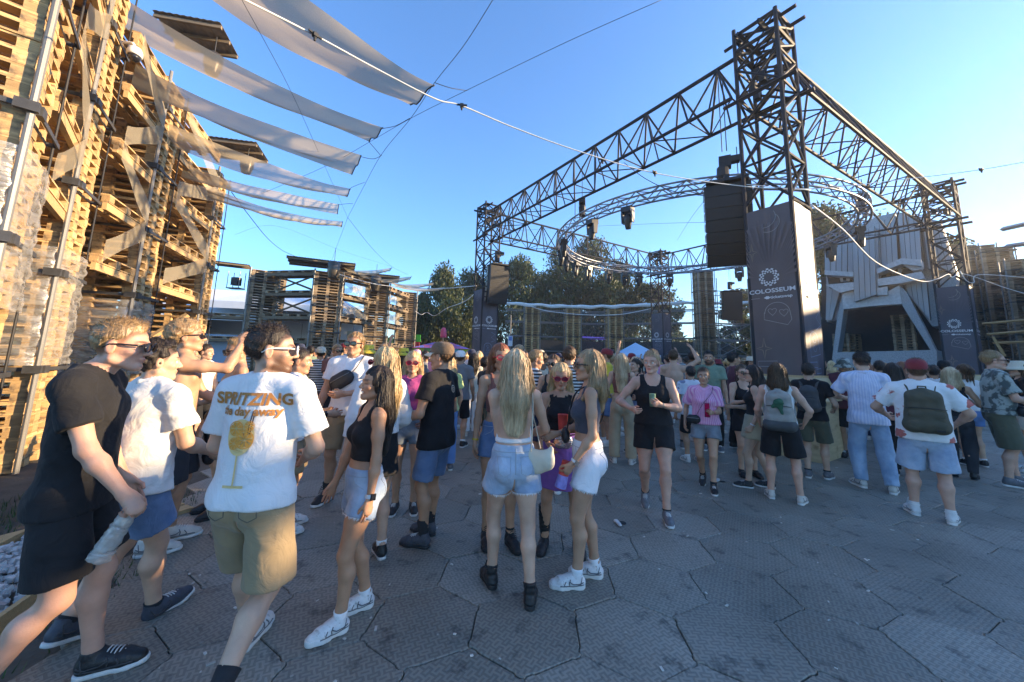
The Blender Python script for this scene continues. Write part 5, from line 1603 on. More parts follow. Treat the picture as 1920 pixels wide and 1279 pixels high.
def cloth(name, c, c2=None, kind='plain', sc=30.0, rough=.85, var=.10):
    if name in MATS: return MATS[name]
    m, nt, b = newmat(name); L = nt.links.new
    tc = N(nt, 'ShaderNodeTexCoord')
    nz = N(nt, 'ShaderNodeTexNoise'); nz.inputs['Scale'].default_value = 7 if kind != 'denim' else 11; nz.inputs['Detail'].default_value = 6; L(tc.outputs['Object'], nz.inputs['Vector'])
    r = N(nt, 'ShaderNodeMapRange'); r.inputs[1].default_value = .3; r.inputs[2].default_value = .7; r.inputs[3].default_value = 1 - var; r.inputs[4].default_value = 1 + var; L(nz.outputs['Fac'], r.inputs[0])
    base = None
    if kind in ('hstripe', 'vstripe'):
        sp = N(nt, 'ShaderNodeSeparateXYZ'); L(tc.outputs['Object'], sp.inputs[0])
        src = sp.outputs[2]
        if kind == 'vstripe':
            at2 = N(nt, 'ShaderNodeMath', operation='ARCTAN2'); L(sp.outputs[0], at2.inputs[0]); L(sp.outputs[1], at2.inputs[1]); src = at2.outputs[0]
        mu = N(nt, 'ShaderNodeMath', operation='MULTIPLY'); mu.inputs[1].default_value = sc * 2 * PI; L(src, mu.inputs[0])
        sn = N(nt, 'ShaderNodeMath', operation='SINE'); L(mu.outputs[0], sn.inputs[0])
        rr = N(nt, 'ShaderNodeMapRange'); rr.inputs[1].default_value = -.12; rr.inputs[2].default_value = .12; L(sn.outputs[0], rr.inputs[0])
        mx = N(nt, 'ShaderNodeMix', data_type='RGBA'); mx.inputs[6].default_value = rgb(c); mx.inputs[7].default_value = rgb(c2); L(rr.outputs[0], mx.inputs[0]); base = mx.outputs[2]
    elif kind in ('floral', 'camo', 'denim'):
        n2 = N(nt, 'ShaderNodeTexNoise'); n2.inputs['Scale'].default_value = sc; n2.inputs['Detail'].default_value = 3 if kind != 'denim' else 7; L(tc.outputs['Object'], n2.inputs['Vector'])
        rr = N(nt, 'ShaderNodeMapRange')
        lo, hi = {'floral': (.57, .60), 'camo': (.46, .54), 'denim': (.32, .68)}[kind]
        rr.inputs[1].default_value = lo; rr.inputs[2].default_value = hi; L(n2.outputs['Fac'], rr.inputs[0])
        mx = N(nt, 'ShaderNodeMix', data_type='RGBA'); mx.inputs[6].default_value = rgb(c); mx.inputs[7].default_value = rgb(c2); L(rr.outputs[0], mx.inputs[0]); base = mx.outputs[2]
    v = N(nt, 'ShaderNodeVectorMath', operation='SCALE'); L(r.outputs[0], v.inputs['Scale'])
    if base is None: v.inputs[0].default_value = c
    else: L(base, v.inputs[0])
    L(v.outputs[0], b.inputs['Base Color'])
    b.inputs['Roughness'].default_value = rough; b.inputs['Specular IOR Level'].default_value = .2
    b.inputs['Sheen Weight'].default_value = .15 if max(c) > .05 else .03
    n3 = N(nt, 'ShaderNodeTexNoise'); n3.inputs['Scale'].default_value = 9; n3.inputs['Detail'].default_value = 5; n3.inputs['Distortion'].default_value = 1.0; L(tc.outputs['Object'], n3.inputs['Vector'])
    bp = N(nt, 'ShaderNodeBump'); bp.inputs['Strength'].default_value = .42; bp.inputs['Distance'].default_value = .035; L(n3.outputs['Fac'], bp.inputs['Height']); L(bp.outputs[0], b.inputs['Normal'])
    MATS[name] = m
    return m
CL = dict(white=cloth('white_cotton', (.68, .68, .68), var=.04), linen=cloth('white_linen', (.70, .69, .66), var=.06), black=cloth('black_cotton', (.016, .016, .018), var=.2), charcoal=cloth('charcoal_cotton', (.035, .036, .042), var=.2),
          grey=cloth('grey_cotton', (.16, .165, .175)), slate=cloth('slate_ribbed_top', (.060, .064, .085)), khaki=cloth('khaki_cotton', (.31, .225, .13)), sand=cloth('sand_corduroy', (.29, .215, .125)), olive=cloth('olive_cotton', (.085, .088, .058)), beige=cloth('beige_cotton', (.40, .31, .20)),
          denim=cloth('light_denim', (.20, .285, .41), (.39, .47, .56), 'denim', 6), denimd=cloth('blue_denim', (.07, .13, .24), (.15, .23, .36), 'denim', 6), denimw=cloth('white_denim', (.70, .70, .72), var=.05), denimg=cloth('grey_denim', (.13, .16, .19), (.24, .28, .31), 'denim', 7), jeans=cloth('washed_jeans', (.17, .27, .40), (.32, .43, .55), 'denim', 5),
          purple=cloth('purple_skirt_cloth', (.22, .105, .36)), magenta=cloth('magenta_knit', (.38, .06, .20)), pink=cloth('pink_striped_shirt', (.62, .22, .42), (.74, .42, .55), 'vstripe', 6), stripe=cloth('pale_blue_striped_shirt', (.58, .61, .72), (.44, .50, .66), 'vstripe', 5), bwstripe=cloth('black_and_white_stripes', (.03, .03, .035), (.62, .62, .6), 'hstripe', 22),
          floral=cloth('white_shirt_with_flowers', (.70, .70, .70), (.45, .12, .10), 'floral', 7), camo=cloth('grey_green_patterned_shirt', (.30, .33, .30), (.075, .09, .085), 'camo', 12), green=cloth('sage_green_cotton', (.17, .24, .17)), lime=cloth('pale_green_cotton', (.42, .52, .22)), maroon=cloth('maroon_cotton', (.13, .035, .05)), rust=cloth('rust_top_cloth', (.20, .075, .06)), redc=cloth('red_cap_cloth', (.22, .025, .035)), navy=cloth('navy_cotton', (.03, .04, .08)), yellow=cloth('yellow_cloth', (.62, .48, .06)), blue=cloth('mid_blue_cotton', (.10, .22, .45)), teal=cloth('teal_cotton', (.05, .20, .22)), brownc=cloth('brown_cloth', (.15, .10, .065)), cream=cloth('cream_cloth', (.60, .54, .42)), tie=cloth('white_print_shirt', (.62, .63, .68), (.20, .22, .30), 'floral', 9))
M_SOLE = mat('white_rubber_sole', (.62, .61, .58), .6, .12, 20)
M_SHOEW = mat('white_shoe_leather', (.60, .59, .57), .55, .16, 16, bump=.2, bscale=50, wear=((.34, .31, .27), .12, 30))
M_SHOEB = mat('black_shoe_leather', (.016, .016, .017), .42, .3, 16, bump=.25, bscale=40)
M_SHOEG = mat('grey_shoe_mesh', (.14, .14, .15), .7, .3, 26, bump=.3, bscale=90)
M_SHOEC = mat('cream_shoe_cloth', (.50, .47, .42), .7, .14, 16)
M_SHOED = mat('dark_blue_shoe', (.05, .055, .07), .6, .3, 22, bump=.2, bscale=70)
M_BSOLE = mat('black_rubber_sole', (.02, .02, .02), .6, .2, 12)
M_SOCKW = mat('white_sock', (.70, .70, .70), .9, .06, 30)
M_SOCKB = mat('black_sock', (.02, .02, .022), .9, .2, 30)
M_LACE = mat('shoelace', (.6, .6, .58), .8, .1, 30)
M_FRAME = mat('sunglass_frame_black', (.012, .012, .013), .25, .1, 9, spec=.6)
M_FRAMEW = mat('sunglass_frame_white', (.72, .70, .66), .3, .05, 9, spec=.6)
M_FRAMER = mat('sunglass_frame_red', (.40, .02, .04), .25, .05, 9, spec=.6)
M_LENS = mat('sunglass_lens', (.010, .010, .012), .08, .05, 5, spec=.9)
M_LENSR = mat('rose_sunglass_lens', (.16, .02, .04), .08, .05, 5, spec=.9)
M_EYEW = mat('eye_white', (.72, .69, .66), .2, .03, 5, spec=.7)
M_IRIS = mat('dark_iris', (.03, .02, .012), .15, .03, 5, spec=.8)
M_TEETH = mat('teeth', (.72, .69, .62), .3, .03, 5, spec=.6)
M_MOUTH = mat('mouth_inside', (.10, .02, .02), .5, .1, 5)

def shoe_mesh(kind, part, h=.008):
    key = (kind, part)
    if key in SHOES: return SHOES[key]
    bulk = {'chunky': 1.14, 'boot': 1.05, 'kneeboot': 1.06}.get(kind, 1.0)
    sole_h = {'chunky': .040, 'boot': .034, 'kneeboot': .034, 'flat': .018}.get(kind, .024)
    xs = np.arange(-.075, .076, h); ys = np.arange(-.10, .24, h)
    top = {'boot': .17, 'kneeboot': .42, 'hightop': .15}.get(kind, .12)
    if part == 'sole':
        zs = np.arange(-.012, .07, h * .8)
        X, Y, Z = xs[:, None, None], ys[None, :, None], zs[None, None, :]
        d = 1.0
        pts = [(0, -.035, .036), (.0, .05, .036), (.002, .125, .046), (.0, .175, .034)]
        for (ax_, ay, ar), (bx, by, br) in zip(pts[:-1], pts[1:]):
            t = np.clip((Y - ay) / (by - ay), 0, 1)
            q = np.sqrt((X - ax_ - t * (bx - ax_)) ** 2 + (Y - ay - t * (by - ay)) ** 2) - (ar + (br - ar) * t) * bulk - .003
            d = q if isinstance(d, float) else np.minimum(d, q)
        curve = np.clip((Y - .14) / .07, 0, 1) ** 2 * .014
        if kind == 'chunky': curve = curve + .006 * np.sin(Y * 55)
        hh = sole_h + (.010 if kind == 'chunky' else 0) * np.clip((-.01 - Y) / .05, 0, 1)
        Fd = np.maximum(np.maximum(d, Z - hh - curve * .6), -(Z - curve * .5)).astype(np.float32) + 0 * X
    else:
        zs = np.arange(-.005, top + .05, h)
        pr = [C((0, -.03, .050), (0, .03, .058), .043 * bulk, .045 * bulk), C((0, .03, .058), (.002, .11, .040), .046 * bulk, .045 * bulk), C((.002, .11, .040), (0, .168, .028), .045 * bulk, .036 * bulk),
              C((0, -.018, .06), (0, -.014, top), .044, .043 if kind != 'kneeboot' else .062, flat=True)]
        if kind == 'kneeboot': pr.append(C((0, -.014, .2), (0, -.02, top), .052, .064, flat=True))
        Fd = evaluate(pr, xs, ys, zs, .02)
        Z = zs[None, None, :]
        Fd = np.maximum(Fd, (sole_h - .006) - Z)
        if kind == 'chunky': Fd += .0035 * np.sin(ys[None, :, None] * 70) * np.sin(Z * 90)
        if kind in ('boot', 'kneeboot'): Fd += .002 * np.sin(Z * 150 + ys[None, :, None] * 30)
    V, Q = surface_nets(Fd, xs, ys, zs)
    SHOES[key] = (V, Q)
    return SHOES[key]
SHOE_ME = {}
def shoe_parts(kind, up, sole, sock, sock_h, s):
    key = (kind, up.name, sole.name, sock.name if sock else '', sock_h)
    if key in SHOE_ME: return SHOE_ME[key]
    V, Q = shoe_mesh(kind, 'upper'); mu = mesh_np('shoe', V, Q.astype(np.int32), True, [up])
    V, Q = shoe_mesh(kind, 'sole'); ms = mesh_np('sole', V, Q.astype(np.int32), True, [sole])
    lc = MB()
    if kind in ('sneaker', 'chunky', 'boot', 'hightop'):
        n = 7 if kind in ('boot', 'hightop') else 5
        for k in range(n):
            t = k / (n - 1)
            if kind in ('boot', 'hightop'):
                y, z = (.105 - .05 * t, .078 + .085 * t) if t > .3 else (.115 - .06 * t, .078 + .05 * t)
            else:
                y, z = .112 - .062 * t, .082 + .020 * t
            y += .0; z += .004
            lc.tube([(-.026, y - .006, z - .012), (-.012, y, z), (.012, y + .004, z), (.026, y + .008, z - .012)], .0034, 5)
    ml = lc.mesh('laces', M_LACE if up is not M_SHOEB or kind == 'sneaker' else M_BSOLE, True) if lc.v else None
    mo = None
    if kind in ('sneaker', 'chunky', 'hightop'):
        V_, Q_ = shoe_mesh(kind, 'upper'); bv = BVHTree.FromPolygons([Vector(p) for p in V_], [tuple(q) for q in Q_.tolist()]); ov = MB()
        crv = [[(-.055, .062), (-.02, .050), (.03, .055), (.07, .075)], [(-.06, .045), (-.01, .040), (.05, .036), (.12, .038), (.165, .032)], [(-.045, .095), (-.035, .06), (-.03, .035)], [(.05, .085), (.06, .06), (.055, .038)], [(.085, .07), (.10, .05), (.095, .036)]]
        for sx in (-1, 1):
            for cv in crv[:5 if kind != 'hightop' else 2]:
                pp = []
                for i in range(len(cv) - 1):
                    for q in range(4):
                        y_, z_ = cv[i][0] + (cv[i + 1][0] - cv[i][0]) * q / 4, cv[i][1] + (cv[i + 1][1] - cv[i][1]) * q / 4
                        ht = bv.ray_cast(Vector((sx * .2, y_, z_)), Vector((-sx, 0, 0)), .3)
                        if ht[0] is not None: pp.append(ht[0] + Vector((sx * .0005, 0, 0)))
                if len(pp) > 2: ov.tube(pp, .0034 if kind != 'chunky' else .0042, 5)
        mo = ov.mesh('overlay', M_SHOEG if up is not M_SHOEB and up is not M_SHOED else M_CLAMP, True)
    mk = None
    if sock is not None:
        mk = MB().lathe([(.042, .06), (.043, .10), (.0450, .10 + sock_h * .5), (.0500, .10 + sock_h), (.0450, .10 + sock_h + .003)], 18).mesh('sock', sock, True)
    SHOE_ME[key] = (mu, ms, ml, mk, mo)
    return SHOE_ME[key]

GLASS = {}
def sunglasses(parent, Hm, s, frame, lens, shape='round', name='sunglasses', loc=None):
    key = (frame.name, lens.name, shape)
    if key not in GLASS:
        f = MB(); l = MB()
        for sx in (-1, 1):
            w, h_ = (.029, .0215) if shape == 'round' else (.031, .018)
            pw = 2 if shape == 'round' else 3.2
            ring = []
            for k in range(22):
                a = 2 * PI * k / 22
                ca, sa = math.cos(a), math.sin(a)
                q = (abs(ca) ** pw + abs(sa) ** pw) ** (-1 / pw)
                x = ca * q * w; z = sa * q * h_
                ring.append((sx * .034 + x, .112 - .16 * (abs(sx * .034 + x)) ** 1.6, .093 + z))
            f.tube(ring + [ring[0]], .0034, 6, cap=False)
            c = (sx * .034, .113 - .16 * .034 ** 1.6, .093)
            l._add([c] + ring, [(0, 1 + k, 1 + (k + 1) % 22) for k in range(22)])
            f.tube([(sx * .062, .098, .100), (sx * .076, .080, .101), (sx * .082, .02, .100), (sx * .083, -.012, .096), (sx * .080, -.035, .078)], [.004, .0045, .0042, .0036, .003], 6)
        f.tube([(-.010, .112, .096), (0, .115, .099), (.010, .112, .096)], .003, 6)
        GLASS[key] = (f.mesh('sunglasses', frame, True), l.mesh('lens', lens, True))
    a, b = GLASS[key]
    M4 = Matrix.Translation(Hm[1] * s) @ Matrix(Hm[0]).to_4x4() @ Matrix.Scale(s * 1.08, 4)
    o = put(name, a, parent); o.matrix_local = M4
    put('lens', b, o)
    return o

HEAD_O = np.array([0, -.01, 1.54])
def person(label, u, v, y, h, H=None, sex='m', skin='fair', lod=1, build=1.0, lean=0, side=0, twist=0, hy=0, hp=0, hr=0,
           fL=(-.10, 0, 8, 0), fR=(.10, 0, -8, 0), aL=(-.27, .03, .86), aR=(.27, .03, .86), pL=(-.4, -1, -.2), pR=(.4, -1, -.2), curlL=35, curlR=35, nL=None, nR=None, dL=None, dR=None,
           top=None, bottom=None, hair=None, shoes=None, glasses=None, hat=None, group=None, beard=0, laugh=False, bust=1.0, belly=0.0, sit=0.0, name='person', neck=0.0):
    f = sex == 'f'
    rs = np.random.default_rng(abs(hash(label)) % 1000 if False else sum(map(ord, label)) % 9973)
    up = np.array([0, 0, 1.0])
    sh = (.165 if f else .190) * (build * .5 + .5)
    bw = build
    # ---- pose
    A = {}; FT = {}
    for sd, ft in ((-1, fL), (1, fR)):
        x, yy, yaw, pit = ft[:4]; lift = ft[4] if len(ft) > 4 else 0
        Rz_ = Rm('Z', yaw)
        ball = np.array([x, yy, lift]) + Rz_ @ np.array([0, .12, 0])
        Rf = Rz_ @ Rm('X', -pit)
        org = ball + Rf @ np.array([0, -.12, 0])
        FT[sd] = (Rf, org)
        A[sd] = org + Rf @ np.array([0, -.012, .085])
    hipx = .088 if not f else .090
    drop = sit
    while True:
        hips = {sd: np.array([sd * hipx, 0, .905 - drop]) for sd in (-1, 1)}
        if max(np.linalg.norm(hips[sd] - A[sd]) for sd in (-1, 1)) < .826 or drop > .6: break
        drop += .006
    K = {}
    for sd in (-1, 1):
        ftdir = FT[sd][0] @ np.array([0, 1.0, 0])
        K[sd], A[sd] = ik(hips[sd], A[sd], .425, .405, ftdir * 1.0 + np.array([sd * .08, .35, 0]))
    dz = np.array([0, 0, -drop])
    piv = np.array([0, 0, .97])
    def T(p):
        p = np.array(p, float)
        w = min(1, max(0, (p[2] - .93) / .30))
        R_ = Rm('Z', -twist * w) @ Rm('Y', side * w) @ Rm('X', -lean * w)
        return piv + R_ @ (p - piv) + dz
    TR = Rm('Z', -twist) @ Rm('Y', side) @ Rm('X', -lean)
    nk = T((0, -.012, 1.44))
    Hr = TR @ Rm('X', lean * .75) @ Rm('Z', -hy) @ Rm('X', hp) @ Rm('Y', hr)
    Hp = T(HEAD_O) + TR @ np.array([0, neck, -neck * .25])
    HS = 1.08
    hp_ = lambda q: Hp + Hr @ (np.array(q, float) * HS)
    SJ, EJ, WJ, HD = {}, {}, {}, {}
    for sd, tg, pole, cu, nn, dd in ((-1, aL, pL, curlL, nL, dL), (1, aR, pR, curlR, nR, dR)):
        S_ = T((sd * sh, -.008, 1.425 - .012))
        E_, W_ = ik(S_, np.array(tg, float) + dz * .6, .290, .252, np.array(pole, float))
        SJ[sd], EJ[sd], WJ[sd] = S_, E_, W_
        d = (W_ - E_) / np.linalg.norm(W_ - E_)
        if dd is not None: d = np.array(dd, float) / np.linalg.norm(dd)
        n = np.array(nn if nn is not None else (-sd, .25, 0), float); n = n - d * (n @ d); n /= np.linalg.norm(n) + 1e-9
        HD[sd] = (d, n, cu)
    fw = np.array([0, 1.0, 0]); fwT = TR @ fw
    hw = (.150 if not f else .158) * bw; ww = (.138 if not f else .118) * bw; cw = (.158 if not f else .140) * bw
    # ---- torso primitives shared by body and clothes
    torso = [C(T((0, -.005, .90)), T((0, -.002, .99)), hw, hw * .97, fw, 1.42), C(T((0, 0, .99)), T((0, .004, 1.12)), hw * .96, ww, fw, 1.38),
             C(T((0, .004, 1.12)), T((0, 0, 1.29)), ww, cw, fwT, 1.42), C(T((0, 0, 1.29)), T((0, -.012, 1.385)), cw, cw * .80, fwT, 1.45),
             C(SJ[-1] * .82 + T((0, -.01, 1.425)) * .18, SJ[1] * .82 + T((0, -.01, 1.425)) * .18, .060 if not f else .050, n=fwT, k=1.1),
             C(T((0, -.022, 1.475)), SJ[-1] + np.array([0, 0, .018]), .050 if not f else .040, .044 if not f else .038), C(T((0, -.022, 1.475)), SJ[1] + np.array([0, 0, .018]), .050 if not f else .040, .044 if not f else .038)]
    if belly: torso.append(E(T((0, .055, 1.08)), (.125 * bw, .085 + belly, .13)))
    glute = [E(T((sd * .070, -.048, .895)), (.084 * bw, .080 * (1.08 if f else 1), .098)) for sd in (-1, 1)]
    if f: chest = [E(T((sd * .066, .074, 1.272)), (.062 * bust, .057 * bust, .062 * bust)) for sd in (-1, 1)]
    else: chest = [E(T((sd * .075, .062, 1.305)), (.078, .046, .058)) for sd in (-1, 1)]
    th = (.083 if not f else .087) * (bw * .6 + .4)
    legs = {}
    for sd in (-1, 1):
        kk, aa = K[sd], A[sd]
        back = -(FT[sd][0] @ fw)
        sh_d = (aa - kk); 
        legs[sd] = [C(hips[sd] + np.array([sd * .006, 0, -.01]), kk * .5 + hips[sd] * .5, th, th * .86), C(kk * .5 + hips[sd] * .5, kk, th * .86, .052 if f else .055), C(kk + sh_d * .02, kk + sh_d * .30 + back * .022, .050, (.052 if f else .056) * (bw * .4 + .6)), C(kk + sh_d * .30 + back * .022, aa - sh_d * .12 + back * .004, (.052 if f else .056) * (bw * .4 + .6), .034), C(aa - sh_d * .14, aa, .034, .034)]
    arms = {}
    for sd in (-1, 1):
        ar = (.046 if not f else .040) * (bw * .6 + .4)
        arms[sd] = [C(SJ[sd], SJ[sd] * .55 + EJ[sd] * .45, ar * 1.12, ar), C(SJ[sd] * .55 + EJ[sd] * .45, EJ[sd], ar, ar * .80), C(EJ[sd], EJ[sd] * .7 + WJ[sd] * .3, ar * .80, ar * .86), C(EJ[sd] * .7 + WJ[sd] * .3, WJ[sd], ar * .86, .0255 if not f else .022)]
    hand = []; fing = []
    hs = .97 if not f else .88
    for sd in (-1, 1):
        d, n, cu = HD[sd]; W_ = WJ[sd]
        lat = np.cross(d, n) * (1 if sd > 0 else -1)       # towards the thumb side or away from it
        lat = lat / np.linalg.norm(lat)
        thumb = lat
        pc = W_ + d * .048 * hs
        hand.append(C(W_ + d * .012, W_ + d * .083 * hs, .030 * hs, .040 * hs, n, 2.3))
        hand.append(C(W_ + d * .03 + thumb * .02, W_ + d * .062 * hs + thumb * .046 * hs + n * .018, .017 * hs, .0125 * hs))
        fing.append(([W_ + d * .052 * hs + thumb * .036 * hs + n * .012, W_ + d * .078 * hs + thumb * .055 * hs + n * .025, W_ + d * .105 * hs + thumb * .052 * hs + n * .038], [.0125 * hs, .0115 * hs, .009 * hs]))
        for q in range(4):
            ln = (.040, .044, .041, .033)[q] * hs
            o = W_ + d * (.078, .084, .081, .072)[q] * hs + thumb * (.030, .010, -.010, -.029)[q] * hs
            spread = thumb * (.10, .03, -.03, -.10)[q]
            a = math.radians(cu * (.55 + .12 * q)); pts = [o - d * .015 * hs, o]; cur = 0
            for sg, rr in ((1.0, 1), (.72, .9), (.56, .8)):
                cur += a * (.75 if sg == 1 else 1.0)
                dv = d * math.cos(cur) + n * math.sin(cur) + spread * math.cos(cur)
                pts.append(pts[-1] + dv * ln * sg)
            fing.append((pts, [.0100 * hs, .0100 * hs, .0094 * hs, .0088 * hs, .0068 * hs]))
        if lod >= 2: hand.append(C(W_ + d * .08, W_ + d * .13 * math.cos(math.radians(cu * .6)) + n * .06 * math.sin(math.radians(cu)), .030, .022, n, 1.9))
    jw = .90 if f else 1.0
    def hE(c, r, **kw): return E(hp_(c), tuple(q * HS for q in r), M=Hr, **kw)
    def hC(a, b, ra, rb=None, n=None, k=1.0, **kw): return C(hp_(a), hp_(b), ra * HS, None if rb is None else rb * HS, None if n is None else Hr @ np.array(n, float), k, **kw)
    hd = [C(T((0, -.024, 1.43)), hp_((0, -.010, .05)), (.058 if not f else .047) * (bw * .3 + .7), .054 if not f else .045), hE((0, -.012, .118), (.0745, .094, .092), sm=.02), hE((0, .028, .120), (.063, .058, .062), sm=.02), hE((0, .040, .062), (.057 * jw, .052, .072), sm=.02)]
    for sd in (-1, 1):
        hd.append(hC((sd * .049 * jw, -.004, .028), (sd * .012, .070, -.004), .021, .019, sm=.02))
        hd.append(hE((sd * .043 * jw, .060, .066), (.020, .022, .018), sm=.015))
        hd.append(hC((sd * .012, .088, .112), (sd * .044, .074, .110), .0105, .009, sm=.012))
    hd.append(hE((0, .078, .000), (.018 if not f else .015, .015, .015), sm=.015))
    for sd in (-1, 1): hd.append(hE((sd * .032, .104, .091), (.0185, .022, .0105), sub=True, sm=.012))
    hd.append(hC((0, .086, .104), (0, .110, .066), .0085, .0120 if not f else .0105, sm=.010))
    for sd in (-1, 1): hd.append(hE((sd * .0115, .099, .060), (.0085, .011, .0078), sm=.006))
    lz = .004 if laugh else 0
    hd.append(hE((0, .0885, .0350 + lz), (.023, .0115, .0058), sm=.005)); hd.append(hE((0, .0865, .0235 - 2.6 * lz), (.020, .0115, .0068), sm=.005))
    if laugh: hd.append(hE((0, .100, .028), (.026, .020, .011), sub=True, sm=.004))
    for sd in (-1, 1):
        hd.append(hE((sd * .077, -.008, .082), (.0085, .020, .033), sm=.008)); hd.append(hE((sd * .085, -.004, .086), (.0045, .010, .018), sub=True, sm=.005))
    # ---- scale and place so that the crown of the head is seen at (u, v)
    crown = hp_((0, -.01, .212))
    tgt = at(u, v, y)
    s = (H / 1.75) if H else tgt.z / (crown[2] + .012)
    hd_ = math.radians(h)
    Rw = Matrix.Rotation(-hd_, 3, 'Z')
    off = Rw @ Vector((crown[0] * s, crown[1] * s, 0))
    root = thing(name, label, 'person', (tgt.x - off.x, tgt.y - off.y, 0), -hd_, group)
    res = (.0105, .0058, .011) if lod == 0 else ((.0155, .0085, .0155) if lod == 1 else (.024, .0135, .024))
    # ---- body: one continuous mesh
    prims = torso + glute + chest + legs[-1] + legs[1] + arms[-1] + arms[1] + hand
    for sd in (-1, 1): prims.append(C(A[sd], A[sd] + (FT[sd][0] @ np.array([0, .10, -.04])), .030, .026))
    lo, hi = bounds(prims + hd, .03)
    hc = hp_((0, 0, .1))
    xs = axis_pts(lo[0], hi[0], res[0], hc[0] - .11, hc[0] + .11, res[1]); ys = axis_pts(lo[1], hi[1], res[0], hc[1] - .14, hc[1] + .145, res[1]); zs = axis_pts(lo[2], hi[2], res[0], hc[2] - .14, hc[2] + .14, res[1])
    Fd = evaluate(prims, xs, ys, zs, .026)
    Fh = evaluate(hd, xs, ys, zs, .022)
    hh = np.clip(.5 + .5 * (Fh - Fd) / .03, 0, 1); Fd = Fh + (Fd - Fh) * hh - .03 * hh * (1 - hh)
    V, Q = surface_nets(Fd, xs, ys, zs)
    nb = len(V)
    fv, fq = [], []
    if lod < 2:
        mb = MB()
        for pts, rr in fing: mb.tube(pts, rr, 7)
        fv = np.array([tuple(p) for p in mb.v]); 
    paint = np.ones((nb, 3))
    loc = (V - Hp) @ Hr / HS
    def blob(c, r, p=2): return np.exp(-(((loc - np.array(c)) / np.array(r)) ** 2).sum(1))
    def tint(w, col): 
        nonlocal paint
        w = np.clip(w, 0, 1)[:, None]; paint = paint * (1 - w) + paint * w * np.array(col)
    tint(1.5 * blob((0, .095, .029), (.024, .02, .011)), (.80, .50, .50) if f else (.86, .66, .64))
    for sd in (-1, 1):
        bw_ = np.clip(2.2 * blob((sd * .033, .085, .1165), (.020, .02, .0055)), 0, 1)
        tint(bw_, (.28, .24, .22) if hair and hair.get('col') not in ('blond', 'ash', 'light') else (.55, .48, .42))
        tint(.5 * blob((sd * .045, .07, .055), (.022, .03, .022)), (1.0, .80, .78))
        tint(.35 * blob((sd * .08, 0, .085), (.02, .03, .04)), (1.05, .78, .72))
        if laugh: tint(2.0 * blob((sd * .032, .088, .0895), (.015, .03, .0035)), (.10, .08, .08))
        elif glasses is None: tint(1.0 * blob((sd * .032, .09, .091), (.017, .03, .010)), (.62, .5, .48))
    if hair and hair['st'] not in ('long', 'half'):
        hz_ = np.interp(loc[:, 1], [-.11, -.045, -.020, .012, .030, .052, .095], [.02, .025, .07, .078, .098, .130, .152])
        on_head = np.exp(-np.clip(np.linalg.norm(loc - np.array([0, -.012, .1]), axis=1) - .125, 0, 1) / .01)
        ear = np.clip(1.6 * (blob((.082, -.004, .082), (.012, .022, .034)) + blob((-.082, -.004, .082), (.012, .022, .034))), 0, 1)
        hc_ = {'dark': (.06, .06, .07), 'brown': (.16, .14, .12), 'red': (.35, .18, .10), 'sandy': (.45, .38, .28), 'light': (.5, .45, .36), 'blond': (.7, .62, .45), 'ash': (.65, .6, .48)}[hair['col']]
        tint(np.clip((loc[:, 2] - hz_) / .02, 0, 1) * on_head * .9 * (1 - ear) * (loc[:, 2] > 0), hc_)
    if beard:
        w = beard * np.clip((blob((0, .07, .0), (.055, .06, .035)) + blob((.045, .02, .025), (.022, .04, .04)) + blob((-.045, .02, .025), (.022, .04, .04)) + .8 * blob((0, .095, .045), (.028, .02, .008))) * 1.5, 0, 1) * (1 - np.clip(2 * blob((0, .095, .029), (.02, .02, .009)), 0, 1))
        tint(w, (.20, .16, .14))
    for sd in (-1, 1):
        tint(.35 * np.exp(-((V - K[sd]) ** 2).sum(1) / .004), (.95, .82, .78)); tint(.35 * np.exp(-((V - EJ[sd]) ** 2).sum(1) / .002), (.95, .82, .78))
        if not f: tint(.8 * np.exp(-((V - T((sd * .085, .115, 1.29))) ** 2).sum(1) / .00022), (.62, .45, .42))
    tint(.9 * np.exp(-((V - T((0, .125, 1.035))) ** 2).sum(1) / .00008), (.45, .35, .32))
    faces = [tuple(q) for q in Q] if False else None
    if len(fv):
        nV = len(V)
        V2 = np.concatenate([V, fv]); paint = np.concatenate([paint, np.ones((len(fv), 3)) * np.array((1.0, .90, .86))])
        quads = np.array([f_ for f_ in mb.f if len(f_) == 4]) + nV
        ngons = [tuple(i + nV for i in f_) for f_ in mb.f if len(f_) != 4]
        Q = np.concatenate([Q, quads]); V = V2
    me = mesh_np('body', V * s, np.ascontiguousarray(Q.astype(np.int32)), True, [SK[skin]])
    ca = me.color_attributes.new('paint', 'FLOAT_COLOR', 'POINT')
    ca.data.foreach_set('color', np.concatenate([paint, np.ones((len(paint), 1))], 1).astype(np.float32).ravel())
    put('body', me, root)
    # ---- garments
    def wr(xs, ys, zs, amp, seed):
        r_ = np.random.default_rng(seed)
        X, Y, Z = xs[:, None, None], ys[None, :, None], zs[None, None, :]
        w = 0
        for q in range(5):
            k_ = r_.normal(0, 1, 3) * (10 + 6.5 * q) * np.array([1, 1, .7]); w = w + np.sin(X * k_[0] + Y * k_[1] + Z * k_[2] + r_.uniform(0, 6) + 1.2 * np.sin(Z * 11 + X * 7 + q)) / (1 + .45 * q)
        return (amp * np.clip(np.abs(w) ** .8 - .9, -1, .5)).astype(np.float32)
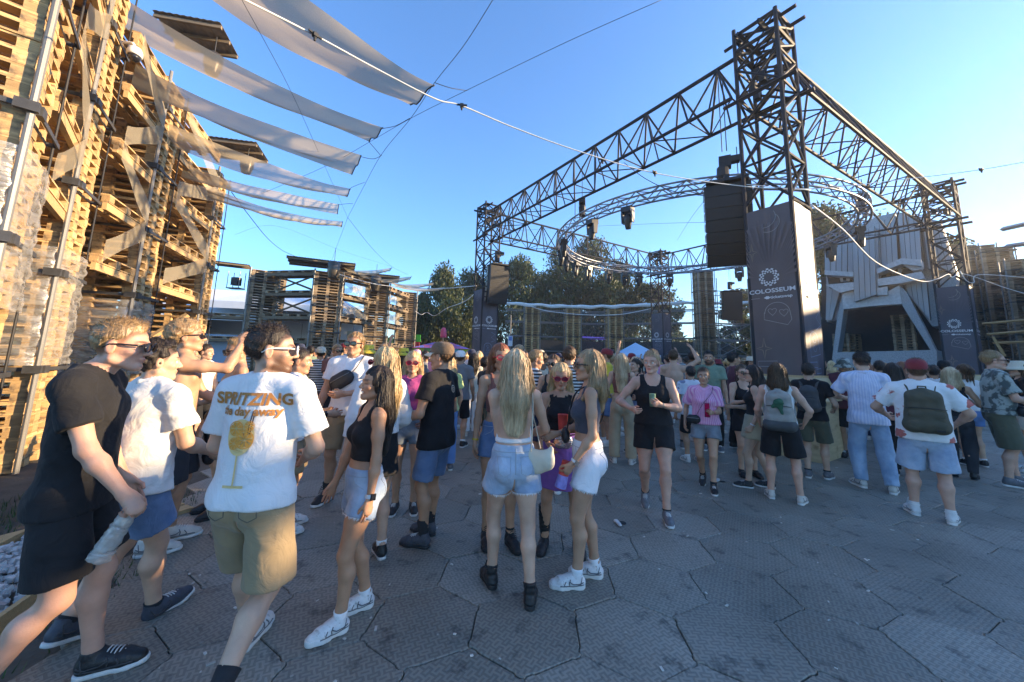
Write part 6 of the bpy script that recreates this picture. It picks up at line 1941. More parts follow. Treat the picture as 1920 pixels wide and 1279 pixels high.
    def garment(nm, prims, m, grow, cuts=(), amp=.004, k=.03, r=None, subs=(), split=False):
        lo, hi = bounds(prims, grow + .03)
        hh_ = r or res[2]
        xs = axis_pts(lo[0], hi[0], hh_); ys = axis_pts(lo[1], hi[1], hh_); zs = axis_pts(lo[2], hi[2], hh_)
        Fd = evaluate(prims, xs, ys, zs, k, grow)
        if amp: Fd = Fd + wr(xs, ys, zs, amp, sum(map(ord, label + nm)) % 999)
        X, Y, Z = xs[:, None, None], ys[None, :, None], zs[None, None, :]
        for c0, n0 in cuts:      # keeps what lies behind the plane
            c0 = np.array(c0, float); n0 = np.array(n0, float); n0 = n0 / np.linalg.norm(n0)
            Fd = np.maximum(Fd, (X - c0[0]) * n0[0] + (Y - c0[1]) * n0[1] + (Z - c0[2]) * n0[2])
        if split:
            zt = .835 - drop; km = (K[-1] + K[1]) / 2
            xm = (km[0]) * np.clip((zt - Z) / max(.05, zt - km[2]), 0, 1.3)
            Fd = np.maximum(Fd, -np.maximum(np.abs(X - xm) - .003 - (.075 if b_ == 'shorts' and fr < .6 else .035) * np.clip(zt - Z, 0, .5) + 0 * Y, Z - zt))
        if subs:
            Fs = evaluate(subs, xs, ys, zs, .02)
            Fd = np.maximum(Fd, -Fs)
        V, Q = surface_nets(Fd.astype(np.float32), xs, ys, zs)
        if len(V) == 0: return None
        o = put(nm, mesh_np(nm, V * s, np.ascontiguousarray(Q.astype(np.int32)), True, [m] if not isinstance(m, (list, tuple)) else list(m)), root)
        return o
    out = dict(root=root, s=s, T=T, TR=TR, Hp=Hp, Hr=Hr, hands={sd: (WJ[sd], HD[sd]) for sd in (-1, 1)}, E=EJ, S=SJ, K=K, A=A, garments={}, Rw=Rw)
    dn = TR @ np.array([0, 0, -1.0])
    neck_sub = lambda r, z0=1.475, fy=.0: [C(T((0, -.015 + fy, z0)), T((0, .03 + fy, z0 + .2)), r, r * 1.4)]
    if top:
        t_ = top[0]; m = CL[top[1]]; o_ = top[2] if len(top) > 2 else {}
        if t_ in ('tee', 'shirt', 'longshirt'):
            loose = o_.get('loose', .012); hem = o_.get('hem', .86); sl = o_.get('sleeve', .58)
            pr = torso + chest + [C(T((0, .0, 1.30)), T((0, .0, hem - .10)), cw * .96 + loose * .6, max(hw * 1.0, ww) + loose * 1.2, fw, 1.34, flat=False)] + glute
            if hem < .95:
                for sd in (-1, 1): pr.append(C(hips[sd] + np.array([sd * .006, 0, .02]), hips[sd] * .8 + K[sd] * .2 + np.array([sd * .006, 0, 0]), th + loose * .5 + .004, th + loose * .7 + .004))
            for sd in (-1, 1):
                e_ = SJ[sd] + (EJ[sd] - SJ[sd]) * sl
                pr.append(C(SJ[sd] - (EJ[sd] - SJ[sd]) * .02, e_, .045 * (bw * .5 + .5) + loose * .2, .052 * (bw * .5 + .5) + loose * .7, flat=True))
                if t_ == 'longshirt': pr += [C(SJ[sd], EJ[sd], .05), C(EJ[sd], WJ[sd], .045, .034, flat=True)]
            subs = neck_sub(.064 if t_ == 'tee' else .058)
            g_ = garment('tshirt' if t_ == 'tee' else 'shirt', pr, m, .0165 if hem < .95 else .012, [(T((0, 0, hem)), dn)] if not o_.get('flap') else [(T((0, 0, hem)), dn)], o_.get('amp', .0056), subs=subs)
            out['garments']['top'] = g_
            if t_ == 'tee' and lod <= 1:
                cr = [T(p) for p in ((0, -.082, 1.492), (.052, -.058, 1.492), (.070, -.010, 1.484), (.052, .040, 1.462), (0, .064, 1.445), (-.052, .040, 1.462), (-.070, -.010, 1.484), (-.052, -.058, 1.492))]
                garment('collar_rib', [C(cr[q], cr[(q + 1) % 8], .0105) for q in range(8)], m, .0, amp=0, k=.008, r=.0055)
            if t_ != 'tee':
                cr = [T(p) for p in ((0, -.086, 1.502), (.055, -.062, 1.502), (.074, -.012, 1.490), (.056, .042, 1.462), (.015, .078, 1.425), (-.015, .078, 1.425), (-.056, .042, 1.462), (-.074, -.012, 1.490), (-.055, -.062, 1.502))]
                garment('collar', [C(cr[q], cr[(q + 1) % 9], .0185) for q in range(9) if q != 4], m, .0, amp=0, k=.010, r=res[2] * .6)
        elif t_ in ('tank', 'crop', 'halter'):
            hem = o_.get('hem', .98 if t_ == 'tank' else 1.10)
            pr = torso + chest + ([C(T((0, 0, 1.2)), T((0, 0, hem)), ww * 1.0, hw * .97, fw, 1.36)] + glute if hem < 1.0 else [])
            subs = [C(T((0, .035, 1.425)), T((0, .03, 1.60)), .078, .11), C(T((0, -.05, 1.43)), T((0, -.04, 1.60)), .075, .11)]
            subs += [C(T((sd * (sh + .030), .01, 1.40)), T((sd * (sh + .05), -.01, 1.60)), .088) for sd in (-1, 1)]
            if t_ == 'halter':
                subs = [C(T((0, -.10, 1.20)), T((0, -.12, 1.55)), .17), C(T((-.12, -.08, 1.22)), T((-.16, -.05, 1.55)), .10), C(T((.12, -.08, 1.22)), T((.16, -.05, 1.55)), .10)] + subs[2:]
            if t_ == 'halter': garment('halter_band', torso, m, .0125, [(T((0, 0, hem)), dn), (T((0, 0, hem + .035)), -dn)], .002)
            out['garments']['top'] = garment({'tank': 'tank_top', 'crop': 'crop_top', 'halter': 'halter_top'}[t_], pr, m, .0105, [(T((0, 0, hem)), dn)], o_.get('amp', .0012), subs=subs)
    if bottom:
        b_ = bottom[0]; m = CL[bottom[1]]; o_ = bottom[2] if len(bottom) > 2 else {}
        loose = o_.get('loose', .012); fr = o_.get('len', .55); waist = o_.get('waist', 1.03 if not f else 1.06)
        if b_ == 'skirt':
            hz = o_.get('hem', .62)
            pr = torso[:2] + glute + [C(T((0, 0, 1.0)), np.array([(K[-1][0] + K[1][0]) * .25, (K[-1][1] + K[1][1]) * .25, hz]) + dz * .5, hw * .95, hw * 1.28, fw, 1.25, flat=True)]
            amp = o_.get('amp', .006)
        else:
            pr = torso[:2] + glute
            for sd in (-1, 1):
                kk, aa = K[sd], A[sd]
                if fr <= 1.0:
                    e_ = hips[sd] + (kk - hips[sd]) * fr
                    pr.append(C(hips[sd] + np.array([sd * .010, 0, -.01]), e_ + np.array([sd * (.016 if fr < .5 else .008), 0, 0]), th - (.010 if fr < .5 else .004) + loose * .4, th * (1 - .20 * fr) + loose * (1.1 if fr < .75 else 1.5), flat=True))
                else:
                    e_ = kk + (aa - kk) * min(1.0, fr - 1) * .98
                    w2 = o_.get('cuff', .055)
                    pr += [C(hips[sd], kk, th + loose * .4, .073 + loose), C(kk, e_, .073 + loose, w2 + loose * .6, flat=True)]
            amp = o_.get('amp', .004)
        nm = {'skirt': 'skirt', 'shorts': 'shorts', 'trousers': 'trousers'}[b_]
        out['garments']['bottom'] = garment(nm, pr, m, .0115 if b_ != 'trousers' else .0095, [(T((0, 0, waist)), TR @ np.array([0, 0, 1.0])) if waist > 1.0 else ((0, 0, waist - drop), (0, 0, 1.0))], amp, k=.028 if b_ == 'skirt' else .014, split=b_ != 'skirt')
        if o_.get('fray'):
            m_ = MB()
            for sd in (-1, 1):
                kk = K[sd]; ax_ = (kk - hips[sd]); e_ = hips[sd] + ax_ * fr; ax_ = ax_ / np.linalg.norm(ax_)
                F3 = frame_from(ax_, np.array([0, 1.0, 0])); rr = th * (1 - .20 * fr) + loose * 1.3 + .0105
                for q in range(150):
                    a = 2 * PI * q / 150 + rs.uniform(-.03, .03); ln = rs.uniform(.008, .026)
                    rd = F3[:, 0] * math.cos(a) + F3[:, 2] * math.sin(a)
                    tn = -F3[:, 0] * math.sin(a) + F3[:, 2] * math.cos(a)
                    p0 = e_ + rd * rr - ax_ * .006; p1 = p0 + ax_ * ln + rd * rs.uniform(-.006, .004) + tn * rs.uniform(-.006, .006)
                    m_._add([tuple((p0 - tn * .0028) * s), tuple((p0 + tn * .0028) * s), tuple(p1 * s)], [(0, 1, 2)])
            tag(m_.build('frayed_hem', CL['denimw'], root), kind='stuff')
        if o_.get('belt'):
            garment('belt', [C(T((0, -.002, waist - .035)), T((0, -.002, waist - .005)), hw * .97 + .004, hw * .965 + .004, fw, 1.40, flat=2)] + [], CL['black'], .012, amp=0)
    # ---- hair
    if hair:
        st = hair['st']; hm = HM[hair['col']]
        hres = res[1] * 1.15
        vol = hair.get('vol', 1.0)
        pr = [hE((0, -.014, .120), (.0775 + .006 * vol, .0975 + .006 * vol, .094 + .012 * vol), sm=.02)]
        L_ = hair.get('len', .3)
        TV = lambda q: q
        if st in ('long', 'half'):
            drp = lambda x, y, z: hp_((x, y, z)) if z > 0 else np.array([*(hp_((x, y, .0)))[:2], 0]) + np.array([0, 0, hp_((x, y, 0))[2] + z])
            fr_ = hair.get('front', 1.0)
            pr += [C(drp(0, -.060, .10), drp(0, -.092, -L_ * .45), .078 * vol, .088 * vol, fw, 1.45, sm=.03), C(drp(0, -.092, -L_ * .45), drp(0, -.088, -L_), .088 * vol, .074 * vol, fw, 2.0, sm=.03)]
            for sd in (-1, 1):
                pr += [C(drp(sd * .062, -.03, .13), drp(sd * .088, -.030, -.05), .034 * vol, .036 * vol, sm=.03), C(drp(sd * .088, -.030, -.05), drp(sd * .100, -.03 + .085 * fr_, -L_ * .80), .036 * vol, .020, sm=.03)]
        if st == 'pony':
            pr += [C(hp_((0, -.10, .15)), hp_((0, -.145, .11)), .020, .030, sm=.02), C(hp_((0, -.145, .11)), hp_((0, -.135, .11 - L_)), .032, .014, sm=.02)]
        if st == 'bun':
            pr += [hE((0, -.075, .195), (.040, .038, .034), sm=.012)]
        if st == 'curly':
            pr = [hE((0, -.016, .125), (.090 + .01 * vol, .110 + .01 * vol, .104 + .014 * vol), sm=.02)]
        lo, hi = bounds(pr, .03)
        xs = axis_pts(lo[0], hi[0], hres); ys = axis_pts(lo[1], hi[1], hres); zs = axis_pts(lo[2], hi[2], hres)
        Fd = evaluate(pr, xs, ys, zs, .02)
        X, Y, Z = np.meshgrid(xs, ys, zs, indexing='ij')
        P = np.stack([X - Hp[0], Y - Hp[1], Z - Hp[2]], -1) @ Hr / HS
        px_, py_, pz_ = P[..., 0], P[..., 1], P[..., 2]
        if st in ('long', 'half'):
            hz = np.interp(py_, [-.02, .015, .045, .07, .10], [-2.0, .02, .125, .150, .168])
            inner = ((np.abs(px_) / .060) ** 2.5 + ((pz_ - .06) / .105) ** 2.5 * (pz_ > .06) + 0) ** .4 if False else None
            part = np.where((py_ > .0) & (np.abs(px_) < .066) & (pz_ < hz), 1, -1)
            cut = np.maximum.reduce([.012 - py_ + 0 * px_, np.abs(px_) - .060, pz_ - hz])
            Fd = np.maximum(Fd, -cut * .8)
        else:
            short_nape = hair.get('nape', .035)
            hz = np.interp(py_, [-.11, -.045, -.020, .012, .030, .052, .095], [short_nape - .01, short_nape, .088, .092, .105, .138 - .012 * (vol > 1.2), .156 - .008 * vol])
            low = (hz - pz_) * .75
            if st in ('pony', 'bun'): low = np.where(py_ < -.115, -1, low)
            Fd = Fd + np.clip(1 - (pz_ - hz) / .060, 0, 1) * (.0125 if st != 'curly' else .016)
            Fd = np.maximum(Fd, low)
            # sides clipped closer than the top
            if hair.get('fade'):
                Fd = Fd + np.clip((.145 - pz_) / .08, 0, 1) * .008
            if hair.get('quiff'):
                Fd = Fd - hair['quiff'] * np.exp(-((py_ - .06) / .05) ** 2 - ((pz_ - .20) / .03) ** 2 - (px_ / .06) ** 2)
        ang = np.arctan2(px_, -(py_ + .02))
        n1 = np.sin(ang * 23 + 5 * np.sin(pz_ * 9 + ang * 2)) * .0030 + np.sin(ang * 51 + 7 * np.sin(pz_ * 13)) * .0018 + np.sin(ang * 7 + pz_ * 10) * .004
        if st in ('short', 'curly'):
            fr0 = 95 if st == 'short' else 120
            n1 = .0026 * np.sin(px_ * fr0 + 3 * np.sin(py_ * 50)) * np.sin(py_ * fr0 * .7 + 2 * np.sin(px_ * 60)) + .002 * np.sin(pz_ * 130 + px_ * 90) + (.005 * np.sin(px_ * 75 + pz_ * 60) * np.sin(py_ * 80 + pz_ * 30) if st == 'curly' or hair.get('wave') else 0)
        Fd = Fd + n1 * hair.get('tex', 1.0)
        V, Q = surface_nets(Fd.astype(np.float32), xs, ys, zs)
        if st in ('long', 'half', 'pony') and lod <= 1 and len(V):
            bvh = BVHTree.FromPolygons([Vector(p) for p in V], [tuple(q) for q in Q.tolist()])
            mb = MB()
            axis = hp_((0, -.03, 0))
            nl = 70 if lod == 0 else 30
            base_a = math.atan2(*(Hr @ np.array([0, -1.0, 0]))[:2][::-1])
            for q in range(nl):
                a = base_a + rs.uniform(-1, 1) * 2.0
                z0 = hp_((0, 0, rs.uniform(.05, .19)))[2]; z1 = hp_((0, 0, 0))[2] - L_ * rs.uniform(.7, 1.08)
                ph = rs.uniform(0, 6); wv = hair.get('wavy', .012); pts = []
                n_ = 11
                for i in range(n_):
                    z = z0 + (z1 - z0) * i / (n_ - 1)
                    aa_ = a + .10 * math.sin(ph + i * .5)
                    dr = Vector((math.cos(aa_), math.sin(aa_), 0))
                    o0 = Vector((axis[0], axis[1], z)) + dr * .5
                    hit = bvh.ray_cast(o0, -dr, .5)
                    if hit[0] is None:
                        if pts: pts.append(pts[-1] + Vector((0, 0, (z1 - z0) / (n_ - 1))) * .6 + dr * .002)
                        continue
                    t_ = Vector((-dr.y, dr.x, 0))
                    pts.append(hit[0] + dr * rs.uniform(.0, .004) + dr * (.012 * rs.random() if q % 9 == 0 else 0) + t_ * wv * math.sin(ph + z * 22) * (i / n_))
                if len(pts) >= 4:
                    w_ = rs.uniform(.0035, .0075) if lod == 0 else rs.uniform(.006, .010)
                    mb.tube(pts, [w_ * .5] + [w_] * (len(pts) - 3) + [w_ * .6, w_ * .15], 5, flat=.45)
            vs_, qs_ = [], []
            for q in range(420 if lod == 0 else 150):
                a = base_a + rs.uniform(-1, 1) * 2.1
                z0 = hp_((0, 0, rs.uniform(.04, .205)))[2]; z1 = max(hp_((0, 0, 0))[2] - L_ * rs.uniform(.5, 1.12), z0 - rs.uniform(.15, .6))
                ph = rs.uniform(0, 6); fly = rs.uniform(.001, .006) + (rs.uniform(.004, .016) if q % 7 == 0 else 0); wv = hair.get('wavy', .010); n_ = 10; prev_ = None; ww_ = rs.uniform(.0011, .0024)
                for i in range(n_):
                    z = z0 + (z1 - z0) * i / (n_ - 1); aa_ = a + .14 * math.sin(ph + i * .45)
                    dr = Vector((math.cos(aa_), math.sin(aa_), 0))
                    hit = bvh.ray_cast(Vector((axis[0], axis[1], z)) + dr * .5, -dr, .5)
                    if hit[0] is None: break
                    t_ = Vector((-dr.y, dr.x, 0)); p_ = hit[0] + dr * fly * (.3 + i / n_) + t_ * wv * math.sin(ph + z * 24) * (i / n_)
                    b0 = len(V) + len(vs_); w_ = ww_ * (1 - .7 * i / n_)
                    vs_ += [tuple(p_ - t_ * w_), tuple(p_ + t_ * w_)]
                    if prev_ is not None: qs_.append((prev_, prev_ + 1, b0 + 1, b0))
                    prev_ = b0
            if vs_: V = np.concatenate([V, np.array(vs_)]); Q = np.concatenate([Q, np.array(qs_)])
            if mb.v:
                off_ = len(V)
                V = np.concatenate([V, np.array([tuple(p) for p in mb.v])])
                Q = np.concatenate([Q, np.array([f_ for f_ in mb.f if len(f_) == 4]) + off_])
        elif lod <= 1 and len(V):
            nbl = 2600 if lod == 0 else 900
            fi = rs.integers(0, len(Q), nbl); c_ = V[Q[fi]].mean(1)
            nr = np.cross(V[Q[fi, 2]] - V[Q[fi, 0]], V[Q[fi, 3]] - V[Q[fi, 1]]); nr /= np.linalg.norm(nr, axis=1)[:, None] + 1e-9
            lc = (c_ - Hp) @ Hr / HS
            ok_ = lc[:, 2] > .045; c_, nr, lc = c_[ok_], nr[ok_], lc[ok_]
            comb = np.stack([lc[:, 0] * 1.5, np.where(lc[:, 2] > .19, .5 if hair.get('quiff') else -.3, -.8), np.where(lc[:, 2] > .17, .35, -.9)], 1) @ Hr.T
            dr = nr * .45 + comb * .7 + rs.normal(0, .30 if st == 'short' else .6, nr.shape); dr /= np.linalg.norm(dr, axis=1)[:, None]
            ln = rs.uniform(.010, .026, (len(dr), 1)) * np.where(lc[:, 2:3] > .13, 1, .5)
            sd_ = np.cross(dr, nr); sd_ /= np.linalg.norm(sd_, axis=1)[:, None] + 1e-9
            w_ = rs.uniform(.0009, .0018, (len(dr), 1)); r0 = c_ - nr * .003; r1_ = r0 + dr * ln
            BV = np.stack([r0 - sd_ * w_, r0 + sd_ * w_, r1_ + sd_ * w_ * .25, r1_ - sd_ * w_ * .25], 1).reshape(-1, 3)
            Q = np.concatenate([Q, np.arange(len(BV)).reshape(-1, 4) + len(V)]); V = np.concatenate([V, BV])
        if len(V):
            put('hair', mesh_np('hair', V * s, np.ascontiguousarray(Q.astype(np.int32)), True, [hm]), root)
    # ---- eyes, glasses, teeth
    M4 = lambda loc: Matrix.Translation(Vector(hp_(loc) * s)) @ Matrix(Hr).to_4x4() @ Matrix.Scale(s * HS, 4)
    if glasses is None and lod <= 1 and not laugh:
        for sd in (-1, 1):
            k = 'eye'
            if k not in SHOES:
                SHOES[k] = MB().lathe([(.0001, -.0122), (.006, -.0106), (.0105, -.006), (.0122, 0), (.0105, .006), (.006, .0106), (.0001, .0122)], 14, caps=False).mesh('eye', M_EYEW, True)
                SHOES['iris'] = MB().lathe([(.0056, .0112), (.004, .0122), (.0002, .0127)], 14, M=Matrix.Rotation(-PI / 2, 3, 'X'), caps=False).mesh('iris', M_IRIS, True)
            e_ = put('eye', SHOES[k], root); e_.matrix_local = M4((sd * .032, .0765, .0905)) @ Matrix.Scale(.95, 4)
            put('iris', SHOES['iris'], e_)
    elif glasses:
        out['glasses'] = sunglasses(root, (Hr, Vector(Hp)), s, {'b': M_FRAME, 'w': M_FRAMEW, 'r': M_FRAMER}[glasses[0]], M_LENSR if glasses[0] == 'r' else M_LENS, glasses[1] if len(glasses) > 1 else 'round')
    if laugh:
        e_ = MB().lathe([(.0001, -.01), (.012, -.007), (.0195, 0), (.012, .007), (.0001, .01)], 14, caps=False).build('teeth', M_TEETH, root, True)
        e_.matrix_local = M4((0, .083, .033)) @ Matrix.Diagonal((1, .75, .62, 1))
    # ---- shoes
    if shoes:
        kind, upn, son, so, soh = shoes
        ups = {'w': M_SHOEW, 'b': M_SHOEB, 'g': M_SHOEG, 'c': M_SHOEC, 'd': M_SHOED}[upn]; sls = {'w': M_SOLE, 'b': M_BSOLE}[son]
        mu, ms, ml, mk, mo = shoe_parts(kind, ups, sls, {'w': M_SOCKW, 'b': M_SOCKB, None: None}[so], soh, s)
        fs_ = 1.0 if not f else .93
        for sd in (-1, 1):
            Rf, org = FT[sd]
            M4_ = Matrix.Translation(Vector(org * s)) @ Matrix(Rf).to_4x4() @ Matrix.Scale(s * fs_, 4)
            if sd < 0: M4_ = M4_ @ Matrix.Diagonal((-1, 1, 1, 1))
            sho = put('shoe', mu, root); sho.matrix_local = M4_
            put('sole', ms, sho)
            if ml: put('laces', ml, sho)
            if mo and lod < 2: tag(put('overlay', mo, sho), kind='stuff')
            if mk:
                k_ = put('sock', mk, sho)
                ax_ = K[sd] - A[sd]; ax_ = Rf.T @ ax_
                if sd < 0: ax_[0] *= -1
                k_.matrix_local = Matrix.Translation((0, -.012, .085)) @ Vector(ax_).to_track_quat('Z', 'Y').to_matrix().to_4x4() @ Matrix.Translation((0, 0, -.085))
    # ---- hats
    if hat:
        hk, hcol = hat[0], CL[hat[1]]
        back = -1 if (len(hat) > 2 and hat[2]) else 1
        if hk == 'cap':
            c_ = MB()
            prof = [(.091, .0), (.094, .02), (.091, .052), (.076, .084), (.045, .102), (.004, .108)]
            for i in range(len(prof)):
                pass
            c_.lathe(prof, 24, M=Matrix.Diagonal((.93, 1.15, 1)), caps=False)
            o = c_.build('cap', hcol, root, True); o.matrix_local = M4((0, -.014, .118)) @ Matrix.Rotation(math.radians(8 * back), 4, 'X')
            b = MB(); n_ = 14
            vs, fs = [], []
            for i in range(n_ + 1):
                a = PI * (.14 + .72 * i / n_)
                for r0, zz in ((1.0, .004), (1.34, .0), (1.68, -.014 - .02 * abs(math.cos(a)))):
                    vs.append((.083 * math.cos(a) * (1 + (r0 - 1) * .35), back * (.101 * math.sin(a) * (1.0 + (r0 - 1) * .98)), zz))
            for i in range(n_):
                for r0 in range(2): fs.append((i * 3 + r0, i * 3 + r0 + 1, i * 3 + r0 + 4, i * 3 + r0 + 3))
            bo = put('brim', mesh_np('brim', vs, fs, True, [CL[hat[3]] if len(hat) > 3 else hcol]), o)
            md = bo.modifiers.new('thick', 'SOLIDIFY'); md.thickness = .004
            MB().lathe([(.008, .0), (.006, .006), (.001, .008)], 8).build('button', hcol, o, True).location = (0, 0, .106)
        elif hk in ('bucket', 'straw'):
            w = .145 if hk == 'bucket' else .185
            prof = [(w, -.052 if hk == 'bucket' else -.005), (.118, -.018 if hk == 'bucket' else .0), (.096, .004), (.092, .05), (.082, .078), (.07, .085), (.002, .087)]
            o = MB().lathe(prof, 26, M=Matrix.Diagonal((.95, 1.12, 1)), caps=False).build('bucket_hat' if hk == 'bucket' else 'sun_hat', hcol, root, True)
            md = o.modifiers.new('thick', 'SOLIDIFY'); md.thickness = .004
            o.matrix_local = M4((0, -.012, .132))
    return out

def W(o, p):
    """body point (in figure units) to world"""
    q = o['Rw'] @ Vector([c * o['s'] for c in p])
    return q + Vector(o['root'].location)
def Wd(o, d):
    return (o['Rw'] @ Vector(d)).normalized()
def grip(o, sd, ahead=.085, out=.042):
    """centre of what a hand holds, and the hand's axes, in the world"""
    w, (d, n, cu) = o['hands'][sd]
    return W(o, w + d * ahead + n * out), Wd(o, d), Wd(o, n)
# ------------------------------------------------------------------ the people near enough to tell apart
P = {}
SN = ('sneaker', 'w', 'w', 'w', .03)
P['tee'] = person('tall man in black T-shirt and black shorts walking right at the left edge', 238, 597, 1.98, 62, sex='m', skin='pink', lod=0, build=.94, lean=0, neck=.08, hp=-5, hy=4,
    fL=(-.12, .14, 0, 0), fR=(.10, -.22, 0, 28), aR=(.25, .25, .945), pR=(.3, -1, 0), curlR=75, nR=(-.4, .1, -1), aL=(-.24, .1, .90), top=('tee', 'black', {'loose': .012, 'hem': .84, 'sleeve': .62}), bottom=('shorts', 'black', {'len': .80, 'loose': .022}),
    hair=dict(st='short', col='sandy', fade=1, quiff=.012), shoes=('sneaker', 'b', 'w', None, .03), glasses='b')
P['linen'] = person('man in white linen shirt and blue denim shorts stepping away at the left', 300, 637, 2.42, 12, sex='m', skin='fair', lod=0, build=1.2, lean=6, hy=24,
    fL=(-.10, -.16, 6, 18), fR=(.08, .22, -6, -14), aR=(.22, .32, 1.00), curlR=70, aL=(-.2, .2, .95), top=('shirt', 'linen', {'hem': .85, 'loose': .022, 'sleeve': .66, 'amp': .008}), bottom=('shorts', 'denimd', {'len': .72, 'loose': .02}),
    hair=dict(st='short', col='dark', vol=1.6, tex=2.2, wave=1), shoes=('sneaker', 'd', 'w', 'b', .02))
P['spritz'] = person('bearded man seen from behind in white SPRITZING T-shirt and sand shorts', 512, 607, 2.06, 2, sex='m', skin='fair', lod=0, build=.98, lean=3, hy=60,
    fL=(-.12, .28, 4, 0), fR=(.10, -.32, -4, 38), aL=(-.10, .22, 1.02), aR=(.12, .23, 1.02), pL=(-1, -.6, -.6), pR=(1, -.6, -.6), top=('tee', 'white', {'loose': .020, 'hem': .875, 'sleeve': .72, 'amp': .0045}), bottom=('shorts', 'sand', {'len': .92, 'loose': .026}),
    hair=dict(st='short', col='dark', vol=1.0, nape=.03), shoes=('sneaker', 'w', 'w', 'b', .10), glasses='w', beard=1.0)
P['laugh'] = person('laughing woman with long dark hair in black crop top and frayed denim shorts', 714, 686, 2.58, 232, sex='f', skin='gold', lod=0, build=1.06, hp=5, lean=-2,
    fL=(-.07, .12, 5, 0), fR=(.09, -.10, -5, 0), aL=(-.215, .02, .85), aR=(.20, .16, .86), curlL=25, top=('crop', 'black', {'hem': 1.10}), bottom=('shorts', 'denim', {'len': .40, 'loose': .014, 'fray': 1, 'waist': 1.05}),
    hair=dict(st='long', col='dark', len=.36, wavy=.024, vol=1.1, front=1.2), shoes=('chunky', 'w', 'w', 'w', .045), laugh=True)
P['wave'] = person('shirtless man with curly hair lifting his right hand before his face', 348, 600, 3.3, 54, sex='m', skin='tan', lod=0, build=1.02, hp=6,
    fL=(-.10, .05, 6, 0), fR=(.10, -.06, -6, 0), aR=(.10, .36, 1.60), pR=(.5, .4, -1), curlR=80, aL=(-.16, .34, 1.04), bottom=('shorts', 'charcoal', {'len': .95, 'loose': .02, 'waist': 1.0}),
    hair=dict(st='curly', col='light', vol=.8), shoes=('sneaker', 'c', 'w', None, .03), glasses='b')
P['bare'] = person('shirtless blond man in sunglasses looking down left behind the SPRITZING shirt', 446, 632, 4.0, 222, sex='m', skin='tan', lod=1, hp=-12, aR=(.18, .25, 1.08), aL=(-.25, .12, .95), bottom=('shorts', 'navy', {'len': .8, 'loose': .02}),
    hair=dict(st='short', col='sandy', quiff=.012), shoes=('sneaker', 'b', 'b', None, .03), glasses='b')
P['whitetee'] = person('man in white T-shirt with a dark watch half hidden behind the SPRITZING man', 566, 652, 3.7, 70, sex='m', skin='tan', lod=1, hp=-6, aR=(.18, .32, 1.12), aL=(-.2, .25, 1.1), top=('tee', 'white', {'loose': .018}), bottom=('shorts', 'khaki', {'len': .85, 'loose': .02}),
    hair=dict(st='short', col='dark', fade=1), shoes=SN)
P['tall'] = person('tall man in white T-shirt with a black belt bag across his chest, facing us', 668, 622, 4.45, 174, sex='m', skin='tan', lod=0, lean=-2, hy=6, fL=(-.17, .03, 14, 0), fR=(.15, 0, -16, 0), aL=(-.03, .23, 1.12), pL=(-1, -.3, -.5), curlL=30, aR=(.30, .06, .90), top=('tee', 'white', {'loose': .016, 'hem': .88}), bottom=('shorts', 'khaki', {'len': .88, 'loose': .02}),
    hair=dict(st='pony', col='sandy', len=.14), shoes=('hightop', 'b', 'w', 'b', .09), glasses='b')
P['blondback'] = person('woman with very long blond hair and white top, turned away behind the laughing woman', 724, 650, 3.2, 318, sex='f', skin='fair', lod=0, hy=-25, top=('longshirt', 'white', {'hem': 1.03, 'loose': .012, 'sleeve': .9}), bottom=('skirt', 'black', {'hem': .70}),
    hair=dict(st='long', col='blond', len=.36, vol=1.08), shoes=('sneaker', 'b', 'w', 'w', .05), glasses='r', aR=(.2, .2, 1.0))
P['magenta'] = person('smiling woman in magenta top and grey denim shorts with red sunglasses', 776, 658, 4.2, 170, sex='f', skin='tan', lod=1, top=('tee', 'magenta', {'hem': 1.02, 'loose': .004, 'sleeve': .45}), bottom=('shorts', 'denimg', {'len': .42, 'loose': .012, 'belt': 1}),
    hair=dict(st='half', col='blond', len=.20), shoes=('sneaker', 'b', 'w', None, .03), glasses='r', aL=(-.16, .26, 1.1))
P['cap'] = person('man in black T-shirt and rolled denim shorts with a brown cap facing left', 828, 641, 3.55, 292, sex='m', skin='gold', lod=0, hp=-6, hy=-8, fL=(-.12, .02, 10, 0), fR=(.10, .10, -4, 0), aL=(-.20, .26, 1.08), curlL=80, nL=(.6, .2, .1), aR=(.2, .2, 1.0), top=('tee', 'black', {'loose': .020, 'hem': .82}), bottom=('shorts', 'denimd', {'len': .84, 'loose': .012}),
    hair=dict(st='short', col='brown'), shoes=('sneaker', 'd', 'b', 'b', .12), hat=('cap', 'brownc', False, 'cream'))
P['redhair'] = person('woman with auburn hair and red sunglasses partly hidden by the blond woman', 938, 643, 3.6, 165, sex='f', skin='gold', lod=1, hr=4, fL=(-.1, .1, 8, 0), aR=(.24, .04, .86), aL=(-.16, .25, 1.0), top=('crop', 'rust', {'hem': 1.13}), bottom=('shorts', 'denimd', {'len': .40, 'loose': .010}),
    hair=dict(st='long', col='red', len=.26), shoes=('boot', 'b', 'b', None, .0), glasses='r')
P['halter'] = person('blond woman seen from behind in white halter top, denim shorts and black boots', 968, 655, 2.82, 352, sex='f', skin='fair', lod=0, hy=6, fL=(-.13, .12, 14, 0), fR=(.12, -.14, -14, 0), aR=(.13, .27, 1.06), pR=(1, -.5, -.6), aL=(-.03, .25, 1.03), pL=(-.2, -1, -.8), top=('halter', 'white', {'hem': 1.08}), bottom=('shorts', 'denim', {'len': .42, 'loose': .015, 'fray': 1, 'waist': 1.07}),
    hair=dict(st='long', col='ash', len=.33, vol=1.12), shoes=('boot', 'b', 'b', 'b', .06))
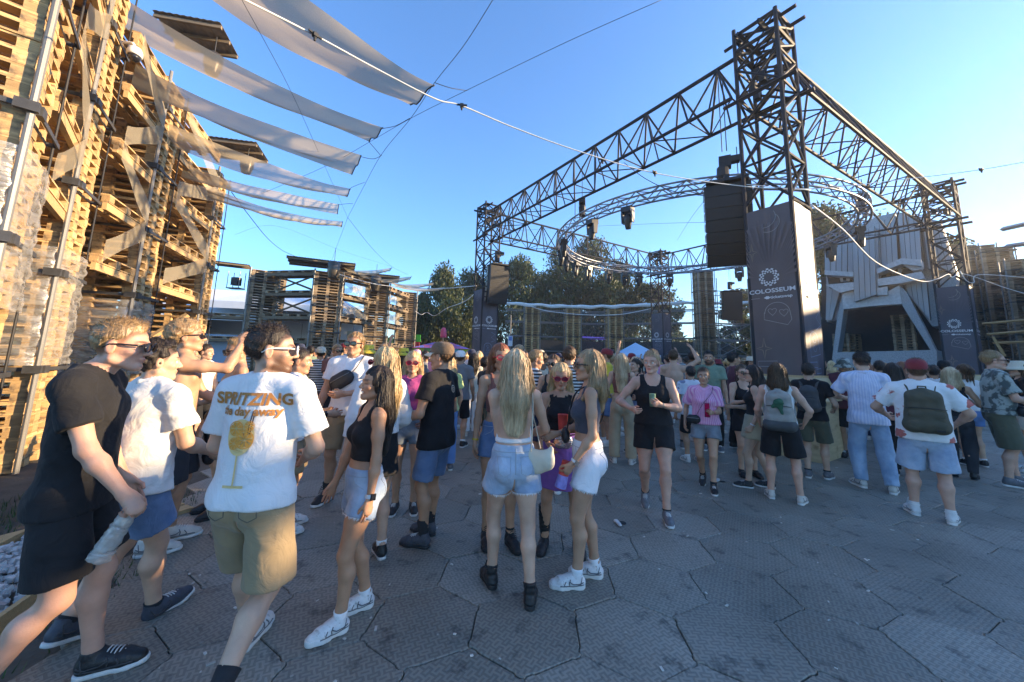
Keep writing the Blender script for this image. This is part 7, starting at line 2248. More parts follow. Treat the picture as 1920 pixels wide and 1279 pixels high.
P['purple'] = person('blond woman in purple skirt and knee-high black boots looking down at her cup', 1052, 680, 3.45, 186, sex='f', skin='tan', lod=0, hp=-10, fL=(-.17, .0, 12, 0), fR=(.15, 0, -12, 0), aL=(-.10, .25, 1.17), pL=(-1, -.2, -.8), curlL=80, nL=(.8, .5, 0), aR=(.12, .24, 1.02), top=('halter', 'black', {'hem': 1.12}), bottom=('skirt', 'purple', {'hem': .58, 'waist': 1.10}),
    hair=dict(st='long', col='blond', len=.24), shoes=('kneeboot', 'b', 'b', None, .0), glasses='r')
P['profile'] = person('woman in profile with white frayed denim shorts and slate one-shoulder top', 1108, 655, 3.0, 274, sex='f', skin='tan', lod=0, hp=3, fL=(-.08, .10, 6, 0), fR=(.08, -.06, -6, 0), aL=(-.20, .13, .92), pL=(-.4, -1, -.3), curlL=70, nL=(.5, .5, -.3), aR=(.12, .25, 1.06), top=('crop', 'slate', {'hem': 1.12}), bottom=('shorts', 'denimw', {'len': .46, 'loose': .014, 'fray': 1, 'waist': 1.06}),
    hair=dict(st='half', col='light', len=.20), shoes=('chunky', 'w', 'w', 'w', .05), glasses='b')
P['romper'] = person('woman in black tank top and black shorts walking towards us with a can', 1222, 657, 4.35, 196, sex='f', skin='pink', lod=0, build=1.24, hy=22, lean=3, fL=(-.09, .26, 4, 0), fR=(.09, -.22, -4, 25), aL=(-.06, .27, 1.18), curlL=75, nL=(.7, .3, .2), pL=(-1, -.4, -.8), aR=(.24, .22, 1.12), pR=(1, -.4, -.8), curlR=60, top=('tank', 'black', {'hem': .96}), bottom=('shorts', 'black', {'len': .52, 'loose': .012}),
    hair=dict(st='bun', col='light'), shoes=('sneaker', 'g', 'w', 'b', .02))
P['beige'] = person('long-haired woman seen from behind in beige trousers and rust top', 1165, 662, 6.2, 18, sex='f', skin='fair', lod=1, fL=(-.14, .0, 14, 0), fR=(.13, 0, -14, 0), top=('crop', 'rust', {'hem': 1.12}), bottom=('trousers', 'beige', {'len': 2.0, 'loose': .012, 'cuff': .07}), hair=dict(st='long', col='ash', len=.36), shoes=('sneaker', 'w', 'w', None, .03), aR=(.22, .22, 1.05), aL=(-.2, .22, 1.05))
P['pinkshirt'] = person('woman in pink striped shirt and grey denim shorts walking with a pink bottle', 1318, 688, 5.2, 208, sex='f', skin='tan', lod=1, fL=(-.07, .22, 4, 0), fR=(.07, -.20, -4, 25), aL=(-.10, .27, 1.12), curlL=75, nL=(.7, .3, .2), aR=(.28, .02, .92), top=('shirt', 'pink', {'hem': .93, 'loose': .022, 'sleeve': .75}), bottom=('shorts', 'denimg', {'len': .46, 'loose': .014}), hair=dict(st='short', col='brown', tex=.6), shoes=('sneaker', 'b', 'w', 'b', .05))
P['cupwoman'] = person('woman in black lifting a cup of yellow drink beside the dark bob', 1390, 683, 5.75, 190, sex='f', skin='fair', lod=1, aR=(.12, .30, 1.20), curlR=75, nR=(-.7, .3, .2), top=('tank', 'black'), bottom=('shorts', 'black', {'len': .5}), hair=dict(st='pony', col='brown', len=.2), shoes=('flat', 'b', 'b', None, .0), glasses='b')
P['darkbob'] = person('woman with bobbed black hair, black top and beige skirt turned left', 1412, 684, 5.2, 300, sex='f', skin='fair', lod=1, fL=(-.09, .14, 5, 0), fR=(.09, -.14, -5, 0), aL=(-.20, .05, .90), aR=(.1, .28, 1.12), top=('tank', 'black', {'hem': 1.0}), bottom=('skirt', 'beige', {'hem': .70, 'waist': 1.05}), hair=dict(st='half', col='dark', len=.12, vol=1.1), shoes=('sneaker', 'b', 'w', None, .03), glasses='b')
P['packwoman'] = person('woman seen from behind with grey backpack, white sleeveless top and black shorts', 1455, 680, 4.75, 36, sex='f', skin='pink', lod=0, build=1.12, hy=-10, fL=(-.16, 0, 18, 0), fR=(.16, -.02, -14, 0), aL=(-.24, .16, .95), aR=(.26, .16, .98), pR=(1, -.6, -.4), top=('tank', 'white', {'hem': .93}), bottom=('shorts', 'black', {'len': .80, 'loose': .022}), hair=dict(st='half', col='brown', len=.16), shoes=('sneaker', 'c', 'w', None, .02))
P['blacktee'] = person('man in black T-shirt and olive shorts with a dark rucksack by the plywood counter', 1514, 680, 5.7, 46, sex='m', skin='fair', lod=1, fL=(-.1, -.08, 6, 0), fR=(.12, .06, -10, 0), aR=(.26, .24, 1.05), aL=(-.2, .25, 1.05), top=('tee', 'black', {'hem': .88}), bottom=('shorts', 'olive', {'len': .85, 'loose': .022}), hair=dict(st='short', col='dark'), shoes=('sneaker', 'g', 'w', 'b', .03))
P['striped'] = person('man in pale blue striped shirt and washed jeans seen from behind', 1612, 660, 5.3, 34, sex='m', skin='fair', lod=0, hp=-14, hy=-10, fL=(-.13, .02, 24, 0), fR=(.15, -.08, -14, 0), aL=(-.16, .28, 1.12), pL=(-1, -.4, -.6), aR=(.20, .26, 1.08), top=('shirt', 'stripe', {'hem': .83, 'loose': .020, 'sleeve': .7}), bottom=('trousers', 'jeans', {'len': 2.0, 'loose': .010, 'cuff': .052}), hair=dict(st='short', col='dark', fade=1), shoes=('sneaker', 'c', 'w', None, .02))
P['redcap'] = person('stocky man seen from behind in red cap, flowered shirt and pale denim shorts', 1716, 672, 4.3, 40, sex='m', skin='pink', lod=0, build=1.26, fL=(-.15, .06, 14, 0), fR=(.12, -.04, -14, 0), aL=(-.28, .26, 1.08), pL=(-1, -.7, -.3), aR=(.30, .25, 1.04), pR=(1, -.7, -.3), top=('tee', 'floral', {'hem': .86, 'loose': .022, 'sleeve': .72}), bottom=('shorts', 'denim', {'len': .88, 'loose': .026}), hair=dict(st='short', col='brown'), shoes=('hightop', 'w', 'w', 'w', .02), hat=('cap', 'redc'))
P['bucket'] = person('man in patterned bucket hat and maroon T-shirt behind the plywood counter', 1580, 672, 7.0, 222, sex='m', skin='tan', lod=1, hp=-8, top=('tee', 'maroon'), bottom=('shorts', 'black', {'len': .9}), hair=dict(st='short', col='dark'), shoes=('sneaker', 'b', 'b', None, .03), hat=('bucket', 'camo'), beard=.6, aR=(.1, .3, 1.1))
P['longdark'] = person('woman with long dark wavy hair and dark red top between striped shirt and red cap', 1672, 680, 5.9, 40, sex='f', skin='fair', lod=1, top=('tee', 'maroon', {'hem': .98, 'loose': .006}), bottom=('trousers', 'black', {'len': 2.0}), hair=dict(st='long', col='dark', len=.26, vol=1.15, wavy=.02), shoes=('sneaker', 'b', 'w', None, .03))
P['blondright'] = person('blond woman in black sleeveless top and dark trousers right of the red cap', 1780, 688, 5.9, 50, sex='f', skin='tan', lod=1, top=('tank', 'black'), bottom=('trousers', 'charcoal', {'len': 2.0, 'loose': .006, 'cuff': .045}), hair=dict(st='half', col='ash', len=.14), shoes=('flat', 'b', 'b', None, .0), aR=(.2, .28, 1.2), curlR=80)
P['camo'] = person('man in patterned grey green shirt and khaki shorts holding a cup at right edge', 1858, 657, 5.6, 128, sex='m', skin='pink', lod=0, build=1.1, lean=3, fL=(-.12, .10, 5, 0), fR=(.10, -.02, -8, 0), aR=(.16, .34, 1.10), curlR=75, nR=(-.7, .3, .2), aL=(-.16, .3, 1.1), top=('shirt', 'camo', {'hem': .92, 'loose': .022, 'sleeve': .75}), bottom=('shorts', 'olive', {'len': .98, 'loose': .03}), hair=dict(st='short', col='sandy', fade=1), shoes=('sneaker', 'g', 'w', None, .03), glasses='b')
P['whitehat'] = person('person in white bucket hat and dark top at the right edge', 1908, 676, 6.3, 300, sex='f', skin='fair', lod=1, top=('tee', 'black', {'hem': .95}), bottom=('shorts', 'cream', {'len': .6}), hair=dict(st='half', col='brown', len=.1), shoes=SN, hat=('bucket', 'cream'), aR=(.1, .3, 1.1))
MIDS = [
 ('man in white tank top and black shorts beyond the shirtless men', 388, 645, 6.2, 120, 'm', 'fair', ('tank', 'white'), ('shorts', 'black', {'len': .9}), dict(st='short', col='dark'), None, None, {}),
 ('man in cream cap and black and white striped T-shirt seen from behind', 603, 650, 7.6, 352, 'm', 'tan', ('tee', 'bwstripe'), ('shorts', 'navy', {'len': .9}), dict(st='short', col='dark'), ('cap', 'cream'), None, {}),
 ('man with dark hair just left of the cream cap', 583, 648, 9.2, 340, 'm', 'tan', ('tee', 'green'), ('shorts', 'khaki', {'len': .9}), dict(st='short', col='dark'), None, None, {}),
 ('long-haired woman in yellow bucket hat behind the tall man', 692, 646, 6.6, 10, 'f', 'tan', ('tank', 'yellow'), ('shorts', 'denimd', {'len': .45}), dict(st='long', col='light', len=.2), ('bucket', 'yellow'), None, {}),
 ('person in yellow hat behind the woman in magenta', 758, 652, 7.4, 30, 'f', 'fair', ('tee', 'yellow'), ('shorts', 'black', {'len': .6}), dict(st='half', col='brown', len=.1), ('bucket', 'yellow'), None, {}),
 ('man in lilac cap between the yellow hat and the brown cap', 782, 655, 8.4, 0, 'm', 'tan', ('tee', 'grey'), ('shorts', 'khaki', {'len': .9}), dict(st='short', col='dark'), ('cap', 'pink'), None, {}),
 ('person with wavy fair hair and pale green T-shirt right of the brown cap', 842, 666, 5.6, 345, 'f', 'fair', ('tee', 'lime', {'hem': .9}), ('trousers', 'blue', {'len': 2.0}), dict(st='half', col='blond', len=.08, vol=1.1), None, None, {}),
 ('man in grey T-shirt and white cap right of the pale green T-shirt', 864, 657, 7.0, 15, 'm', 'tan', ('tee', 'grey'), ('shorts', 'black', {'len': .9}), dict(st='short', col='brown'), ('cap', 'white'), None, {}),
 ('woman with long black hair in white wrap left of the auburn hair', 888, 662, 8.0, 350, 'f', 'tan', ('tee', 'cream', {'hem': .9}), ('trousers', 'white', {'len': 2.0, 'loose': .03}), dict(st='long', col='dark', len=.2), None, None, {}),
 ('man in charcoal T-shirt just left of the auburn hair', 912, 668, 6.4, 60, 'm', 'tan', ('tee', 'charcoal'), ('shorts', 'olive', {'len': .9}), dict(st='short', col='dark'), None, None, {}),
 ('man in striped T-shirt bending his head right behind the blond halter woman', 1008, 656, 5.4, 80, 'm', 'tan', ('tee', 'bwstripe'), ('shorts', 'navy', {'len': .9}), dict(st='short', col='sandy', quiff=.01), None, None, dict(hp=-14)),
 ('curly-haired man in striped T-shirt seen between the two blond women', 1068, 650, 5.6, 10, 'm', 'fair', ('tee', 'bwstripe'), ('shorts', 'charcoal', {'len': .9}), dict(st='curly', col='brown', vol=.5), None, None, {}),
 ('woman in sunglasses with tied dark hair above the purple skirt woman', 1038, 664, 5.0, 200, 'f', 'tan', ('tank', 'black'), ('shorts', 'black', {'len': .5}), dict(st='pony', col='brown', len=.14), None, 'b', {}),
 ('woman with white sunglasses pushed up in her tied dark hair', 1192, 672, 6.9, 235, 'f', 'fair', ('tank', 'black'), ('shorts', 'denimd', {'len': .5}), dict(st='pony', col='dark', len=.12), None, None, {}),
 ('bare-backed man raising his right hand above the crowd', 1262, 655, 7.4, 12, 'm', 'fair', None, ('shorts', 'floral', {'len': .9}), dict(st='short', col='brown'), None, None, dict(aR=(.32, .12, 1.78), pR=(1, -.2, .2), curlR=25)),
 ('person in white and grey printed T-shirt behind the pink striped shirt', 1294, 686, 6.4, 340, 'm', 'tan', ('tee', 'tie', {'loose': .02}), ('shorts', 'black', {'len': .9}), dict(st='short', col='dark'), None, None, {}),
 ('bearded man in sage green T-shirt with a black shoulder strap', 1328, 657, 7.3, 188, 'm', 'tan', ('tee', 'green', {'loose': .02}), ('trousers', 'black', {'len': 2.0}), dict(st='short', col='dark', fade=1), None, None, dict(beard=1.0)),
 ('man in maroon T-shirt turned right beside the brown banner pillar', 1374, 660, 7.4, 70, 'm', 'tan', ('tee', 'maroon', {'loose': .02}), ('trousers', 'black', {'len': 2.0}), dict(st='short', col='dark'), None, None, {}),
 ('person in pale straw sun hat left of the brown banner pillar', 1408, 668, 9.0, 180, 'f', 'fair', ('tee', 'white'), ('shorts', 'denimd', {'len': .5}), dict(st='half', col='brown', len=.1), ('straw', 'cream'), None, {}),
 ('dark-haired man in navy T-shirt just before the metal head stage', 1648, 676, 7.6, 20, 'm', 'tan', ('tee', 'navy'), ('shorts', 'black', {'len': .9}), dict(st='short', col='dark'), None, None, {}),
 ('man in pale blue T-shirt right behind the red cap', 1748, 684, 7.0, 5, 'm', 'tan', ('tee', 'white'), ('shorts', 'denimd', {'len': .9}), dict(st='short', col='dark'), None, None, {}),
 ('man in black T-shirt and black cap before the dark right banner', 1768, 676, 7.9, 0, 'm', 'tan', ('tee', 'black'), ('shorts', 'black', {'len': .9}), dict(st='short', col='dark'), ('cap', 'black'), None, {}),
 ('woman in white top lifting a cup right of the blond woman in black', 1806, 682, 6.6, 330, 'f', 'fair', ('tee', 'white', {'hem': .95}), ('shorts', 'blue', {'len': .5}), dict(st='pony', col='brown', len=.2), None, None, dict(aL=(-.1, .3, 1.3))),
]
for (lb, u, v, y, h, sx, sk, tp, bt, hr_, ht, gl, kw) in MIDS:
    P[lb] = person(lb, u, v, y, h + math.degrees(math.atan2(u - PP_X, F_PX)) * .8, sex=sx, skin=sk, lod=1, top=tp, bottom=bt, hair=hr_, hat=ht, glasses=gl, shoes=random.choice([SN, ('sneaker', 'b', 'w', 'w', .04), ('sneaker', 'c', 'w', None, .03), ('sneaker', 'g', 'w', 'b', .05)]), **{**dict(fL=(-.11, random.uniform(-.06, .06), 8, 0), fR=(.11, 0, -8, 0), aL=(-.26, .08, .88), aR=(.24, .14, .92)), **kw})
# ------------------------------------------------------------------ prints, things held and worn
def on_cloth(o, gname, items):
    """flat print laid on a garment: every point is pressed onto the cloth"""
    g = o['garments'][gname]
    me = g.data
    bv = BVHTree.FromPolygons([v.co for v in me.vertices], [tuple(p.vertices) for p in me.polygons])
    for nm, src, org, dirn, right, upv in items:
        m2 = src.copy()
        for v in m2.vertices:
            q = Vector(org) + Vector(right) * v.co.x + Vector(upv) * v.co.z
            hit = bv.ray_cast(q, Vector(dirn), 1.0)
            if hit[0] is not None: v.co = hit[0] - Vector(dirn) * (.006 + (-v.co.y))
            else: v.co = q + Vector(dirn) * .2
        m2.update()
        put(nm, m2, g)
M_COPPER = mat('copper_print', (.42, .17, .04), .6, .12, 30); M_ORANGE = mat('orange_slice_print', (.72, .30, .04), .6, .12, 30); M_PEEL = mat('pale_orange_print', (.70, .50, .22), .6, .1, 30); M_STRAW = mat('dark_print', (.05, .02, .02), .6, .1, 30)
def sub(me, n=3):
    b = bmesh.new(); b.from_mesh(me)
    bmesh.ops.triangulate(b, faces=b.faces[:])
    for _ in range(n): bmesh.ops.subdivide_edges(b, edges=[e for e in b.edges if e.calc_length() > .009], cuts=1)
    b.to_mesh(me); b.free(); return me
o = P['spritz']; s_ = o['s']
bk = Vector((-.01, -.45, 0))
def bz(z, x=0): return (x * s_, -.5 * s_, z * s_)
IT = []
def pr_(nm, me, x, z): IT.append((nm, me, bz(z, x), (0, 1, 0), (1, 0, 0), (0, 0, 1)))
pr_('lettering', sub(text_mesh('SPRITZING', .080, M_COPPER, 1.04, .0028)), 0, 1.350)
pr_('lettering', sub(text_mesh('the day away', .058, M_COPPER, 1.0, .002)), 0, 1.294)
g1 = MB(); flat(g1, arc(0, 0, .062, .45, PI - .45 + 2 * PI - 0, 26) if False else [(.068 * math.sin(a) * (1 if math.cos(a) < .55 else .95), .086 * -math.cos(a)) for a in [2 * PI * k / 28 for k in range(28)]])
pr_('glass_print', sub(g1.mesh('glass_print', M_PEEL)), -.01, 1.175)
for k, (x, z, r) in enumerate(((-.034, 1.215, .036), (.014, 1.165, .044), (-.036, 1.145, .028), (.030, 1.228, .024))):
    g2 = MB()
    for q in range(8):
        a0, a1 = 2 * PI * q / 8 + .09 + k, 2 * PI * (q + 1) / 8 - .09 + k
        flat(g2, [(r * .12 * math.cos((a0 + a1) / 2), r * .12 * math.sin((a0 + a1) / 2)), (r * .8 * math.cos(a0), r * .8 * math.sin(a0)), (r * .86 * math.cos((a0 + a1) / 2), r * .86 * math.sin((a0 + a1) / 2)), (r * .8 * math.cos(a1), r * .8 * math.sin(a1))], -.003)
    ribbon(g2, arc(0, 0, r * .95, 0, 2 * PI, 20), r * .12, y=-.003)
    pr_('orange_print', g2.mesh('orange_print', M_ORANGE), x, z)
g3 = MB(); ribbon(g3, [(0, 0), (0, -.14)], .009); ribbon(g3, [(-.05, -.143), (.05, -.143)], .012)
pr_('stem_print', sub(g3.mesh('stem_print', M_PEEL), 2), -.01, 1.092)
g4 = MB(); ribbon(g4, [(0, 0), (.014, .11)], .006); ribbon(g4, [(.012, 0), (.022, .10)], .006)
pr_('straw_print', sub(g4.mesh('straw_print', M_STRAW), 2), .022, 1.19)
on_cloth(o, 'top', IT)
# logos and letters on other shirts
M_REDP = mat('red_print', (.5, .04, .09), .6, .1, 20); M_CREAMP = mat('cream_print', (.55, .42, .30), .6, .1, 20)
o = P['cap']; s_ = o['s']; IT = []
lg = MB(); ribbon(lg, arc(0, 0, .030, 0, 2 * PI, 18), .008, True); ribbon(lg, heart(0, 0, .017), .006, True)
pr_('back_logo', lg.mesh('back_logo', M_CREAMP), .02, 1.345); on_cloth(o, 'top', IT)
o = P['packwoman']; s_ = o['s']; IT = []
for t_, x, z in (('BE', -.10, 1.30), ('ONE', .10, 1.30), ('ONLY', 0, 1.375)): pr_('lettering', text_mesh(t_, .055, M_REDP, 1.0, .002), x, z)
on_cloth(o, 'top', IT[2:])

def lump(name, m, prims, h=.010, k=.02, parent=None, loc=None, rot=None, scl=None, noise=0, cuts=()):
    lo, hi = bounds(prims, .03)
    xs, ys, zs = [np.arange(lo[i], hi[i] + h, h) for i in range(3)]
    Fd = evaluate(prims, xs, ys, zs, k)
    X, Y, Z = xs[:, None, None], ys[None, :, None], zs[None, None, :]
    if noise: Fd = Fd + noise * (np.sin(X * 60 + 3 * np.sin(Z * 40)) * np.sin(Y * 70 + Z * 30) + np.sin(Z * 55 + Y * 30))
    for c0, n0 in cuts: Fd = np.maximum(Fd, (X - c0[0]) * n0[0] + (Y - c0[1]) * n0[1] + (Z - c0[2]) * n0[2])
    V, Q = surface_nets(Fd.astype(np.float32), xs, ys, zs)
    return put(name, mesh_np(name, V, np.ascontiguousarray(Q.astype(np.int32)), True, [m]), parent, loc=loc, rot=rot, scl=scl)

def cup_thing(label, c, axis, r0, r1, h, m, liquid=None, lid=False, group=None, cat='cup', name='drink_cup', band=None):
    t = thing(name, label, cat, c, 0, group)
    t.rotation_euler = Vector(axis).to_track_quat('Z', 'Y').to_euler()
    MB().lathe([(r0 * .9, -h / 2 + .004), (r0, -h / 2), (r0 + (r1 - r0) * .5, 0), (r1, h / 2), (r1 + .002, h / 2 + .002), (r1 - .003, h / 2 - .002), (r0 + (r1 - r0) * .5 - .003, 0), (r0 - .003, -h / 2 + .006)], 20, caps=True).build('cup_wall', m, t, True)
    if liquid: MB().lathe([(r0 - .004, -h / 2 + .008), (r1 - .007, h * .28)], 16).build('drink', liquid, t, True)
    if band:
        for z0, z1, mm in band: MB().lathe([(r0 + (r1 - r0) * (z0 / h + .5) + .0012, z0), (r0 + (r1 - r0) * (z1 / h + .5) + .0012, z1)], 20, caps=False).build('printed_band', mm, t, True)
    return t
def clear(name, c, rough=.05):
    m, nt, b = newmat(name); b.inputs['Base Color'].default_value = rgb(c); b.inputs['Transmission Weight'].default_value = 1; b.inputs['Roughness'].default_value = rough; b.inputs['IOR'].default_value = 1.3
    return m
M_CLEAR = clear('clear_plastic', (.95, .96, .97)); M_PINKC = clear('pink_bottle', (.9, .18, .4), .15); M_BEER = mat('yellow_drink', (.55, .38, .05), .2, .1, 9); M_REDCUP = mat('red_paper_cup', (.55, .06, .05), .5, .15, 20); M_BLUEP = mat('blue_violet_print', (.22, .20, .50), .5, .3, 30); M_CANB = mat('dark_can', (.05, .07, .06), .3, .2, 30, metal=.6); M_CANG = mat('green_white_can', (.25, .42, .28), .3, .35, 30, metal=.3)
# upside-down crumpled clear bottle
c, d, n = grip(P['tee'], 1, .085, .045)
ax = (Vector((.42, .15, 1)) * -1).normalized()
t = thing('plastic_bottle', 'crumpled clear plastic cup dangling from the black T-shirt man\'s hand', 'cup', c + ax * .06)
t.rotation_euler = ax.to_track_quat('Z', 'Y').to_euler()
V, Fs = [], []; nn, mm_ = 28, 16; rr_ = random.Random(3)
for i in range(mm_ + 1):
    z = -.06 + .21 * i / mm_
    for k in range(nn):
        a = 2 * PI * k / nn; r = .030 + .013 * i / mm_ + .0035 * math.sin(5 * a + 17 * z * 9) + .002 * math.sin(11 * a - 60 * z) + rr_.uniform(-.0012, .0012)
        V.append((r * math.cos(a), r * math.sin(a), z))
for i in range(mm_):
    for k in range(nn): Fs.append((i * nn + k, i * nn + (k + 1) % nn, (i + 1) * nn + (k + 1) % nn, (i + 1) * nn + k))
Fs.append(tuple(mm_ * nn + k for k in range(nn)))
cw_ = put('cup_wall', mesh_np('cup_wall', V, Fs, True, [M_FILM]), t); md = cw_.modifiers.new('t', 'SOLIDIFY'); md.thickness = .002
Zu = (0, 0, 1)
def held(key, sd, label, r0, r1, h, m, tilt=(0, 0, 1), **kw):
    c, d, n = grip(P[key], sd, .075, .045); ax = Vector(tilt).normalized()
    return cup_thing(label, c + ax * kw.pop('lift', .02), ax, r0, r1, h, m, **kw)
held('cap', -1, 'dark drink can in the hand of the man with the brown cap', .033, .033, .155, M_CANB, name='drink_can', cat='can')
held('purple', -1, 'red paper cup held up by the woman in the purple skirt', .032, .043, .17, M_REDCUP, lift=.03)
held('profile', -1, 'red and violet cup hanging from the hand of the woman in profile', .042, .032, .19, M_REDCUP, tilt=(.25, 0, 1), lift=-.05, band=((-.09, .0, M_BLUEP),))
held('romper', -1, 'green and white can held at the chest by the woman in black tank top', .030, .033, .13, M_CANG, name='drink_can', cat='can')
held('pinkshirt', -1, 'pink see-through bottle in the hands of the woman in pink shirt', .032, .030, .17, M_PINKC, name='drink_bottle', cat='bottle')
held('cupwoman', 1, 'clear cup of yellow beer lifted by the woman in black beside the dark bob', .032, .043, .14, M_CLEAR, liquid=M_BEER)
held('camo', 1, 'red cup held by the man in the patterned shirt', .032, .044, .13, mat('bright_red_cup', (.55, .02, .03), .4, .05, 9))
held('blondright', 1, 'blue can held by the blond woman in black', .03, .03, .13, mat('blue_can', (.06, .14, .5), .35, .1, 9), name='drink_can', cat='can')
# crushed cups on the floor
for lb, u, v in (('crushed white and black paper cup lying on the floor right of the white sneakers', 1160, 984), ('flattened pale cup on the floor by the pink shirt woman\'s feet', 1346, 903)):
    t = thing('crushed_cup', lb, 'litter', gp(u, v, .0), random.random() * 3)
    lump('cup_wall', M_SHOEW, [C((-.045, 0, .016), (.045, .01, .018), .020, .028, (0, 0, 1), 1.7)], .006, .01, t, noise=.003)
    MB().lathe([(.036, 0), (.036, .004)], 14).build('lid', M_BLACK, t).location = (.03, -.05, .004)

def worn(name, label, cat, o, c):
    """an Empty at point c of a figure, turned like the figure, for a thing it carries"""
    t = thing(name, label, cat, W(o, c), o['root'].rotation_euler.z)
    t['_c'] = 0; del t['_c']
    return t
def strap(t, o, c, pts, w, m, name='strap', flat_=.25, upd=None, n_=6):
    s_ = o['s']; c = Vector(c)
    P_ = [(Vector(p) - c) * s_ for p in pts]
    out = []
    for i in range(len(P_) - 1):
        p0 = P_[max(i - 1, 0)]; p1 = P_[i]; p2 = P_[i + 1]; p3 = P_[min(i + 2, len(P_) - 1)]
        for k in range(n_):
            q = k / n_; out.append(.5 * ((2 * p1) + (p2 - p0) * q + (2 * p0 - 5 * p1 + 4 * p2 - p3) * q * q + (3 * p1 - p0 - 3 * p2 + p3) * q ** 3))
    out.append(P_[-1])
    return MB().tube(out, w * s_, 6, flat=flat_, up=upd).build(name, m, t, True)
M_BAGB = mat('black_nylon', (.018, .018, .02), .5, .25, 12, bump=.25, bscale=18); M_BAGOL = mat('olive_canvas', (.075, .068, .045), .8, .15, 12, bump=.2, bscale=20); M_BAGG = mat('grey_canvas', (.27, .255, .225), .8, .15, 12, bump=.2, bscale=20); M_BAGDK = mat('charcoal_canvas', (.055, .06, .062), .8, .15, 12, bump=.2, bscale=20); M_BAGC = mat('cream_leather', (.60, .52, .40), .55, .08, 12, bump=.15, bscale=14); M_SILVER = mat('crinkled_silver', (.42, .41, .42), .25, .3, 30, metal=.8, bump=.5, bscale=30)
def backpack(key, label, m, m2, w=.15, h=.22, d=.07, z=1.22):
    o = P[key]; c = o['T']((0, -.165 - d * .35, z)); s_ = o['s']
    t = worn('backpack', label, 'backpack', o, c)
    sc = (s_, s_, s_)
    lump('main_pouch', m, [C((-w * .55, 0, -h * .62), (w * .55, 0, -h * .62), .075, n=(0, 1, 0), k=.075 / d), C((-w * .55, 0, -h * .62), (-w * .40, 0, h * .55), .075, .065, (0, 1, 0), .075 / d), C((w * .55, 0, -h * .62), (w * .40, 0, h * .55), .075, .065, (0, 1, 0), .075 / d), C((-w * .4, 0, h * .55), (w * .4, 0, h * .55), .065, n=(0, 1, 0), k=.075 / d), C((0, 0, -h * .5), (0, 0, h * .6), .10, .09, (0, 1, 0), .10 / d)], .012, .03, t, scl=sc, noise=.0015)
    lump('front_pocket', m2, [C((-w * .5, -d * .72, -h * .55), (w * .5, -d * .72, -h * .55), .060, n=(0, 1, 0), k=1.5), C((-w * .46, -d * .70, -h * .15), (w * .46, -d * .70, -h * .15), .055, n=(0, 1, 0), k=1.6), C((0, -d * .7, -h * .6), (0, -d * .7, -h * .1), .07, n=(0, 1, 0), k=1.9)], .010, .03, t, scl=sc)
    zp = MB(); zp.tube([(-w * .78, -d * .80, h * .08), (-w * .4, -d * 1.12, h * .12), (w * .4, -d * 1.12, h * .12), (w * .78, -d * .80, h * .08)], .005, 5); zz = zp.build('zip', M_BLACK, t, True); zz.scale = sc
    hd_ = MB().tube([(-.035, .02, h * .80), (-.03, .01, h * .98), (.03, .01, h * .98), (.035, .02, h * .80)], .009, 6).build('grab_handle', m, t, True); hd_.scale = sc
    for sd in (-1, 1):
        S = o['S'][sd]; T_ = o['T']
        strap(t, o, c, [T_((sd * .07, -.15, z + h * .5)), T_((sd * .105, -.085, 1.462)), T_((sd * .112, .01, 1.485)), T_((sd * .115, .095, 1.42)), T_((sd * .135, .118, 1.28)), T_((sd * .165, .02, 1.12)), T_((sd * .12, -.13, z - h * .6))], .024, m, 'shoulder_strap', .3, (0, 0, 1))
    return t
t = backpack('redcap', 'olive canvas backpack on the flowered shirt of the man in the red cap', M_BAGOL, M_BAGOL, .20, .27, .10, 1.20)
sl = P['redcap']['s']
boxo(t, 'label_patch', (.085 * sl, -.150 * sl, -.195 * sl), (.06, .006, .02), M_BLACK)
t = backpack('packwoman', 'pale grey backpack with a green scarf worn by the woman in black shorts', M_BAGG, M_BAGG, .17, .24, .10, 1.20)
lump('base_panel', M_BAGDK, [C((-.10, -.03, -.20), (.10, -.03, -.20), .075, n=(0, 1, 0), k=.78)], .012, .02, t)
M_SCARF = mat('green_scarf', (.02, .09, .05), .85, .2, 14)
q = P['packwoman']['T']((0, -.32, 1.28))
t = worn('scarf', 'dark green scarf tied to the grey backpack', 'scarf', P['packwoman'], q)
lump('knot', M_SCARF, [E((0, 0, 0), (.05, .03, .045))], .008, .02, t, noise=.004)
lump('scarf_tail', M_SCARF, [C((0, 0, -.02), (.03, -.01, -.13), .045, .012, (0, 1, 0), 2.2), C((0, 0, -.02), (-.06, 0, -.06), .03, .02, (0, 1, 0), 2.0)], .008, .02, t, noise=.003)
backpack('blacktee', 'dark rucksack on the back of the man in black T-shirt by the counter', M_BAGDK, M_BAGDK, .13, .20, .07, 1.22)
def pouch(key, label, m, c, size, strap_pts, cat='belt bag', name='belt_bag', tilt=0, noise=.001, sw=.016):
    o = P[key]; t = worn(name, label, cat, o, c); s_ = o['s']
    w, d, h = size
    b_ = lump('pouch', m, [C((-w * .5 + h * .5, 0, 0), (w * .5 - h * .5, 0, 0), h * .5, n=(0, 1, 0), k=h / d)], min(.010, d * .18), .02, t, scl=(s_, s_, s_), noise=noise)
    b_.rotation_euler = (0, math.radians(tilt), 0)
    z_ = MB().tube([(-w * .40, d * .52, h * .16), (0, d * .60, h * .18), (w * .40, d * .52, h * .16)], .004, 5).build('zip', M_GALV, b_, True)
    if strap_pts: strap(t, o, c, strap_pts, sw, m if m is not M_SILVER else M_BAGB, flat_=.3)
    return t
T_ = P['tall']['T']
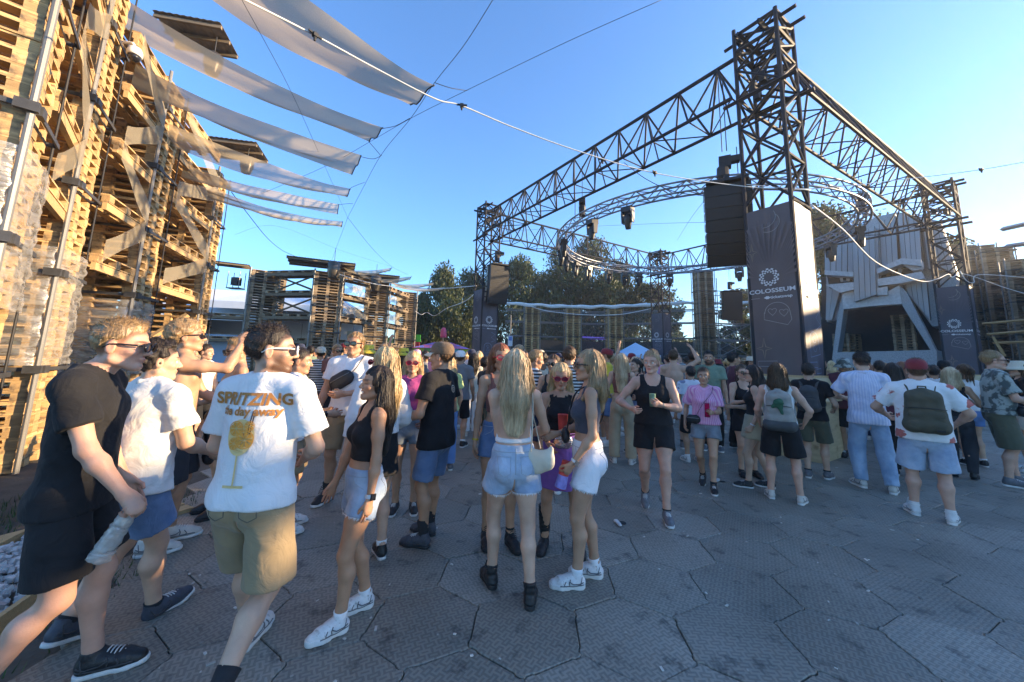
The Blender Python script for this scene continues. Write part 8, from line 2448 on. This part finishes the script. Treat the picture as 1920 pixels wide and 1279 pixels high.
pouch('tall', 'black belt bag slung across the chest of the tall man in white T-shirt', M_BAGB, T_((.05, .160, 1.25)), (.27, .055, .165), [T_((.02, .16, 1.27)), T_((-.07, .145, 1.36)), T_((-.115, .07, 1.475)), T_((-.10, -.03, 1.50)), T_((0, -.14, 1.38)), T_((.16, -.12, 1.20)), T_((.19, .0, 1.14)), T_((.15, .13, 1.18))], tilt=32)
T_ = P['camo']['T']
pouch('camo', 'black belt bag round the waist of the man in the patterned shirt', M_BAGB, T_((.12, .16, .98)), (.26, .09, .14), [T_((.10, .17, .99)), T_((-.08, .17, .99)), T_((-.19, .03, .99)), T_((-.08, -.15, .99)), T_((.1, -.15, .99)), T_((.20, .0, .99)), T_((.16, .13, .99))])
T_ = P['pinkshirt']['T']
pouch('pinkshirt', 'black shoulder bag of the woman in pink shirt hanging at her hip', M_BAGB, T_((.16, .13, 1.0)), (.20, .08, .13), [T_((.13, .14, 1.03)), T_((.03, .155, 1.22)), T_((-.10, .11, 1.40)), T_((-.11, .0, 1.48)), T_((-.02, -.13, 1.36)), T_((.13, -.12, 1.15)), T_((.17, .05, 1.02))], 'shoulder bag', 'shoulder_bag', sw=.010)
T_ = P['purple']['T']
pouch('purple', 'crinkled silver waist bag above the purple skirt', M_SILVER, T_((-.02, .155, 1.03)), (.19, .055, .14), [T_((.06, .15, 1.05)), T_((.16, .04, 1.05)), T_((.1, -.13, 1.05)), T_((-.1, -.13, 1.05)), T_((-.16, .04, 1.05)), T_((-.10, .14, 1.05))], 'waist bag', 'waist_bag', noise=.003, sw=.009)
T_ = P['profile']['T']
pouch('profile', 'small black shoulder bag hanging in front of the woman in profile', M_BAGB, T_((.06, .17, 1.07)), (.17, .07, .12), [T_((.05, .16, 1.10)), T_((.02, .14, 1.25)), T_((-.06, .10, 1.42)), T_((-.09, .0, 1.475)), T_((-.04, -.12, 1.36)), T_((.08, -.12, 1.18)), T_((.15, .0, 1.08)), T_((.11, .13, 1.06))], 'shoulder bag', 'shoulder_bag', sw=.008)
# cream shoulder bag of the halter woman: a curved crescent
o = P['halter']; T_ = o['T']; c = T_((.165, -.10, .98)); s_ = o['s']
t = worn('shoulder_bag', 'cream leather crescent shoulder bag on the hip of the blond halter woman', 'shoulder bag', o, c)
lump('pouch', M_BAGC, [C((0, -.065, -.01), (0, .065, -.01), .072, n=(1, 0, 0), k=1.9), C((0, -.07, 0), (.01, -.105, .075), .055, .022, (1, 0, 0), 1.6), C((0, .07, 0), (.01, .105, .075), .055, .022, (1, 0, 0), 1.6), C((0, 0, -.03), (0, 0, -.05), .065, n=(1, 0, 0), k=1.8)], .010, .03, t, scl=(s_, s_, s_), noise=.0012).rotation_euler = (0, 0, math.radians(55))
strap(t, o, c, [T_((.105, -.155, 1.04)), T_((.112, -.150, 1.20)), T_((.122, -.10, 1.39)), T_((.125, -.01, 1.475)), T_((.13, .08, 1.40)), T_((.19, .06, 1.15)), T_((.20, -.04, 1.04))], .017, M_BAGC, flat_=.25)
# black skirt bag, jacket over an arm
o = P['wave']; T_ = o['T']; c = T_((-.10, .20, .86))
t = worn('jacket', 'black shirt hanging from the waistband of the shirtless curly man', 'jacket', o, c)
lump('cloth_fold', M_BAGB, [C((0, 0, .10), (.02, .03, -.22), .075, .095, (0, 1, 0), 2.0), C((.05, 0, .08), (.07, .02, -.14), .05, .06, (0, 1, 0), 2.0)], .012, .03, t, noise=.006)
# stitched seams and pockets pressed onto the cloth
M_STITCH = mat('stitching', (.30, .34, .38), .8, .2, 20); M_STITCHD = mat('dark_stitching', (.10, .09, .075), .8, .2, 20)
def seams(key, gname, m, back=True, pockets=True):
    o = P[key]; g = o['garments'][gname]; s_ = o['s']; me = g.data
    bv = BVHTree.FromPolygons([v.co for v in me.vertices], [tuple(q.vertices) for q in me.polygons]); mb = MB()
    zs_ = [v.co.z for v in me.vertices]; zt, zb = max(zs_), min(zs_)
    def line(pts, sg, n=8):
        out = []
        for i in range(len(pts) - 1):
            for q in range(n + (i == len(pts) - 2)):
                t = q / n; x = pts[i][0] + (pts[i + 1][0] - pts[i][0]) * t; z = pts[i][1] + (pts[i + 1][1] - pts[i][1]) * t
                h_ = bv.ray_cast(Vector((x, -.6 * sg, z)), Vector((0, sg, 0)), .62)
                if h_[0] is not None: out.append(h_[0] + Vector((0, -.001 * sg, 0)))
        if len(out) > 2: mb.tube(out, .0022, 4)
    for sg in (1, -1):
        line([(-.17, zt - .045 * s_), (0, zt - .045 * s_), (.17, zt - .045 * s_)], sg, 16)
        line([(0, zt), (0, .86 * s_)], sg, 10)
        if sg == 1 and pockets:
            for sx in (-1, 1):
                x0, x1, z0 = sx * .035, sx * .125, zt - .075 * s_
                line([(x0, z0), (x1, z0 - .004), (x1 - sx * .006, z0 - .105), ((x0 + x1) / 2, z0 - .125), (x0 + sx * .004, z0 - .105), (x0, z0)], 1, 7)
        if sg == -1:
            for sx in (-1, 1): line([(sx * .075, zt - .045 * s_), (sx * .10, zt - .09 * s_), (sx * .15, zt - .12 * s_)], -1, 6)
    if mb.v: tag(mb.build('stitching', m, g, True), kind='stuff')
for k_ in ('halter', 'laugh', 'profile', 'redcap', 'striped', 'cap', 'linen', 'redhair', 'pinkshirt'): seams(k_, 'bottom', M_STITCH)
for k_ in ('spritz', 'tall', 'camo', 'blacktee'): seams(k_, 'bottom', M_STITCHD)
# watches and wristbands are parts of their wearers
def band(key, sd, m, w=.008, face=None, along=-.02, name='wristband'):
    o = P[key]; wv, (d, n, cu) = o['hands'][sd]; s_ = o['s']
    q = (wv + d * along) * s_
    M4_ = Matrix.Translation(Vector(q)) @ Vector(d).to_track_quat('Z', 'Y').to_matrix().to_4x4()
    b_ = MB().lathe([(.0285, -w), (.0300, 0), (.0285, w)], 16, caps=False).build(name, m, o['root'], True); b_.matrix_local = M4_
    if face:
        f_ = MB(); f_.box((0, 0, 0), (.012, .030, .036)); fo = f_.build('watch_face', face, b_)
        side = Vector(-n).normalized(); loc_ = M4_.to_3x3().transposed() @ side
        fo.location = Vector((loc_.x, loc_.y, 0)).normalized() * .031; fo.rotation_euler = (0, 0, math.atan2(loc_.y, loc_.x))
M_WB = mat('white_strap', (.6, .6, .6), .6, .05, 9)
band('laugh', -1, M_WB, .011, M_DOME, name='watch'); band('profile', -1, M_WB, .009, M_GALV, name='watch'); band('whitetee', 1, M_BLACK, .012, M_DOME, name='watch')
for k_, sd_, m__ in (('romper', -1, M_GALV), ('tall', 1, M_BLACK), ('camo', 1, M_WB), ('redhair', 1, M_BEER), ('cap', -1, M_BLACK), ('pinkshirt', -1, M_PINK), ('darkbob', -1, M_WB)): band(k_, sd_, m__)
# sunglasses hanging on the white T-shirt's collar
o = P['whitetee']; q = o['T']((0, .125, 1.385))
t = worn('hanging_sunglasses', 'dark sunglasses hung on the collar of the half hidden white T-shirt man', 'sunglasses', o, q)
for k, zz in enumerate((.03, -.03)):
    MB().lathe([(.026, -.003), (.026, .003)], 14, M=Matrix.Rotation(PI / 2, 3, 'X')).build('lens', M_LENS, t, True).location = (0, .012, zz)
MB().tube([(0, .01, -.06), (0, .015, 0), (0, .012, .06)], .005, 6).build('frame', M_FRAME, t, True)
# ------------------------------------------------------------------ the crowd behind
CB = []
def base(sex, **kw):
    kw.setdefault('shoes', ('sneaker', 'w', 'w', None, .03))
    return person('crowd', 960, 600, 30, 0, H=1.76 if sex == 'm' else 1.66, sex=sex, lod=2, **kw)['root']
GR = dict(fL=(-.11, 0, 8, 0), fR=(.12, .03, -8, 0))
CB.append(('m', base('m', skin='tan', top=('tee', 'white', {'loose': .02}), bottom=('shorts', 'khaki', {'len': .88, 'loose': .02}), hair=dict(st='short', col='dark'), **GR)))
CB.append(('m', base('m', skin='fair', top=('tee', 'white', {'loose': .02}), bottom=('shorts', 'black', {'len': .88, 'loose': .02}), hair=dict(st='short', col='brown'), glasses='b', aR=(.12, .3, 1.15), curlR=70, **GR)))
CB.append(('m', base('m', skin='tan', top=('tee', 'white', {'loose': .02}), bottom=('shorts', 'navy', {'len': .88, 'loose': .02}), hair=dict(st='short', col='dark'), hat=('cap', 'white'), aL=(-.15, .28, 1.1), hy=30, **GR)))
CB.append(('m', base('m', skin='tan', bottom=('shorts', 'denimd', {'len': .88, 'loose': .02}), hair=dict(st='short', col='light'), glasses='b', hy=-25, **GR)))
CB.append(('m', base('m', skin='fair', top=('tee', 'white', {'loose': .02}), bottom=('trousers', 'black', {'len': 2.0}), hair=dict(st='curly', col='brown', vol=.6), aR=(.34, .06, 1.86), pR=(1, -.2, 0), curlR=20, **GR)))
CB.append(('m', base('m', skin='brown', top=('tank', 'white'), bottom=('shorts', 'charcoal', {'len': .88, 'loose': .02}), hair=dict(st='short', col='dark', tex=2), **GR)))
CB.append(('f', base('f', skin='tan', top=('tank', 'white'), bottom=('shorts', 'denim', {'len': .45}), hair=dict(st='long', col='blond', len=.26), **GR)))
CB.append(('f', base('f', skin='fair', top=('crop', 'white'), bottom=('skirt', 'black', {'hem': .68}), hair=dict(st='long', col='dark', len=.28), glasses='b', aL=(-.12, .28, 1.15), **GR)))
CB.append(('f', base('f', skin='tan', top=('tee', 'white', {'hem': .98}), bottom=('shorts', 'black', {'len': .5}), hair=dict(st='pony', col='brown', len=.2), aR=(.1, .28, 1.2), hy=25, **GR)))
CB.append(('f', base('f', skin='pink', top=('tank', 'white'), bottom=('shorts', 'beige', {'len': .5}), hair=dict(st='half', col='ash', len=.12), hat=('bucket', 'cream'), **GR)))
CB.append(('f', base('f', skin='tan', top=('halter', 'white'), bottom=('trousers', 'jeans', {'len': 2.0}), hair=dict(st='half', col='brown', len=.14), hy=-30, **GR)))
tops = [('white', 'white', 6), ('black', 'black', 6), ('grey', 'grey', 3), ('navy', 'navy', 3), ('pale blue', 'denim', 2), ('green', 'green', 2), ('maroon', 'maroon', 1), ('cream', 'cream', 3), ('pink', 'pink', 1), ('teal', 'teal', 1), ('rust', 'rust', 1), ('striped', 'bwstripe', 1), ('yellow', 'yellow', 1)]
bag_ = [t for t in tops for _ in range(t[2])]
hairs_m = ['dark', 'dark', 'brown', 'brown', 'light', 'sandy']; hairs_f = ['blond', 'ash', 'dark', 'brown', 'light', 'brown', 'red']
R_ = random.Random(21)
pts = []
taken = [(p['root'].location.x, p['root'].location.y) for p in P.values()] + [(c.x, c.y) for c in TC]
tries = 0
cam_block = [(u, y) for u, y in ()]
while len(pts) < 246 and tries < 20000:
    tries += 1
    y = 7.2 + 19.5 * R_.random() ** 1.05
    x = R_.uniform(-.62, 1.12) * y
    if x < -8.6 + (y - 8) * -.25 and y < 17: continue
    if x > 11.5 + .25 * y and y > 14: continue
    if x < -7.0 and y > 16.6 : continue
    if x < -4.5 and y > 20: continue
    if (Vector((x, y)) - Vector((HP.x, HP.y))).length < 4.2: continue
    if any((x - a) ** 2 + (y - b) ** 2 < (.50 if y < 12 else .42) ** 2 for a, b in pts): continue
    if any((x - a) ** 2 + (y - b) ** 2 < .6 ** 2 for a, b in taken): continue
    if any((x - c.x) ** 2 + (y - c.y) ** 2 < 1.35 ** 2 for c in TC): continue
    pts.append((x, y))
used = set()
CENTRE = Vector((RC.x, RC.y))
hair_word = {'dark': 'dark', 'brown': 'brown', 'light': 'light brown', 'sandy': 'sandy', 'blond': 'blond', 'ash': 'ash blond', 'red': 'auburn'}
def recolor(o, m):
    o.material_slots[0].link = 'OBJECT'; o.material_slots[0].material = m
zone = lambda u: 'in the far left crowd' if u < 620 else ('left of the crowd centre' if u < 880 else ('in the central crowd' if u < 1180 else ('right of the crowd centre' if u < 1480 else 'in the far right crowd')))
for k, (x, y) in enumerate(sorted(pts, key=lambda p: p[1])):
    i = k if k < len(CB) else R_.randrange(len(CB))
    sex, src = CB[i]
    r = src if i not in used else copy_tree(src)
    used.add(i)
    s_ = R_.uniform(.95, 1.05)
    r.location = (x, y, 0); r.scale = (s_, s_, s_)
    face = math.degrees(math.atan2(CENTRE.x - x, CENTRE.y - y)) + R_.gauss(0, 60)
    r.rotation_euler = (0, 0, -math.radians(face))
    word, key, _ = R_.choice(bag_); hk = R_.choice(hairs_m if sex == 'm' else hairs_f)
    has_top = False; hat_ = ''
    for c in r.children:
        b = c.name.split('.')[0]
        if b in ('tshirt', 'tank_top', 'crop_top', 'halter_top', 'shirt'): recolor(c, CL[key]); has_top = True
        elif b == 'hair': recolor(c, HM[hk])
        elif b in ('shorts', 'trousers', 'skirt'): recolor(c, CL[R_.choice(['khaki', 'black', 'denim', 'denimd', 'navy', 'olive', 'beige', 'charcoal'])])
        elif b == 'body': recolor(c, SK[R_.choice(['fair', 'tan', 'tan', 'gold', 'pink'])] if i != 5 else SK['brown'])
        elif b in ('cap', 'bucket_hat'):
            cc_, cw2 = R_.choice([('white', 'white'), ('black', 'black'), ('cream', 'cream'), ('redc', 'dark red'), ('navy', 'navy')]); recolor(c, CL[cc_]); hat_ = cw2 + ' ' + ('cap' if b == 'cap' else 'bucket hat')
            for q in c.children: recolor(q, CL[cc_])
    bits = [hair_word[hk] + ' hair'] + ([hat_] if hat_ else []) + ([word + ' top'] if has_top else ['bare chest'])
    lab = f"{'woman' if sex == 'f' else 'man'} with {', '.join(bits[:-1])} and {bits[-1]} {zone(PP_X + F_PX * x / y)}"
    tag(r, lab, 'person', 'crowd: ' + lab)

# ------------------------------------------------------------------ thin haze volume, added to stand in for lens glare and mist
m_, nt_, b_ = newmat('evening_haze'); nt_.nodes.remove(b_)
pv = N(nt_, 'ShaderNodeVolumePrincipled'); pv.inputs['Color'].default_value = (.9, .9, .9, 1); pv.inputs['Density'].default_value = .0013; pv.inputs['Anisotropy'].default_value = .55
nt_.links.new(pv.outputs[0], nt_.nodes['Material Output'].inputs['Volume'])
hz = MB().box((0, 100, 14.5), (420, 420, 32)).build('haze', m_)
tag(hz, kind='stuff')
